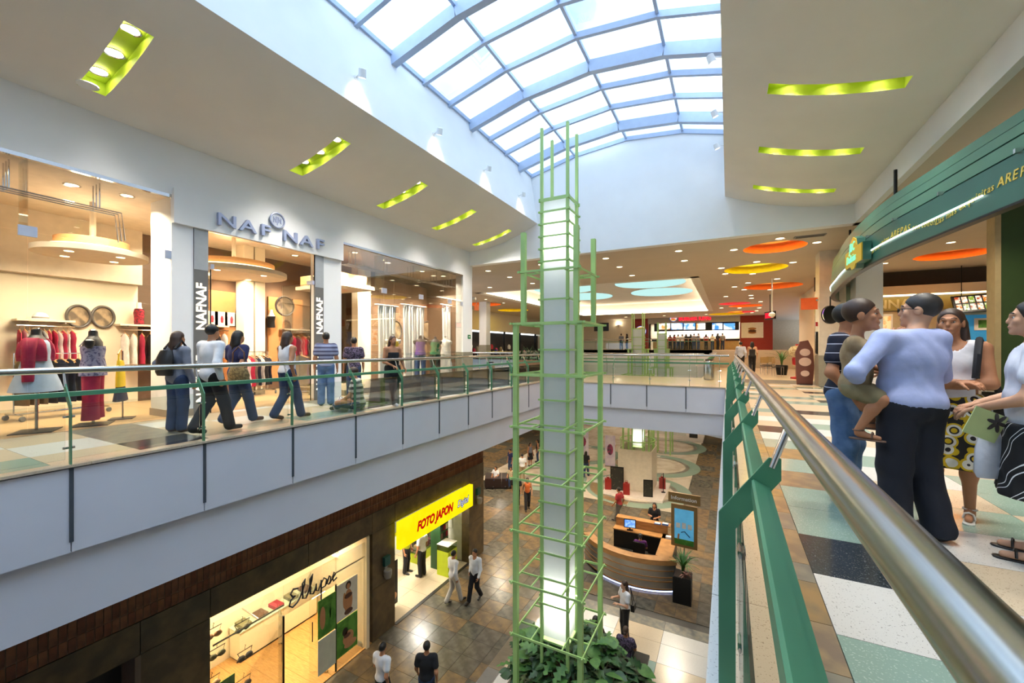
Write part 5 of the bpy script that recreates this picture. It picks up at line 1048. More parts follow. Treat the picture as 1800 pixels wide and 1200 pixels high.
# ================================================================== green canopy of the food counter
def unpY(px, py, Y):
    """World X,z on the plane y = Y seen at pixel (px,py)."""
    c, s = math.cos(CAMTH), math.sin(CAMTH); t = (px - 900) / CAMF; d = Y / (t * s + c); return d * (t * c - s), EYE + (612 - py) * d / CAMF
CP = [(3.35, 3.6), (3.12, 5.2), (2.88, 6.7), (2.66, 8.3), (2.48, 9.75), (2.45, 11.2), (2.5, 12.6), (2.64, 14.2), (2.86, 16.2), (3.35, 18.0), (4.3, 19.4)]
def smooth_path(P, n=6):
    out = []
    for i in range(len(P) - 1):
        p0, p1, p2, p3 = P[max(i - 1, 0)], P[i], P[i + 1], P[min(i + 2, len(P) - 1)]
        for k in range(n):
            t = k / n; out.append(tuple(.5 * (2 * b + (c - a) * t + (2 * a - 5 * b + 4 * c - d) * t * t + (3 * b - a - 3 * c + d) * t ** 3) for a, b, c, d in zip(p0, p1, p2, p3)))
    return out + [P[-1]]
CPS = smooth_path(CP)
M_can = mat('canopy_green', '24544A', .36, var=.08, scale=2); M_can2 = mat('canopy_green_light', '44705E', .4, var=.06, scale=2); M_gold = mat('gold_lettering', 'B9A84A', .5)
cn = thing('food_canopy', 'long curved green canopy of the food counter with gold lettering', 'canopy', (2.6, 10.0, 0)); OX, OY = 2.6, 10.0
def band(off0, off1, z0, z1, m, nm):
    rows = []
    for q, z in ((off0, z0), (off0, z1), (off1, z1), (off1, z0), (off0, z0)): rows.append([(x + q - OX, y - OY, z) for x, y in CPS])
    MB().grid(rows).build(nm, m, cn, True)
band(0.0, .06, 3.0, 3.54, M_can, 'main_band'); band(.05, .5, 3.54, 3.57, M_blk, 'shadow_gap'); band(.02, .5, 3.57, 3.73, M_can2, 'upper_band'); band(.06, .5, 3.73, 3.755, M_blk, 'shadow_gap')
band(.03, .5, 3.755, 3.88, M_can2, 'upper_band'); band(.07, .5, 3.88, 3.9, M_blk, 'shadow_gap'); band(.05, .5, 3.9, 4.03, M_can2, 'upper_band'); band(-.01, .1, 2.97, 3.0, M_blk, 'bottom_lip')
mb = MB(); mb.tube([(x - .02 - OX, y - OY, 3.24) for x, y in CPS[14:]], .012, 6); mb.build('neon_line', lampmat('neon_white', 'EAFFF4', 4.0), cn)
for i in (12, 17, 22, 27, 33): x, y = CPS[i]; MB().box(x - OX - .05, x - OX + .02, y - OY - .02, y - OY + .02, 3.53, 3.58).build('bracket', M_chrome, cn)
for i in range(2, 11, 3): MB().tube([(CPS[i * 6 - 3][0] - OX + .4, CPS[i * 6 - 3][1] - OY, 4.0), (CPS[i * 6 - 3][0] - OX + .4, CPS[i * 6 - 3][1] - OY, ZT)], .03, 8).build('hanger_rod', M_blk, cn)
def path_at(s):
    acc = 0
    for (xa, ya_), (xb, yb_) in zip(CPS[:-1], CPS[1:]):
        L = math.hypot(xb - xa, yb_ - ya_)
        if acc + L >= s: t = (s - acc) / L; return xa + (xb - xa) * t, ya_ + (yb_ - ya_) * t, (xb - xa) / L, (yb_ - ya_) / L
        acc += L
    return (*CPS[-1], 0, 1)
TXT = 'Las más exquisitas AREPAS con todo!!!'
_chm = {}
def run_text(s_end, amp, size):
    """letters run from the far end of the canopy towards the near end, riding a shallow wave"""
    s = s_end; i = 0; allv = MB()
    for ch in TXT:
        if ch not in _chm and ch != ' ': m_ = text_mesh(ch, 1.0, extrude=.02, shear=.2, offset=.008); _chm[ch] = ([v.co.copy() for v in m_.vertices], [tuple(p.vertices) for p in m_.polygons]); bpy.data.meshes.remove(m_)
        adv = .3 if ch == ' ' else max(v.x for v in _chm[ch][0]) + .06
        if ch != ' ':
            k = size * (1.25 if ch.isupper() else 1.0); x, y, dx, dy = path_at(s); z = 3.24 + amp * math.sin((s_end - s) * 2.1 - 1.2)
            M_ = frame3((x - .004 - OX, y - OY, z - .04), (-dx, -dy, .0), (0, 0, 1)) @ Matrix.Scale(k, 4); allv.add([M_ @ v for v in _chm[ch][0]], _chm[ch][1])
        s -= adv * size * (1.25 if ch.isupper() else 1.0)
    allv.build('lettering', M_gold, cn, kind='stuff')
run_text(7.1, .06, .125); run_text(4.65, .06, .125)
mb = MB(); mb.tube([(x - .006 - OX, y - OY, 3.3 + .06 * math.sin(y * 1.7)) for x, y in CPS[42:56]], .008, 6); mb.build('gold_wave', M_gold, cn)
sg2 = thing('food_sign', 'yellow and green shaped sign with neon script on the green canopy', 'sign', (2.40, 10.9, 3.0))
oval = [(-.62, .08), (-.62, .42), (-.28, .42), (-.2, .58), (0, .66), (.2, .58), (.28, .42), (.62, .42), (.62, .08), (.2, .08), (.12, .0), (-.12, .0), (-.2, .08)]
MB().px([(a * 1.04, b * 1.04 - .01) for a, b in oval], -.09, .04).build('backing', M_can, sg2); MB().px(oval, -.11, -.09).build('face', mat('sign_gold', 'B89C28', .4), sg2)
neon = lampmat('neon_green', '7CFFB0', 1.6)
text('neon_script', 'J&C', .26, neon, sg2, frame3((-.114, .27, .38), (0, -1, 0), (0, 0, 1)), extrude=.004, shear=.2); text('neon_script', 'Delicias', .23, neon, sg2, frame3((-.114, .5, .16), (0, -1, 0), (0, 0, 1)), extrude=.004, shear=.2)
rs = thing('round_sign', 'round lit sign hanging at the far end of the green canopy', 'sign', (2.95, 16.8, 2.45)); MB().lathe([(.28, -.06), (.3, -.04), (.3, .04), (.28, .06)], n=24).build('drum', M_blk, rs, True).rotation_euler = (PI / 2, 0, .6); d_ = MB().lathe([(.25, 0), (.25, .01)], n=24).build('lit_face', lampmat('round_sign_face', 'FFE8A0', 1.5, 'B070D0', 4), rs); d_.rotation_euler = (PI / 2, 0, .6); d_.location = (-.04, -.06, 0); MB().tube([(0, 0, .28), (0, 0, .6)], .02, 8).build('arm', M_blk, rs)
# ------------------------------------------------------------------ food counters behind the canopy
YF = 24.5
fw = struct('wall_food_counters', 'olive and cream back wall of the food counters')
M_olive = mat('olive_band', '9A8A4E', .5, var=.05)
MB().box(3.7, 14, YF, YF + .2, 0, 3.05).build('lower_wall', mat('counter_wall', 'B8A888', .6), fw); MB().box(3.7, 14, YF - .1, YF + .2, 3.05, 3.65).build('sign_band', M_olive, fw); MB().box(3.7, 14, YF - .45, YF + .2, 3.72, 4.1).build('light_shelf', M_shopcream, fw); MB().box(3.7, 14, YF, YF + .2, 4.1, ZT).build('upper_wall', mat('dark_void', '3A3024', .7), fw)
MB().box(3.8, 13.9, YF - .42, YF - .36, 3.66, 3.71).build('cove_tube', M_cove, fw)
text('band_lettering', 'VIENNA', .55, mat('pale_letters', 'C2B488', .5), fw, frame3((unpY(1502, 530, YF - .12)[0], YF - .11, 3.15), (1, 0, 0), (0, 0, 1)), extrude=.01, offset=.012)
xa = unpY(1678, 600, YF - .3)[0]; xb = unpY(1746, 600, YF - .3)[0]
MB().box(xa, xb, YF - .3, YF - .02, 0, 2.75).build('blue_wall', mat('blue_wall_glowing_paint', '2E8AC0', .5, emit='2E8AC0', estr=.15), fw)  # wall colour also given a weak glow of its own, no lamp
mbd = thing('menu_board', 'tilted lit menu board with rows of dish pictures over the blue wall', 'menu board', (xa - .2, YF - .9, 2.8))
WM = xb - xa + .2; bo = MB().box(0, WM, -.04, .04, 0, .75).build('board', M_blk, mbd); bo.rotation_euler = (-.35, -.06, 0)
for r_ in range(2):
    for c_ in range(6):
        MB().box(.08 + c_ * (WM - .1) / 6, .03 + (c_ + 1) * (WM - .1) / 6, -.05, -.04, .08 + .33 * r_, .35 + .33 * r_).build('dish_picture', lampmat('dish_print_%d' % ((r_ * 2 + c_) % 3), ('F8F0D8', 'FFF4E0', 'F4ECD0')[(r_ * 2 + c_) % 3], 1.3, ('D07A28', '8AA03A', 'B04A28')[(r_ * 2 + c_) % 3], 9), bo)
for xx in (.3, WM - .3): MB().tube([(xx, .3, .6), (xx, .3, ZT - 2.8)], .015, 6).build('hanger', M_blk, mbd)
gf = thing('framed_picture', 'small white framed green picture on the blue wall', 'picture', (unpY(1731, 565, YF - .3)[0], YF - .33, 2.1)); MB().box(-.32, .32, 0, .02, 0, .5).build('frame', PAP, gf); MB().box(-.2, .2, -.004, 0, .1, .42).build('print', GRE, gf)
pp = thing('food_poster', 'upright lit food poster on the counter wall', 'poster', (unpY(1551, 575, YF)[0], YF - .06, 1.6)); MB().box(-.35, .35, 0, .05, 0, 1.3).build('frame', PAP, pp); MB().box(-.28, .28, -.005, 0, .1, 1.2).build('print', mat('food_print', 'D8842E', .5, hx2='E8E0C8', thr=(.45, .55), scale=3, emit='D8A060', estr=.4), pp)
ct = thing('food_counter', 'long food counter in front of the blue wall', 'counter', (3.9, YF - 2.2, 0)); MB().box(0, 9, 0, .7, .1, 1.05).build('front', mat('counter_cream', 'C8B48A', .5), ct); MB().box(-.05, 9.05, -.05, .75, 1.05, 1.1).build('top', M_blk, ct); MB().box(.05, 8.95, .05, .65, 0, .1).build('plinth', M_blk, ct)
gx = thing('green_partition', 'dark green partition wall of the food counter with beige edge', 'partition', (5.55, 13.9, 0)); MB().box(.1, 3.5, 0, .3, 0, ZT).build('panel', mat('dark_green_paint', '2C4418', .6), gx); MB().box(0, .1, -.03, .33, 0, ZT).build('edge_trim', mat('beige_trim', 'A8966E', .5), gx)
for i, (x, y) in enumerate(((4.6, 12.2), (5.4, 9.8), (6.4, 18.5), (9.4, 21.5), (5.6, 21.8), (4.7, 19.6), (9.0, 19.0), (7.0, 16.0))): downlight(x, y, ZT, 'round recessed downlight over the food counters', 200, 'food counter downlights', r=.14)
sbuild(MB().box(14, 14.3, Y0, 62, 0, ZT), 'wall_right', M_shopcream, 'cream wall at the side of the food counters'); sbuild(MB().box(9, 14, Y0, 36, -.3, -.012), 'floor_food_side', T['beige'], 'polished floor before the food counters'); sbuild(MB().box(10, 14, Y0, 62, ZT, ZT + .2), 'ceiling_food_side', M_tan, 'tan soffit over the food counters')
sbuild(MB().box(4.2, 4.45, 26.0, 33.5, 0, ZT), 'wall_passage_right', M_shopcream, 'cream wall beside the seats near the stairs')
# ------------------------------------------------------------------ burger counter far away
BY = 50.0
bk = struct('wall_burger_counter', 'burger restaurant front with grey header and red walls')
M_red = mat('restaurant_red', '8E2A1C', .6, var=.05); M_hdr = mat('header_grey', 'A8A49C', .6)
def bx_(a, b, ya_, yb_, nm, m, d0=0.0, d1=.2, Y=BY, par=None):
    x0, z1 = unpY(a, ya_, Y); x1, z0 = unpY(b, yb_, Y); z0b = unpY((a + b) / 2, yb_, Y)[1]; z1b = unpY((a + b) / 2, ya_, Y)[1]
    return MB().box(x0, x1, Y - d1, Y - d0, max(z0b, 1.2), z1b).build(nm, m, par or bk)
bx_(1112, 1140, 556, 640, 'red_wall', M_red); bx_(1301, 1358, 552, 640, 'red_wall', M_red); bx_(1140, 1301, 553, 567, 'header', M_hdr, 0, .5); bx_(1140, 1301, 567, 640, 'kitchen_wall', M_shopcream, -1.8, -1.6); bx_(1150, 1299, 567, 581, 'menu_frame', M_blk, -.4, 0)
bx_(1150, 1299, 598, 640, 'counter_front', mat('burger_counter', 'A08456', .5), .2, .9); bx_(1148, 1300, 596, 599, 'counter_top', M_blk, .1, 1.0); bx_(940, 1112, 560, 640, 'cream_wall', M_shopcream, 0, .2)
for i, (a, b) in enumerate(((1157, 1178), (1180, 1200), (1202, 1222), (1224, 1240), (1252, 1270), (1272, 1292))): bx_(a, b, 568, 579, 'menu_panel', lampmat('menu_face_%d' % (i % 3), ('F6F2E4', 'E4F0FF', 'FFF8F0')[i % 3], 2.0, ('C08040', '3A78D8', '508AD0')[i % 3], 1.4), 0.02, .06)
bs = thing('restaurant_sign', 'red lit restaurant name with round emblem on the grey header', 'sign', (unpY(1194, 560, BY)[0], BY - .55, unpY(1194, 564, BY)[1])); w_ = unpY(1250, 560, BY)[0] - unpY(1194, 560, BY)[0]
me_ = text_mesh('BURGER KING', 1.0, extrude=.03, offset=.015); k_ = w_ / max(v.co.x for v in me_.vertices); me_.transform(frame3((0, 0, 0), (1, 0, 0), (0, 0, 1)) @ Matrix.Diagonal((k_, max(k_, .75), 1, 1))); me_.materials.clear(); me_.materials.append(lampmat('red_neon', 'FF1E30', 2.2)); place('lit_letters', me_, bs)
def bun(par, cx, cz, r, y, ln):
    def el(sx, sz, oz, m, nm, k): MB().py([(cx + sx * math.cos(t * PI / 10), cz + oz + sz * math.sin(t * PI / 10)) for t in range(20)], y - .04 - .02 * k, y).build(nm, m, par)
    el(r, r, 0, lampmat('emblem_blue', '2A5AB8', .9), 'emblem_ring', 0); el(r * .92, r * .92, 0, lampmat('emblem_white', 'F4F0E8', 1.0), 'emblem_disc', 1); el(r * .8, r * .32, r * .42, lampmat('emblem_orange', 'E89A28', 1.0), 'bun_top', 2); el(r * .75, r * .26, -r * .48, MATS['emblem_orange'], 'bun_base', 2)
    for i, t_ in enumerate(ln): text('emblem_text', t_, r * .5, lampmat('emblem_red', 'D0202A', 1.0), par, frame3((cx - r * .62, y - .09, cz + (.0 if i == 0 else -r * .38)), (1, 0, 0), (0, 0, 1)), extrude=.01, offset=.01, sx=.8)
bun(bs, -.55, .3, .38, 0, ['BURGER', 'KING'])
be = thing('round_emblem', 'large round bun emblem on the red wall', 'sign', (unpY(1127, 582, BY)[0], BY - .22, unpY(1127, 582, BY)[1])); bun(be, 0, 0, .62, 0, ['BURGER', 'KING'])
bp = thing('burger_poster', 'white framed burger poster on the red wall', 'poster', (unpY(1322, 582, BY)[0], BY - .24, unpY(1322, 592, BY)[1])); MB().box(-1.0, 1.0, 0, .04, -.1, 1.5).build('frame', PAP, bp)
for z_, m_, nm in ((.85, mat('bun_brown', '9A6A3A', .5), 'bun_top'), (.62, mat('patty_brown', '4A2A1A', .5), 'patty'), (.45, MATS['bun_brown'], 'bun_base')): MB().py([(.38 * math.cos(t * PI / 8), z_ + .13 * math.sin(t * PI / 8)) for t in range(16)], -.02, 0).build(nm, m_, bp)
tv = thing('wall_screen', 'black wall screen on the far cream wall', 'screen', (unpY(1058, 574, BY)[0], BY - .3, unpY(1058, 582, BY)[1])); MB().box(-.9, .9, 0, .1, 0, 1.0).build('housing', M_blk, tv); MB().box(-.82, .82, -.01, 0, .08, .92).build('screen', mat('dark_screen', '20242A', .2), tv)
wl_ = thing('wall_lamp', 'small uplighter on the far cream wall', 'wall lamp', (unpY(1088, 572, BY)[0], BY - .22, unpY(1088, 575, BY)[1])); MB().lathe([(.03, 0), (.1, .3), (.12, .32)], n=12).build('shade', M_chrome, wl_, True); MB().box(-.04, .04, 0, .06, 0, .1).build('bracket', M_chrome, wl_); lamp('uplight', 'POINT', (0, -.1, .4), 25, .05, parent=wl_)
for i in range(6): lamp('kitchen_lamp', 'AREA', (unpY(1160 + 26 * i, 580, BY)[0], BY + .8, 4.3), 60, .5, (1, .95, .88))
for i in range(4): downlight(-10 + 4 * i, 46, ZT, 'round downlight before the burger counter', 120, 'burger hall downlights', r=.2)
# ------------------------------------------------------------------ dark shopfronts at the far side
DX = -20.0
ds = struct('wall_dark_shops', 'dark shopfronts with small lit goods across the far walkway'); MB().box(DX - .3, DX, 16, 60, 3.0, ZT).build('header', M_shopcream, ds); MB().box(DX - 2.5, DX - 2.3, 16, 60, 0, 3.0).build('back_wall', mat('dark_shop_interior', '241C18', .7), ds)
MB().box(DX - .3, DX, 16, 29.5, 0, 3.0).build('cream_wall', M_shopcream, ds)
for y_ in (29.5, 33, 36.5, 40, 44, 48, 54): MB().box(DX - .15, DX, y_, y_ + .18, 0, 3.0).build('frame_post', M_blk, ds)
sbuild(MB().box(DX - 2.5, -14.3, 59.7, 60, 0, ZT), 'wall_far_left', M_shopcream, 'cream wall closing the far walkway')
q = random.Random(11)
for i in range(26):
    y_ = 30 + i * .62; c = q.choice(list(GC)); t = thing('shop_goods', 'small lit %s article on a stand in the dark shopfront' % c, 'goods', (DX - 1.0 - q.uniform(0, .8), y_, 0), 0, 'goods in the dark shopfronts'); h_ = q.uniform(1.0, 1.9); MB().box(-.15, .15, -.12, .12, 0, h_ - .5).build('stand', M_blk, t); loft([(h_ - .5, 0, 0, .16, .12), (h_ - .2, 0, 0, .2, .14), (h_, 0, 0, .08, .06)], 10).build('article', GM[c], t, True)
for i in range(5): lamp('display_spot', 'SPOT', (DX - .6, 31 + 3.4 * i, 2.9), 80, .05, (1, .8, .55), rot=(0, .3, 0), spot=1.8)
# ------------------------------------------------------------------ furniture along the far passage
pb = thing('planter_trough', 'wooden trough planter with low palms on the bridge', 'planter', (-8.6, 19.2, -.012)); MB().box(-1.2, 1.2, -.3, .3, .0, .75).build('box', mat('trough_wood', '8A6A48', .5), pb); MB().box(-1.1, 1.1, -.25, .25, .7, .74).build('soil', MATS['soil'], pb)
for i in range(5): sp_plant('trough_palm', 'small green palm in the wooden trough on the bridge', -9.6 + .5 * i, 19.2, .74, 22, .75, M_leafd, seed=20 + i)['group'] = 'trough palms'
for (x, y, lb) in ((-.75, 19.8, 'perforated steel litter bin at the corner of the bridge'), (-.6, 34.2, 'slim steel litter bin at the foot of the stairs')):
    t = thing('litter_bin', lb, 'bin', (x, y, 0)); MB().lathe([(.2, 0), (.21, .04), (.21, .78), (.19, .82)], n=20).build('body', M_steel, t, True); MB().lathe([(.15, .82), (.17, .86), (.1, .88)], n=20).build('lid', M_blk, t, True)
gm = thing('gumball_machine', 'red gumball machine with clear globe near the white column', 'vending machine', (2.75, 22.2, 0)); MB().lathe([(.3, 0), (.3, .06), (.1, .1), (.09, .55), (.22, .62), (.24, .9), (.2, .95)], n=20).build('base', mat('machine_red', 'A01E22', .3), gm, True); MB().lathe([(.2, .95), (.36, 1.1), (.38, 1.25), (.28, 1.42), (.05, 1.48)], n=24).build('globe', mat('gumball_globe', 'C8B894', .15, hx2='A08060', thr=(.45, .6), scale=20), gm, True); MB().lathe([(.12, 1.48), (.1, 1.54)], n=16).build('cap', MATS['machine_red'], gm, True)
ic = thing('standing_sign', 'brown cut-out standing sign with cream swirl beside the column', 'sign', (2.5, 18.6, 0), .2); MB().py([(-.25, 0), (.25, 0), (.3, .7), (.26, 1.3), (.1, 1.65), (-.15, 1.6), (-.3, 1.2), (-.28, .6)], -.03, .03).build('board', mat('choc_brown', '6A3E34', .5), ic)
for z_, r_ in ((1.2, .17), (.85, .2), (.42, .14)): MB().py([(r_ * math.cos(t * PI / 8), z_ + r_ * .8 * math.sin(t * PI / 8)) for t in range(16)], -.045, -.03).build('swirl', mat('swirl_cream', 'D8BCAC', .5), ic)
MB().box(-.2, .2, -.15, .15, 0, .03).build('foot', M_blk, ic)
pa = thing('potted_palm', 'potted green palm near the seating', 'plant', (2.4, 25.0, 0)); MB().lathe([(.22, 0), (.28, .45), (.26, .5)], n=16).build('pot', M_blk, pa, True)
sp_plant('palm_leaves', 'bushy palm leaves standing in the pot near the seating', 2.4, 25.0, .5, 26, .9, M_leaf, seed=8)
def cafe_chair(label, x, y, rz):
    t = thing('cafe_chair', label, 'chair', (x, y, 0), rz, 'cafe chairs'); MB().box(-.2, .2, -.2, .2, .44, .47).build('seat', M_blk, t); MB().box(-.2, .2, .18, .21, .6, .9).build('backrest', mat('chair_tan', 'A08050', .5), t)
    for a in (-.18, .18):
        for b in (-.18, .2): MB().tube([(a, b, 0), (a, b, .45 if b < 0 else .9)], .012, 6).build('leg', M_chrome, t)
cafe_chair('steel legged cafe chair beside the potted palm', 1.7, 24.6, .4); cafe_chair('steel legged cafe chair next to gumball machine', 2.1, 23.4, 1.2); cafe_chair('steel legged cafe chair facing the cream wall', 1.9, 26.2, -.6)
xs = thing('exit_sign', 'red lit hanging sign before the red wall', 'sign', (2.35, 31.0, 3.2), .5); MB().box(-.05, .05, -.5, .5, 0, .5).build('case', M_blk, xs); MB().box(-.06, -.05, -.42, .42, .08, .42).build('lit_face', lampmat('exit_red', 'E02030', 1.6), xs); MB().tube([(0, 0, .5), (0, 0, ZT - 3.2)], .02, 6).build('rod', M_blk, xs)
cl = thing('ceiling_globe', 'round white camera globe hanging on a rod from the soffit', 'camera', (1.9, 24.0, 3.0)); MB().tube([(0, 0, .1), (0, 0, ZT - 3.0)], .025, 8).build('rod', M_white, cl); MB().lathe([(.03, -.14), (.14, -.05), (.15, .05), (.06, .13)], n=16).build('globe', M_white, cl, True)
op = thing('orange_plate', 'orange plate fixed to the side of the white column', 'sign', (2.83, 18.2, 2.75)); MB().box(-.5, 0, -.01, .01, 0, .42).build('plate', mat('orange_sign', 'D8662A', .5), op); MB().box(-.05, .02, -.02, .02, .3, .36).build('bracket', M_steel, op)
hy = thing('wall_cabinet', 'narrow dark hose cabinet on the white column', 'cabinet', (2.84, 18.35, 1.15)); MB().box(-.05, .01, -.12, .12, 0, .8).build('case', M_blk, hy); MB().box(-.055, -.05, -.1, .1, .04, .76).build('door', mat('cabinet_glass', '4A4A48', .2), hy); MB().box(-.05, .01, -.06, .06, 1.0, 1.15).build('alarm_button', MATS['machine_red'], hy)
vg = thing('ceiling_vent', 'small grey vent grille in the soffit beside the green canopy', 'vent', (2.2, 15.4, ZT)); MB().box(-.4, .4, -.12, .12, -.02, 0).build('frame', mat('vent_grey', '8E8880', .6), vg)
for i in range(5): MB().box(-.36, .36, -.1 + .045 * i, -.08 + .045 * i, -.03, -.02).build('slat', mat('vent_dark', '6A645C', .6), vg)
# ================================================================== people: smooth signed-distance bodies turned into meshes
def _cap(P, a, b, ra, rb):
    a = np.array(a, float); b = np.array(b, float); ab = b - a; L = max(ab @ ab, 1e-9)
    t = np.clip(((P - a) @ ab) / L, 0, 1); d = P - a - t[:, None] * ab
    return np.sqrt((d * d).sum(1)) - (ra + (rb - ra) * t)
def _ell(P, c, r, R=None):
    d = P - np.array(c, float)
    if R is not None: d = d @ R
    r = np.array(r, float); q = d / r; k0 = np.sqrt((q * q).sum(1)); k1 = np.sqrt(((q / r) ** 2).sum(1)); return k0 * (k0 - 1) / np.maximum(k1, 1e-6)
def surface(prims, res, k=0.03, cuts=(), infl=0.0, wob=0.0, subs=()):
    """prims: ('c',a,b,ra,rb) or ('e',c,r,R); cuts: (point, outward normal). Naive surface nets."""
    lo = np.full(3, 1e9); hi = -lo
    for p in prims:
        if p[0] == 'c':
            for q, r in ((p[1], p[3]), (p[2], p[4])): lo = np.minimum(lo, np.array(q) - r); hi = np.maximum(hi, np.array(q) + r)
        else: m = max(p[2]); lo = np.minimum(lo, np.array(p[1]) - m); hi = np.maximum(hi, np.array(p[1]) + m)
    for pt, n in cuts:
        for a in range(3):
            if n[a] > .99: hi[a] = min(hi[a], pt[a])
            if n[a] < -.99: lo[a] = max(lo[a], pt[a])
    lo -= infl + 2.5 * res; hi += infl + 2.5 * res
    N = np.maximum(np.ceil((hi - lo) / res).astype(int) + 1, 4)
    ax = [lo[i] + res * np.arange(N[i]) for i in range(3)]; G = np.stack(np.meshgrid(*ax, indexing='ij'), -1).reshape(-1, 3); D = None
    for p in prims:
        d = _cap(G, *p[1:]) if p[0] == 'c' else _ell(G, *p[1:])
        if D is None: D = d
        else: h = np.clip(.5 + .5 * (D - d) / k, 0, 1); D = D * (1 - h) + d * h - k * h * (1 - h)
    D = D - infl
    if wob: D = D + wob * (np.sin(G[:, 2] * 31 + 4 * np.sin(G[:, 0] * 13)) * np.sin(G[:, 0] * 17 + G[:, 1] * 23 + 1.3))
    for pt, n in cuts: D = np.maximum(D, (G - np.array(pt)) @ np.array(n, float))
    for p in subs: D = np.maximum(D, -_cap(G, *p))
    D = D.reshape(N); s = D < 0
    c = [D[i:N[0] - 1 + i, j:N[1] - 1 + j, l:N[2] - 1 + l] for i in (0, 1) for j in (0, 1) for l in (0, 1)]; C = np.stack(c, -1); sg_ = C < 0
    act = sg_.any(-1) & ~sg_.all(-1); idx = -np.ones(act.shape, int); I = np.argwhere(act); idx[act] = np.arange(len(I)); C = C[act]
    off = np.array([(i, j, l) for i in (0, 1) for j in (0, 1) for l in (0, 1)], float); acc = np.zeros((len(I), 3)); cnt = np.zeros(len(I))
    for a in range(8):
        for b in range(a + 1, 8):
            if np.abs(off[a] - off[b]).sum() != 1: continue
            da, db = C[:, a], C[:, b]; m = (da < 0) != (db < 0); t = np.where(m, da / np.where(m, da - db, 1), 0); acc += np.where(m[:, None], off[a] + t[:, None] * (off[b] - off[a]), 0); cnt += m
    V = lo + res * (I + acc / cnt[:, None]); F = []
    for axn in range(3):
        u, v = (axn + 1) % 3, (axn + 2) % 3; sl0 = [slice(None)] * 3; sl1 = [slice(None)] * 3; sl0[axn] = slice(0, -1); sl1[axn] = slice(1, None)
        A, B = s[tuple(sl0)], s[tuple(sl1)]; E_ = np.argwhere(A != B)
        E_ = E_[(E_[:, u] > 0) & (E_[:, v] > 0) & (E_[:, u] < N[u] - 1) & (E_[:, v] < N[v] - 1)]; fl = A[tuple(E_.T)]
        du = np.zeros(3, int); du[u] = 1; dv = np.zeros(3, int); dv[v] = 1
        q = np.stack([idx[tuple((E_ - du - dv).T)], idx[tuple((E_ - dv).T)], idx[tuple(E_.T)], idx[tuple((E_ - du).T)]], 1); q[~fl] = q[~fl][:, ::-1]; F.append(q)
    return V, np.concatenate(F)
def sobj(name, blocks, m, parent):
    vs, fs, o = [], [], 0
    for V, F in blocks: vs.append(V); fs.append(F + o); o += len(V)
    me = bpy.data.meshes.new(name); me.from_pydata(np.concatenate(vs).tolist(), [], np.concatenate(fs).tolist()); me.materials.append(m)
    me.polygons.foreach_set('use_smooth', [True] * len(me.polygons)); me.update(); return place(name, me, parent)
def v3(*a): return np.array(a, float)
def unit(a): a = np.array(a, float); return a / max(np.linalg.norm(a), 1e-9)
def hand_prims(wr, fwd, nrm, curl=.5, s=1.0, side=1):
    """palm and five fingers: fwd along the hand, nrm out of the palm, side +1/-1 puts the thumb"""
    f = unit(fwd); n = unit(nrm - f * (f @ nrm)); a = np.cross(f, n) * side; P = []; wr = np.array(wr, float)
    for q in (-.028, -.009, .009, .028): P.append(('c', tuple(wr + a * q * .6 * s), tuple(wr + f * .085 * s + a * q * s), .015 * s, .0125 * s))
    for i, (q, L) in enumerate(((.030, .072), (.010, .082), (-.010, .076), (-.029, .060))):
        p = wr + f * .085 * s + a * q * s; ang = 0.12
        for j, l in enumerate((.45, .32, .26)):
            ang += curl * (.55, .75, .6)[j]; d = f * math.cos(ang) + n * math.sin(ang); e = p + d * L * l * s; P.append(('c', tuple(p), tuple(e), (.0095, .0085, .0078)[j] * s, (.0085, .0078, .007)[j] * s)); p = e
    p = wr + f * .025 * s + a * .03 * s
    for j, (l, sp) in enumerate(((.035, .9), (.03, .5), (.025, .25))): d = unit(f + a * sp + n * (.35 + .5 * curl * j)); e = p + d * l * s; P.append(('c', tuple(p), tuple(e), (.013, .0105, .0095)[j] * s, (.0105, .0095, .008)[j] * s)); p = e
    return P
SKIN = [mat('skin_light', 'C99A7C', .55, var=.04, spec=.35), mat('skin_tan', 'B07A58', .55, var=.04, spec=.35), mat('skin_brown', '8A5A40', .55, var=.04, spec=.35)]
HAIRM = {'black': mat('hair_black', '17130F', .5, var=.2, scale=40, stretch=(1, 1, .1)), 'brown': mat('hair_brown', '3A261A', .5, var=.2, scale=40, stretch=(1, 1, .1)), 'grey': mat('hair_dark_grey', '2A2624', .5, var=.2, scale=40)}
M_eye = mat('eye_white', 'E8E4DC', .2); M_iris = mat('iris_dark', '22160E', .2); M_lip = mat('lip', '9A4E44', .5)
def stripes(name, h1, h2, freq, width, axis='Z'):
    m = mat(name, h1, .85); n = m.node_tree.nodes; l = m.node_tree.links; t = n.new('ShaderNodeTexCoord'); sp = n.new('ShaderNodeSeparateXYZ'); mu = n.new('ShaderNodeMath'); mu.operation = 'MULTIPLY'; mu.inputs[1].default_value = freq; fr = n.new('ShaderNodeMath'); fr.operation = 'FRACT'; rp = n.new('ShaderNodeValToRGB')
    l.new(t.outputs['Object'], sp.inputs[0]); l.new(sp.outputs[axis], mu.inputs[0]); l.new(mu.outputs[0], fr.inputs[0]); l.new(fr.outputs[0], rp.inputs[0]); rp.color_ramp.interpolation = 'CONSTANT'; rp.color_ramp.elements[0].color = (*hexc(h2), 1); rp.color_ramp.elements[1].color = (*hexc(h1), 1); rp.color_ramp.elements[1].position = width
    l.new(rp.outputs[0], n['Principled BSDF'].inputs['Base Color']); return m
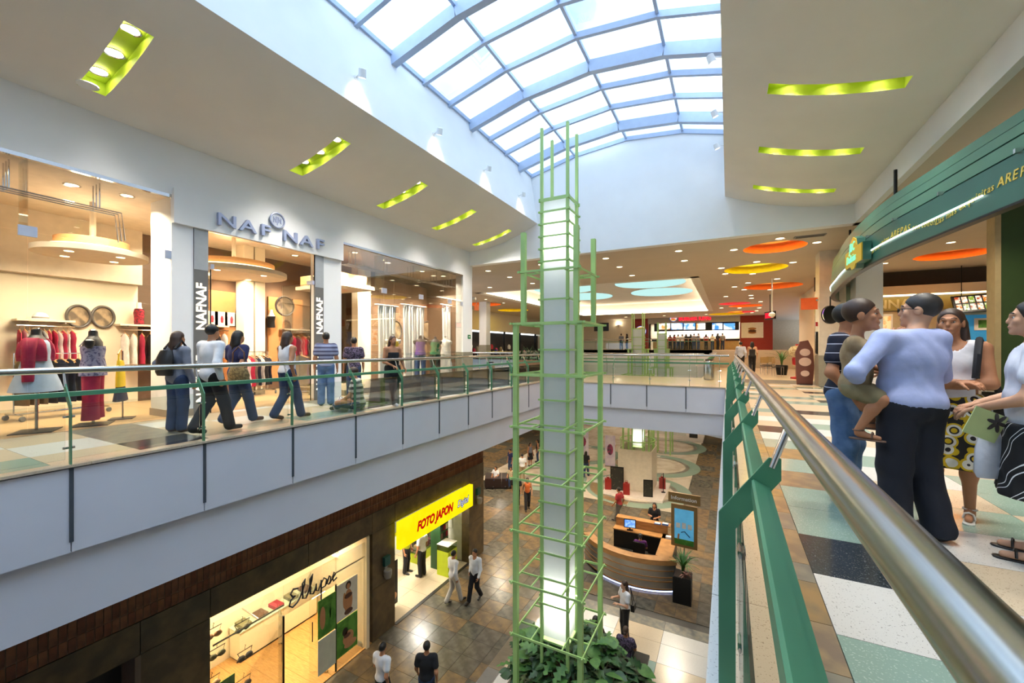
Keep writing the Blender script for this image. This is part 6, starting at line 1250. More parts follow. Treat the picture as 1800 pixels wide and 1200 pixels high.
def pattern(name, cols, scale, kind='VORONOI', pos=None):
    m = mat(name, cols[0], .85); n = m.node_tree.nodes; l = m.node_tree.links; t = n.new('ShaderNodeTexCoord'); rp = n.new('ShaderNodeValToRGB'); rp.color_ramp.interpolation = 'CONSTANT'
    if kind == 'VORONOI': x = n.new('ShaderNodeTexVoronoi'); x.inputs['Scale'].default_value = scale; out = x.outputs['Distance']
    elif kind == 'WAVE': x = n.new('ShaderNodeTexWave'); x.inputs['Scale'].default_value = scale; x.inputs['Distortion'].default_value = 7; x.inputs['Detail'].default_value = 1; x.bands_direction = 'DIAGONAL'; out = x.outputs['Fac']
    else: x = n.new('ShaderNodeTexNoise'); x.inputs['Scale'].default_value = scale; out = x.outputs['Fac']
    l.new(t.outputs['Object'], x.inputs['Vector']); l.new(out, rp.inputs[0]); e = rp.color_ramp.elements; pos = pos or [i / len(cols) for i in range(len(cols))]
    e[0].color = (*hexc(cols[0]), 1); e[0].position = pos[0]; e[1].color = (*hexc(cols[1]), 1); e[1].position = pos[1]
    for c, p in zip(cols[2:], pos[2:]): q = e.new(p); q.color = (*hexc(c), 1)
    l.new(rp.outputs[0], n['Principled BSDF'].inputs['Base Color']); return m
def cloth(name, h): return mat(name, h, .85, var=.08, scale=12, bump=.25, bscale=22)
BASE = dict(pelvis=(0, 0, .95), neck=(0, -.01, 1.46), head=(0, .025, 1.62), shR=(.18, -.01, 1.41), shL=(-.18, -.01, 1.41), elR=(.235, -.02, 1.12), elL=(-.235, -.02, 1.12), wrR=(.25, .06, .87), wrL=(-.25, .06, .87), hipR=(.09, 0, .92), hipL=(-.09, 0, .92), knR=(.1, .02, .5), knL=(-.1, .02, .5), anR=(.105, -.02, .08), anL=(-.105, -.02, .08), toR=(.12, .15, .03), toL=(-.12, .15, .03))
POSES = {'stand': {}, 'walk': dict(knR=(.09, .14, .5), anR=(.09, .24, .1), toR=(.1, .41, .05), knL=(-.09, .02, .5), anL=(-.09, -.22, .13), toL=(-.1, -.06, .04), elR=(.24, -.12, 1.13), wrR=(.24, -.05, .9), elL=(-.24, .03, 1.12), wrL=(-.24, .17, .92)),
         'crossed': dict(elR=(.23, .07, 1.13), elL=(-.23, .07, 1.13), wrR=(-.08, .21, 1.14), wrL=(.08, .2, 1.1)), 'hip': dict(elL=(-.38, -.05, 1.18), wrL=(-.2, .04, 1.0)), 'phone': dict(elR=(.25, .05, 1.14), wrR=(.14, .26, 1.22), elL=(-.24, .05, 1.13), wrL=(-.1, .26, 1.15)),
         'sit': dict(pelvis=(0, 0, .5), neck=(0, -.03, 1.0), head=(0, .02, 1.16), shR=(.18, -.02, .95), shL=(-.18, -.02, .95), elR=(.24, .05, .7), elL=(-.24, .05, .7), wrR=(.14, .27, .66), wrL=(-.14, .27, .66), hipR=(.1, .02, .5), hipL=(-.1, .02, .5), knR=(.12, .45, .5), knL=(-.12, .45, .5), anR=(.12, .43, .08), anL=(-.12, .43, .08), toR=(.13, .6, .03), toL=(-.13, .6, .03)),
         'floor': dict(pelvis=(0, 0, .14), neck=(0, .06, .66), head=(0, .12, .81), shR=(.19, .05, .61), shL=(-.19, .05, .61), elR=(.27, .05, .34), elL=(-.27, .12, .34), wrR=(.3, -.02, .09), wrL=(-.2, .33, .22), hipR=(.1, .03, .13), hipL=(-.1, .03, .13), knR=(.34, .34, .2), knL=(-.36, .34, .2), anR=(.05, .48, .09), anL=(-.06, .42, .09), toR=(-.1, .52, .06), toL=(.1, .45, .06))}
def person(label, loc, face, h=1.7, pose='stand', over=None, top=None, sleeve='short', hem=.93, neckline=1.45, bottom='trousers', bm=None, bot_z=.06, skin=1, hair='short', hm='black', shoes=None, girth=1.0, res=.022, fine=False, look=None, group=None, scoop=0.0, flare=1.0, curl=.5, heads=1.0, hair_len=.26, sandal=False):
    """face: world angle the body faces; look: head yaw relative to the body."""
    J = {k: np.array(v, float) for k, v in BASE.items()}
    for k, v in {**POSES[pose], **(over or {})}.items(): J[k] = np.array(v, float)
    S = h / 1.74; root = thing('person', label, 'person', loc, face - PI / 2, group); root.scale = (S, S, S); g = girth
    up = unit(J['neck'] - J['pelvis']); rt = unit(J['shR'] - J['shL']); fw_ = unit(np.cross(up, rt)); rt = np.cross(fw_, up); R = np.stack([rt, fw_, up], 1); sp = lambda t: J['pelvis'] + (J['neck'] - J['pelvis']) * t
    tor = [('e', tuple(sp(.02) - fw_ * .012), (.165 * g, .118 * g, .13), R), ('e', tuple(sp(.28) + fw_ * .012 * g), (.150 * g, .108 * g, .16), R), ('e', tuple(sp(.64)), (.168 * g, .112 * g, .19), R), ('c', tuple(J['shR'] - rt * .02), tuple(J['shL'] + rt * .02), .062, .062)]
    arm = {}; leg = {}
    for s_ in 'RL':
        arm[s_] = [('c', tuple(J['sh' + s_]), tuple(J['el' + s_]), .052 * (.7 + .3 * g), .041 * (.7 + .3 * g)), ('c', tuple(J['el' + s_]), tuple(J['wr' + s_]), .041 * (.7 + .3 * g), .027)]
        mid = J['kn' + s_] * .68 + J['an' + s_] * .32 + np.array([0, -.015, 0]) * (1 if pose != 'floor' else 0)
        leg[s_] = [('c', tuple(J['hip' + s_]), tuple(J['kn' + s_]), .082 * g, .055), ('c', tuple(J['kn' + s_]), tuple(mid), .053, .052), ('c', tuple(mid), tuple(J['an' + s_]), .05, .034)]
    hd = J['head']; yaw = look or 0.0; c_, s2 = math.cos(yaw), math.sin(yaw); HR = R @ np.array([[c_, -s2, 0], [s2, c_, 0], [0, 0, 1.0]]) if pose != 'floor' else np.array([[c_, -s2, 0], [s2, c_, 0], [0, 0, 1.0]]) @ R
    H = lambda x, y, z: tuple(hd + HR @ (np.array([x, y, z]) * heads))
    k_ = heads; headp = [('e', H(0, -.012, .03), (.074 * k_, .093 * k_, .092 * k_), HR), ('e', H(0, .03, -.04), (.056 * k_, .062 * k_, .072 * k_), HR), ('c', tuple(J['neck'] - up * .03), H(0, -.015, -.05), .055, .052)]
    if fine:
        headp += [('c', H(0, .088, .020), H(0, .102, -.016), .008 * k_, .0115 * k_), ('c', H(-.033, .082, .034), H(.033, .082, .034), .012 * k_, .012 * k_), ('e', H(0, .088, -.052), (.024 * k_, .012 * k_, .011 * k_), HR), ('e', H(0, .078, -.088), (.026 * k_, .02 * k_, .018 * k_), HR), ('e', H(-.042, .066, -.015), (.022 * k_, .018 * k_, .024 * k_), HR), ('e', H(.042, .066, -.015), (.022 * k_, .018 * k_, .024 * k_), HR)]
        for sx in (-1, 1): headp.append(('e', H(sx * .076, -.004, -.002), (.010 * k_, .021 * k_, .033 * k_), HR))
    else: headp += [('c', H(0, .09, .015), H(0, .105, -.02), .009, .012)] + [('e', H(sx * .074, -.004, 0), (.01, .02, .03), HR) for sx in (-1, 1)]
    blocks = [surface(tor + arm['R'] + arm['L'] + leg['R'] + leg['L'] + [headp[2]], res, .04), surface(headp, .0075 if fine else min(res, .014), .018)]
    for s_, sd in (('R', 1), ('L', -1)):
        d = unit(J['wr' + s_] - J['el' + s_]); inn = np.array([-sd, .25, 0]) if abs(d[2]) > .5 else np.array([0, -.2, -1.0]); w_ = J['wr' + s_]
        blocks.append(surface(hand_prims(w_, d, inn, curl, 1.0, sd if abs(d[2]) > .5 else -sd), .0055 if fine else .009, .006))
    for s_ in 'RL': blocks.append(surface([('c', tuple(J['an' + s_]), tuple(J['an' + s_] * .8 + J['to' + s_] * .2 - v3(0, 0, .02)), .034, .032), ('c', tuple(J['an' + s_] - v3(0, 0, .035)), tuple(J['to' + s_]), .032, .024)], min(res, .012), .02))
    sobj('body', blocks, SKIN[skin], root)
    # clothing
    if top:
        cz = [(tuple(sp((hem - .95) / .51)), tuple(-up)), (tuple(sp((neckline - .95) / .51)), tuple(up))]; pr = list(tor)
        for s_ in 'RL':
            if sleeve == 'long': pr += arm[s_]
            elif sleeve == 'short': e = J['sh' + s_] + (J['el' + s_] - J['sh' + s_]) * .55; pr.append(('c', tuple(J['sh' + s_]), tuple(e), .058, .060))
            elif sleeve == 'rolled': pr += [arm[s_][0], ('c', tuple(J['el' + s_]), tuple(J['el' + s_] * .6 + J['wr' + s_] * .4), .038, .037)]
        if sleeve == 'none': cz = cz + [(tuple(J['shR'] - rt * .035), tuple(rt)), (tuple(J['shL'] + rt * .035), tuple(-rt))]
        low = [c for c in cz]
        nk = J['neck']; hard = neckline < 1.40; sb_ = [] if hard else [(tuple(nk + fw_ * .03 - up * .02), tuple(J['head'] + fw_ * .06), .064 + scoop, .085 + scoop)]
        tors = surface(pr, res * .8, .035, (cz[1:2] if hard else []) + (cz[2:] if sleeve == 'none' else []) + ([cz[0]] if sleeve in ('none', 'short') or all(J['wr' + s_][2] > hem for s_ in 'RL') else []), .016, .004 if fine else 0, sb_)
        sobj('shirt', [tors], top, root)
        if scoop: pass
    if bm:
        wz = min(1.04, hem + .08); wp = sp((wz - .95) / .51)
        if bottom == 'shorts': sobj('shorts', [surface(tor[:1] + [('c', tuple(J['hip' + s_]), tuple(J['hip' + s_] * .25 + J['kn' + s_] * .75), .088, .078) for s_ in 'RL'], res * .8, .035, [(tuple(wp), tuple(up))], .014)], bm, root)
        elif bottom == 'trousers':
            pr = tor[:2] + leg['R'] + leg['L']; cuts = [(tuple(wp), tuple(up))]
            if pose not in ('sit', 'floor'): cuts.append(((0, 0, bot_z), (0, 0, -1)))
            lg = []
            for s_ in 'RL': lg += [('c', tuple(J['hip' + s_]), tuple(J['kn' + s_]), .088 * g, .068 * flare), ('c', tuple(J['kn' + s_]), tuple(J['an' + s_]), .066 * flare, .062 * flare)]
            sobj('trousers', [surface(tor[:1] + lg, res * .8, .035, cuts, .014, .004 if fine else 0)], bm, root)
        else:
            zc = np.array([0, 0, 1.0]); m_ = (J['knR'] + J['knL']) / 2
            pr = [('e', tuple(sp(.02) - fw_ * .012), (.175 * g, .13 * g, .14), R)]; hz = bot_z; 
            for sx in (-.09, 0, .09): pr.append(('c', (sx, -.0, .92), (sx * 1.25 * flare, m_[1] * .5, hz), .11 * g, .125 * flare * g))
            sobj('skirt', [surface(pr, res * .8, .05, [(tuple(wp), tuple(up)), ((0, 0, hz), (0, 0, -1))], .012, .006 if fine else 0)], bm, root)
    if shoes and sandal:
        for s_ in 'RL':
            a_, t_ = J['an' + s_], J['to' + s_]; f_ = unit((t_ - a_) * np.array([1, 1, 0])); w_ = np.cross(f_, [0, 0, 1.0]); zb = t_[2] - .028
            so = sobj('sandal', [surface([('c', (*(a_ - f_ * .04)[:2], zb), (*(t_ + f_ * .02)[:2], zb), .036, .036)], .009, .01, [((0, 0, zb + .012), (0, 0, 1)), ((0, 0, zb - .004), (0, 0, -1))])], shoes, root)
            m_ = a_ * .3 + t_ * .7; MB().tube([tuple(m_ + w_ * .034 + v3(0, 0, -.02)), tuple(m_ + w_ * .024 + v3(0, 0, .022)), tuple(m_ + v3(0, 0, .032)), tuple(m_ - w_ * .024 + v3(0, 0, .022)), tuple(m_ - w_ * .034 + v3(0, 0, -.02))], .008, 6).build('strap', shoes, so, True)
            MB().tube([tuple(a_ + .042 * (f_ * math.cos(k * PI / 5) + w_ * math.sin(k * PI / 5))) for k in range(10)], .006, 6, True).build('ankle_strap', shoes, so, True)
    elif shoes:
        for s_ in 'RL': sobj('shoe', [surface([('c', tuple(J['an' + s_] - v3(0, .02, .03)), tuple(J['to' + s_] + v3(0, .02, 0)), .043, .034), ('c', tuple(J['an' + s_]), tuple(J['an' + s_] - v3(0, 0, .03)), .042, .044)], min(res, .012), .02, [((0, 0, .0), (0, 0, -1))] if pose not in ('floor',) else [], .004)], shoes, root)
    hp = [('e', H(0, -.022, .042), (.084 * k_, .103 * k_, .096 * k_), HR)]; fn = HR @ np.array([0, .80, -.60])
    cut = [(H(0, .045, .035), tuple(fn))] if hair != 'bald' else []
    if hair == 'short': hb = [surface(hp, .008 if fine else .013, .02, cut + [(H(0, 0, -.055), tuple(-HR[:, 2]))])]
    else:
        hb = [surface(hp + [('c', H(-.05, -.06, .0), H(-.055, -.085, -hair_len * .5), .045 * k_, .05 * k_), ('c', H(.05, -.06, .0), H(.055, -.085, -hair_len * .5), .045 * k_, .05 * k_), ('c', H(0, -.08, 0), H(0, -.11, -hair_len), .06 * k_, .04 * k_)], .009 if fine else .014, .03, [(H(0, .05, .04), tuple(HR @ np.array([0, .93, -.37])))])] if hair == 'long' else [surface(hp + [('e', H(0, -.12, .0), (.045, .045, .045), HR)], .013, .02, cut)]
    sobj('hair', hb, HAIRM[hm], root)
    if fine:
        for sx in (-1, 1):
            MB().lathe([(.001, -.0095), (.007, -.0065), (.0095, 0), (.007, .0065), (.001, .0095)], H(sx * .031 * 1, .0735, .012), 12).build('eye', M_eye, root, True); MB().lathe([(.001, -.0058), (.004, -.004), (.0055, 0), (.004, .004), (.001, .0058)], H(sx * .031, .0795, .012), 10).build('iris', M_iris, root, True)
            MB().tube([H(sx * .016, .0905, .04), H(sx * .033, .0885, .046), H(sx * .05, .078, .04)], .0042, 6).build('eyebrow', HAIRM[hm], root, True)
        MB().tube([H(-.02, .092, -.052), H(0, .098, -.05), H(.02, .092, -.052)], .005, 6).build('lips', M_lip, root, True)
    root['_S'] = S; bpy.context.view_layer.update() if False else None
    return root, J, S, H
def ang(dx, dy): return math.atan2(dy, dx)
BLK = cloth('black_cloth', '1A1A1E'); DKTR = cloth('dark_navy_trousers', '1B1E2A'); JEAN = mat('blue_jeans', '5E7EA8', .85, hx2='42608A', thr=(.35, .65), scale=7, bump=.2, bscale=50); JEAND = mat('dark_jeans', '34466A', .85, hx2='263654', thr=(.35, .65), scale=7, bump=.2)
WHT = cloth('white_cloth', 'DCDCE0'); SHOE = mat('black_leather_shoe', '1E1A18', .35); SHOEB = mat('brown_leather_shoe', '5A3A26', .4); SANDW = mat('white_sandal', 'D8D4CC', .4)
# ------------------------------------------------------------------ the group beside the handrail
BLUE = cloth('light_blue_shirt', 'AAB6E2')
person('man in pale blue shirt and dark trousers carrying a child', (1.16, 3.96, 0), ang(-.45, .9), 1.74, 'stand', dict(shL=(-.2, -.01, 1.41), elL=(-.42, -.03, 1.18), wrL=(-.2, .2, 1.07), elR=(.27, .06, 1.15), wrR=(.05, .24, 1.16), anR=(.14, -.06, .08), toR=(.2, .11, .03), anL=(-.1, .0, .08), neck=(.03, .02, 1.46), head=(.095, .04, 1.615)), BLUE, 'rolled', .93, 1.47, 'trousers', DKTR, .03, 0, 'short', 'grey', SHOE, 1.22, .0155, True, .75, flare=1.25)
person('small boy in brown shirt held on the arm of the man in blue', (.865, 4.03, .36), ang(.93, -.25), 1.31, 'sit', dict(pelvis=(0, 0, .93), neck=(0, 0, 1.42), head=(0, .05, 1.64), shR=(.15, 0, 1.36), shL=(-.15, 0, 1.36), elR=(.17, .14, 1.27), wrR=(.06, .29, 1.43), elL=(-.2, .05, 1.14), wrL=(-.17, .2, 1.1), hipR=(.09, .02, .9), hipL=(-.09, .02, .9), knR=(.2, .2, .82), knL=(-.2, .24, .8), anR=(.22, .03, .52), anL=(-.24, .1, .54), toR=(.24, .18, .46), toL=(-.25, .25, .5)), mat('brown_child_shirt', '9C8664', .85, hx2='8A7454', thr=(.4, .6), scale=9), 'short', .90, 1.42, 'shorts', cloth('khaki_shorts', '8A8060'), .06, 1, 'short', 'brown', mat('brown_sandal', '6A4E3E', .5), 1.0, .015, True, 0, heads=1.36, sandal=True)
NAVY = stripes('navy_striped_polo', '14182C', 'B8BCCC', 13.0, .09)
person('man in navy striped polo and blue jeans', (.93, 4.66, 0), ang(.8, -.35), 1.74, 'stand', dict(elR=(.27, -.04, 1.14), wrR=(.22, .12, .92)), NAVY, 'short', .93, 1.47, 'trousers', JEAN, .04, 1, 'short', 'black', SHOE, 1.08, .0165, True, .2, flare=1.15)
FLOR = pattern('floral_skirt_cloth', ['D8B41C', '2A2420', 'E8E4D8', 'D8B41C', '2A2420'], 11, 'VORONOI', [0, .22, .34, .52, .66])
person('woman in white top and yellow floral skirt with folded arms', (1.60, 4.62, 0), ang(-.45, -.85), 1.66, 'crossed', {}, cloth('white_tank', 'E4E0E2'), 'none', .96, 1.45, 'skirt', FLOR, .42, 1, 'long', 'brown', SANDW, 1.05, .0165, True, 0, flare=1.12, scoop=.03, sandal=True)
SWIRL = pattern('black_white_skirt_cloth', ['17171A', 'E4E4E6', '17171A'], 3.2, 'WAVE', [0, .80, .9])
person('woman in white blouse and black swirl skirt in profile', (1.74, 3.88, 0), ang(-.88, .32), 1.65, 'stand', dict(elL=(-.25, .05, 1.10), wrL=(-.08, .27, 1.0), elR=(.24, .05, 1.1), wrR=(.08, .27, 1.02)), cloth('white_blouse', 'D6DAE6'), 'short', .84, 1.45, 'skirt', SWIRL, .44, 0, 'long', 'black', SHOE, 1.16, .0165, True, 0, flare=1.1, hair_len=.2, sandal=True)
def glasses(label, loc, rz):
    t = thing('eyeglasses', label, 'glasses', loc, rz)
    for sx in (-1, 1):
        mb = MB(); mb.tube([(sx * .033 + .022 * math.cos(k * PI / 8), 0, .016 * math.sin(k * PI / 8)) for k in range(16)], .0022, 6, True); mb.build('rim', M_blk, t); MB().tube([(sx * .056, 0, .006), (sx * .08, -.05, .008), (sx * .083, -.115, 0)], .0025, 6).build('temple', M_blk, t)
    MB().tube([(-.011, 0, .004), (.011, 0, .004)], .002, 6).build('bridge', M_blk, t)
def at_head(fl, S, loc, face, hx, look, dx, dy, dz):
    a = face - PI / 2; b = a + look; hx = Vector(hx) * S; x = hx.x * math.cos(a) - hx.y * math.sin(a); y = hx.x * math.sin(a) + hx.y * math.cos(a); d = Vector((dx, dy)) * S
    return (loc[0] + x + d.x * math.cos(b) - d.y * math.sin(b), loc[1] + y + d.x * math.sin(b) + d.y * math.cos(b), loc[2] + hx.z + dz * S), b
p_, b_ = at_head(None, 1.0, (1.16, 3.96, 0), ang(-.45, .9), (.095, .04, 1.615), .75, 0, .108, .014); glasses('thin dark eyeglasses worn by the man in blue', p_, b_)
sb = thing('shoulder_bag', 'black shoulder bag strap and bag on the woman in floral skirt', 'bag', (1.60, 4.62, 0), ang(-.45, -.85) - PI / 2); MB().tube([(-.15, .14, 1.12), (-.16, .13, 1.3), (-.155, .02, 1.42), (-.17, -.13, 1.28), (-.24, -.16, .98)], .022, 8).build('strap', BLK, sb, True); MB().box(-.36, -.14, -.3, -.19, .72, 1.0).build('pouch', mat('black_bag', '1C1A1A', .4), sb)
lf = thing('leaflet', 'pale green leaflet with dark flower held by the woman in the blouse', 'leaflet', (1.46, 3.76, .86), .5); lf.scale = (.7, .7, .7); o = MB().box(-.16, .16, -.004, .004, -.13, .13).build('sheet', mat('leaflet_green', 'B4C48A', .5), lf); o.rotation_euler = (.15, .35, 0)
for k in range(6): q_ = MB().py([(.08 + math.cos(k * PI / 3) * (.05 + .045 * math.cos(t * PI / 5)) - math.sin(k * PI / 3) * .017 * math.sin(t * PI / 5), .05 + math.sin(k * PI / 3) * (.05 + .045 * math.cos(t * PI / 5)) + math.cos(k * PI / 3) * .017 * math.sin(t * PI / 5)) for t in range(10)], -.012, -.006).build('petal', mat('petal_dark', '3A3434', .5), lf); q_.rotation_euler = (.15, .35, 0)
pbg = thing('plastic_bag', 'white plastic carrier bag hanging from the hand of the woman in the blouse', 'bag', (1.52, 3.86, .50), .4); pbg.scale = (.62, .62, .75); loft([(0, 0, 0, .12, .05), (.05, 0, 0, .15, .07), (.25, 0, 0, .14, .06), (.42, 0, 0, .09, .035), (.52, 0, 0, .03, .015)], 16).build('sack', mat('bag_white', 'CFD4E2', .35, var=.05, bump=.6, bscale=14), pbg, True); MB().tube([(-.03, 0, .5), (-.02, 0, .62), (.02, 0, .62), (.03, 0, .5)], .008, 6).build('handle', MATS['bag_white'], pbg)
# ------------------------------------------------------------------ people on the shop walkway
GREYT = cloth('grey_top', '6E7484'); NAVT = cloth('navy_top', '1E2450'); PLAID = stripes('blue_striped_shirt', '8E96B4', '4A4A66', 11, .4); PURP = pattern('dark_pattern_blouse', ['2A2232', '6A5A74', '2A2232'], 26, 'NOISE', [0, .5, .62]); STRI = stripes('grey_white_stripes', 'D8D2C4', '4A4A46', 8.5, .45); STRIG = STRI
YR = PI / 2
for a in ((
    'woman in grey top with dark backpack and one hand on hip', (312, 758), 1.62, 'hip', GREYT, 'long', JEAND, 'long', 'brown', .3, 0), (
    'person in white shirt and black trousers walking past the entrance pillar', (372, 762), 1.72, 'walk', WHT, 'long', BLK, 'short', 'black', .25, 1), (
    'woman in navy top and jeans with a gold bag', (418, 745), 1.66, 'walk', NAVT, 'short', JEAND, 'long', 'black', .2, 0), (
    'slim woman in white sleeveless top and dark jeans', (505, 737), 1.66, 'walk', WHT, 'none', JEAND, 'long', 'brown', 0.1, 0), (
    'man in striped shirt and blue jeans standing by the second pillar', (573, 712), 1.72, 'stand', PLAID, 'short', JEAN, 'short', 'black', .9, 1), (
    'woman in dark patterned blouse facing the shop window', (622, 706), 1.62, 'stand', PURP, 'short', JEAND, 'short', 'black', .95, 1)):
    x, y = unpz(*a[1], 0); person(a[0], (x, y, 0), YR + a[9], a[2], a[3], {}, a[4], a[5], .93, 1.46, 'trousers', a[6], .03, 1, a[7], a[8], SHOE if a[10] else SHOEB, 1.02, .02, flare=1.1)
x, y = unpz(312, 758, 0); bk_ = thing('backpack', 'black backpack on the woman in the grey top', 'bag', (x, y, 0), YR + .3 - PI / 2); loft([(.92, 0, -.2, .13, .07), (.98, 0, -.21, .15, .09), (1.2, 0, -.2, .14, .085), (1.32, 0, -.18, .1, .05)], 14).build('sack', mat('black_bag', '1C1A1A', .4), bk_, True)
for s_ in (-.1, .1): MB().tube([(s_, -.13, 1.34), (s_, -.02, 1.475), (s_, .12, 1.3)], .018, 6).build('strap', BLK, bk_)
x, y = unpz(418, 745, 0); gb = thing('handbag', 'shiny gold handbag on the shoulder of the woman in navy', 'bag', (x + .28, y - .14, .78), .4); loft([(0, 0, 0, .17, .07), (.1, 0, 0, .2, .09), (.24, 0, 0, .15, .06)], 16).build('body', mat('gold_bag', 'A08A5A', .35, hx2='6E5C3A', thr=(.4, .6), scale=30), gb, True); MB().tube([(-.12, 0, .22), (-.1, 0, .5), (.0, 0, .6), (.1, 0, .5), (.12, 0, .22)], .012, 6).build('strap', SHOEB, gb)
x, y = unpz(690, 712, 0); person('woman in short black strapless dress striding by the curtained window', (x, y, 0), YR - 1.9, 1.64, 'walk', dict(wrR=(.1, .22, 1.0), elR=(.24, .02, 1.1)), BLK, 'none', .93, 1.33, 'skirt', BLK, .58, 1, 'long', 'brown', SANDW, .98, .02, flare=1.0)
x, y = unpz(650, 722, 0); person('man in grey and white striped shirt sitting on the floor by the balustrade', (x - .34, y, 0), YR + 2.2, 1.74, 'floor', {}, STRI, 'short', .93, 1.42, 'trousers', JEAND, .03, 1, 'short', 'brown', SHOE, 1.1, .018)
tote = thing('tote_bag', 'crumpled pale bag lying beside the seated man', 'bag', (x - .6, y - .25, 0), .6); loft([(0, 0, 0, .14, .1), (.08, .01, 0, .17, .12), (.2, 0, 0, .12, .08), (.27, 0, .01, .05, .04)], 14).build('sack', mat('pale_bag', 'C8BCC0', .5, var=.06, bump=.5, bscale=16), tote, True); MB().tube([(-.04, 0, .25), (0, 0, .33), (.04, 0, .25)], .008, 6).build('handle', MATS['pale_bag'], tote)
# ------------------------------------------------------------------ people further along the walkway and at the burger counter
person('man in pale shirt and black trousers walking to the stairs', (.6, 26.0, 0), YR, 1.7, 'walk', {}, cloth('pale_blue_shirt', 'B4B8CC'), 'long', .95, 1.46, 'trousers', BLK, .03, 1, 'short', 'black', SHOE, 1.0, .026)
person('woman in dark camisole walking to the stairs beside a man', (1.15, 26.2, 0), YR, 1.7, 'walk', {}, cloth('dark_camisole', '2A2A2E'), 'none', .93, 1.34, 'trousers', BLK, .03, 0, 'long', 'black', SHOE, 1.0, .026)
CC = [cloth('counter_red', '8E2228'), cloth('counter_white', 'D0CCC8'), cloth('counter_dark', '2A2830'), cloth('counter_grey', '7A7A82')]
protos = []
for i in range(4): protos.append(person(('customer in red top queuing at the far burger counter', 'customer in white top queuing at the far burger counter', 'customer in dark top queuing at the far burger counter', 'customer in grey top queuing at the far burger counter')[i], (unpY(1178 + 14 * i, 600, 48)[0], 48.0, 1.2), YR, 1.62 + .03 * i, 'stand', {}, CC[i], 'short', .93, 1.45, 'trousers', (BLK, JEAND)[i % 2], .03, 1, ('long', 'short')[i % 2], 'black', SHOE, 1.0, .035, group='customers at the burger counter')[0])
for i, px in enumerate((1186, 1199, 1213, 1228, 1241, 1252, 1262, 1270)): dup(protos[i % 4], (unpY(px, 600, 47.6)[0], 47.3 + .5 * (i % 3), 1.2), (i * .7) % 2 - 1)
for i, px in enumerate((1092, 1102)): dup(protos[3 - i], (unpY(px, 600, 44.5)[0], 44.5, 1.2), .4 + i, ('person in grey top leaning by the food hall balustrade', 'person in dark top standing by the food hall balustrade')[i])
# ------------------------------------------------------------------ people on the lower floor
def low(label, px, h, pose, top, sleeve, bm, face, hair='short', bottom='trousers', bz=.03, hm='black', skin=1, over=None, dz=0.0, res=.026, xy=None, hem=.93, group=None):
    x, y = xy or unpz(*px, ZL); return person(label, (x, y, ZL + dz), face, h, pose, over or {}, top, sleeve, hem, 1.44, bottom, bm, bz, skin, hair, hm, SHOE, 1.0, res, group=group)
low('woman in white v-neck shirt and black trousers carrying a rolled paper', (1098, 1124), 1.68, 'phone', WHT, 'short', BLK, -PI / 2 - .9, 'long', hm='brown', skin=0, res=.02)
rp_ = thing('shoulder_bag', 'small black bag on the shoulder of the woman in the white v-neck', 'bag', (unpz(1098, 1124, ZL)[0] + .22, unpz(1098, 1124, ZL)[1] + .12, ZL + .85)); MB().box(-.05, .05, -.12, .12, 0, .2).build('pouch', mat('black_bag', '1C1A1A', .4), rp_); MB().tube([(0, -.1, .2), (-.08, 0, .62), (0, .1, .2)], .012, 6).build('strap', BLK, rp_)
BNC = thing('bench', 'low dark bench beside the planter', 'bench', (-3.1, 10.85, ZL)); MB().box(-1.3, 1.3, -.2, .2, .38, .45).build('seat', M_blk, BNC)
for s_ in (-1.0, 1.0): MB().box(s_ - .06, s_ + .06, -.16, .16, 0, .38).build('leg', M_steel, BNC)
low('person in patterned grey blouse seated at the planter bench', None, 1.62, 'sit', PURP, 'short', BLK, YR, 'bun', hm='brown', xy=(-2.35, 10.8), dz=-.03)
low('person in dark brown top seated at the planter bench', None, 1.66, 'sit', cloth('brown_top', '3A2624'), 'short', JEAND, YR, 'long', xy=(-3.15, 10.8), dz=-.03)
low('person in beige top seated at the end of the planter bench', None, 1.62, 'sit', cloth('beige_top', 'B0A080'), 'short', BLK, YR, 'short', xy=(-3.95, 10.8), dz=-.03)
low('person all in white walking past the photo shop', (797, 1060), 1.72, 'walk', WHT, 'long', cloth('white_trousers', 'C8C0B4'), YR - .3)
low('person in white shirt and black trousers walking by the corner pier', (835, 1055), 1.7, 'walk', WHT, 'long', BLK, -YR)
low('shop assistant in yellow shirt inside the photo shop', None, 1.68, 'stand', cloth('yellow_polo', 'B8BC1E'), 'short', BLK, .2, xy=(-10.6, 11.75), dz=.012)
low('customer in white shirt standing inside the photo shop', None, 1.74, 'stand', WHT, 'short', BLK, PI, xy=(-9.95, 11.85), dz=.012)
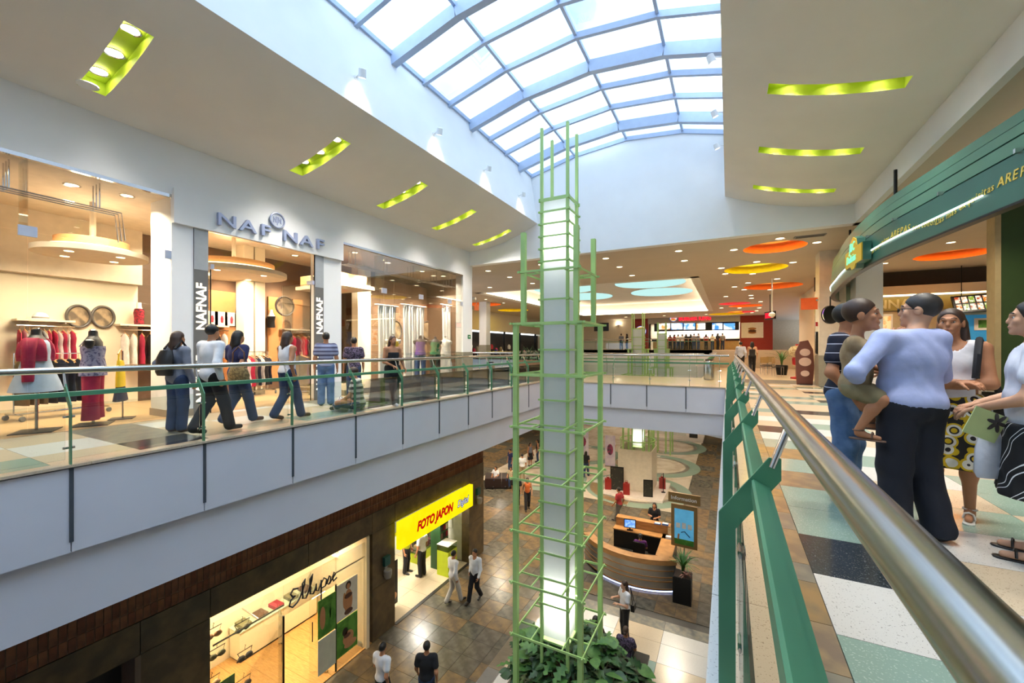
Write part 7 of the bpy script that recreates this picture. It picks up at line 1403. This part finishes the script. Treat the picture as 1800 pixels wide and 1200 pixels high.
low('passer-by in white shirt near the lingerie shop door', None, 1.7, 'walk', WHT, 'short', BLK, YR, xy=unpz(672, 1262, ZL)); low('passer-by in dark shirt crossing the brown stone floor', None, 1.72, 'walk', BLK, 'short', JEAND, YR + .5, xy=unpz(750, 1262, ZL))
low('woman in orange top hurrying across the brown floor', (927, 895), 1.64, 'walk', cloth('orange_top', 'C0622A'), 'none', BLK, -YR + .5, 'long'); low('man in dark clothes beside the woman in orange', (908, 893), 1.72, 'walk', BLK, 'short', BLK, -YR + .4)
low('woman in navy top standing behind the leather bench', (897, 832), 1.64, 'stand', NAVT, 'short', JEAND, -YR - .4); low('man in white shirt and khaki trousers on the pale plaza', (918, 845), 1.7, 'stand', WHT, 'short', cloth('khaki', 'A08C6A'), YR + .6)
low('woman in black skirt and grey top with long curly hair', (932, 819), 1.66, 'stand', GREYT, 'none', BLK, -.4, 'long', 'skirt', .5); low('woman in dark dress next to a lilac banner', (945, 812), 1.68, 'stand', BLK, 'none', JEAND, PI + .5, 'long')
low('woman in white top and black trousers behind the display platform', (1076, 808), 1.66, 'stand', WHT, 'short', BLK, YR + .3, 'long'); low('person in black top crossing the ringed floor', (1030, 838), 1.66, 'walk', BLK, 'short', JEAND, YR, 'long')
low('man in red shirt walking behind the information desk', (1088, 920), 1.72, 'walk', cloth('red_shirt', '9A2A2E'), 'short', cloth('grey_trousers', '5A5650'), PI - .3)
low('clerk in black top standing behind the information desk shelf', None, 1.64, 'phone', BLK, 'short', BLK, -YR, 'long', xy=(-2.85, 18.75)); low('clerk in purple top seated at the information desk', None, 1.62, 'sit', cloth('purple_top', '5A2060'), 'short', cloth('grey_trousers', '5A5650'), YR + .2, 'bun', xy=(-3.0, 16.3), dz=.05)
low('girl in white seated on the dark leather bench', None, 1.5, 'sit', WHT, 'short', JEAND, -YR, 'long', xy=(-12.45, 21.6), dz=.12); low('boy in beige seated on the dark leather bench', None, 1.5, 'sit', cloth('beige_top', 'B0A080'), 'short', JEAND, -YR, 'short', xy=(-11.6, 21.95), dz=.12)
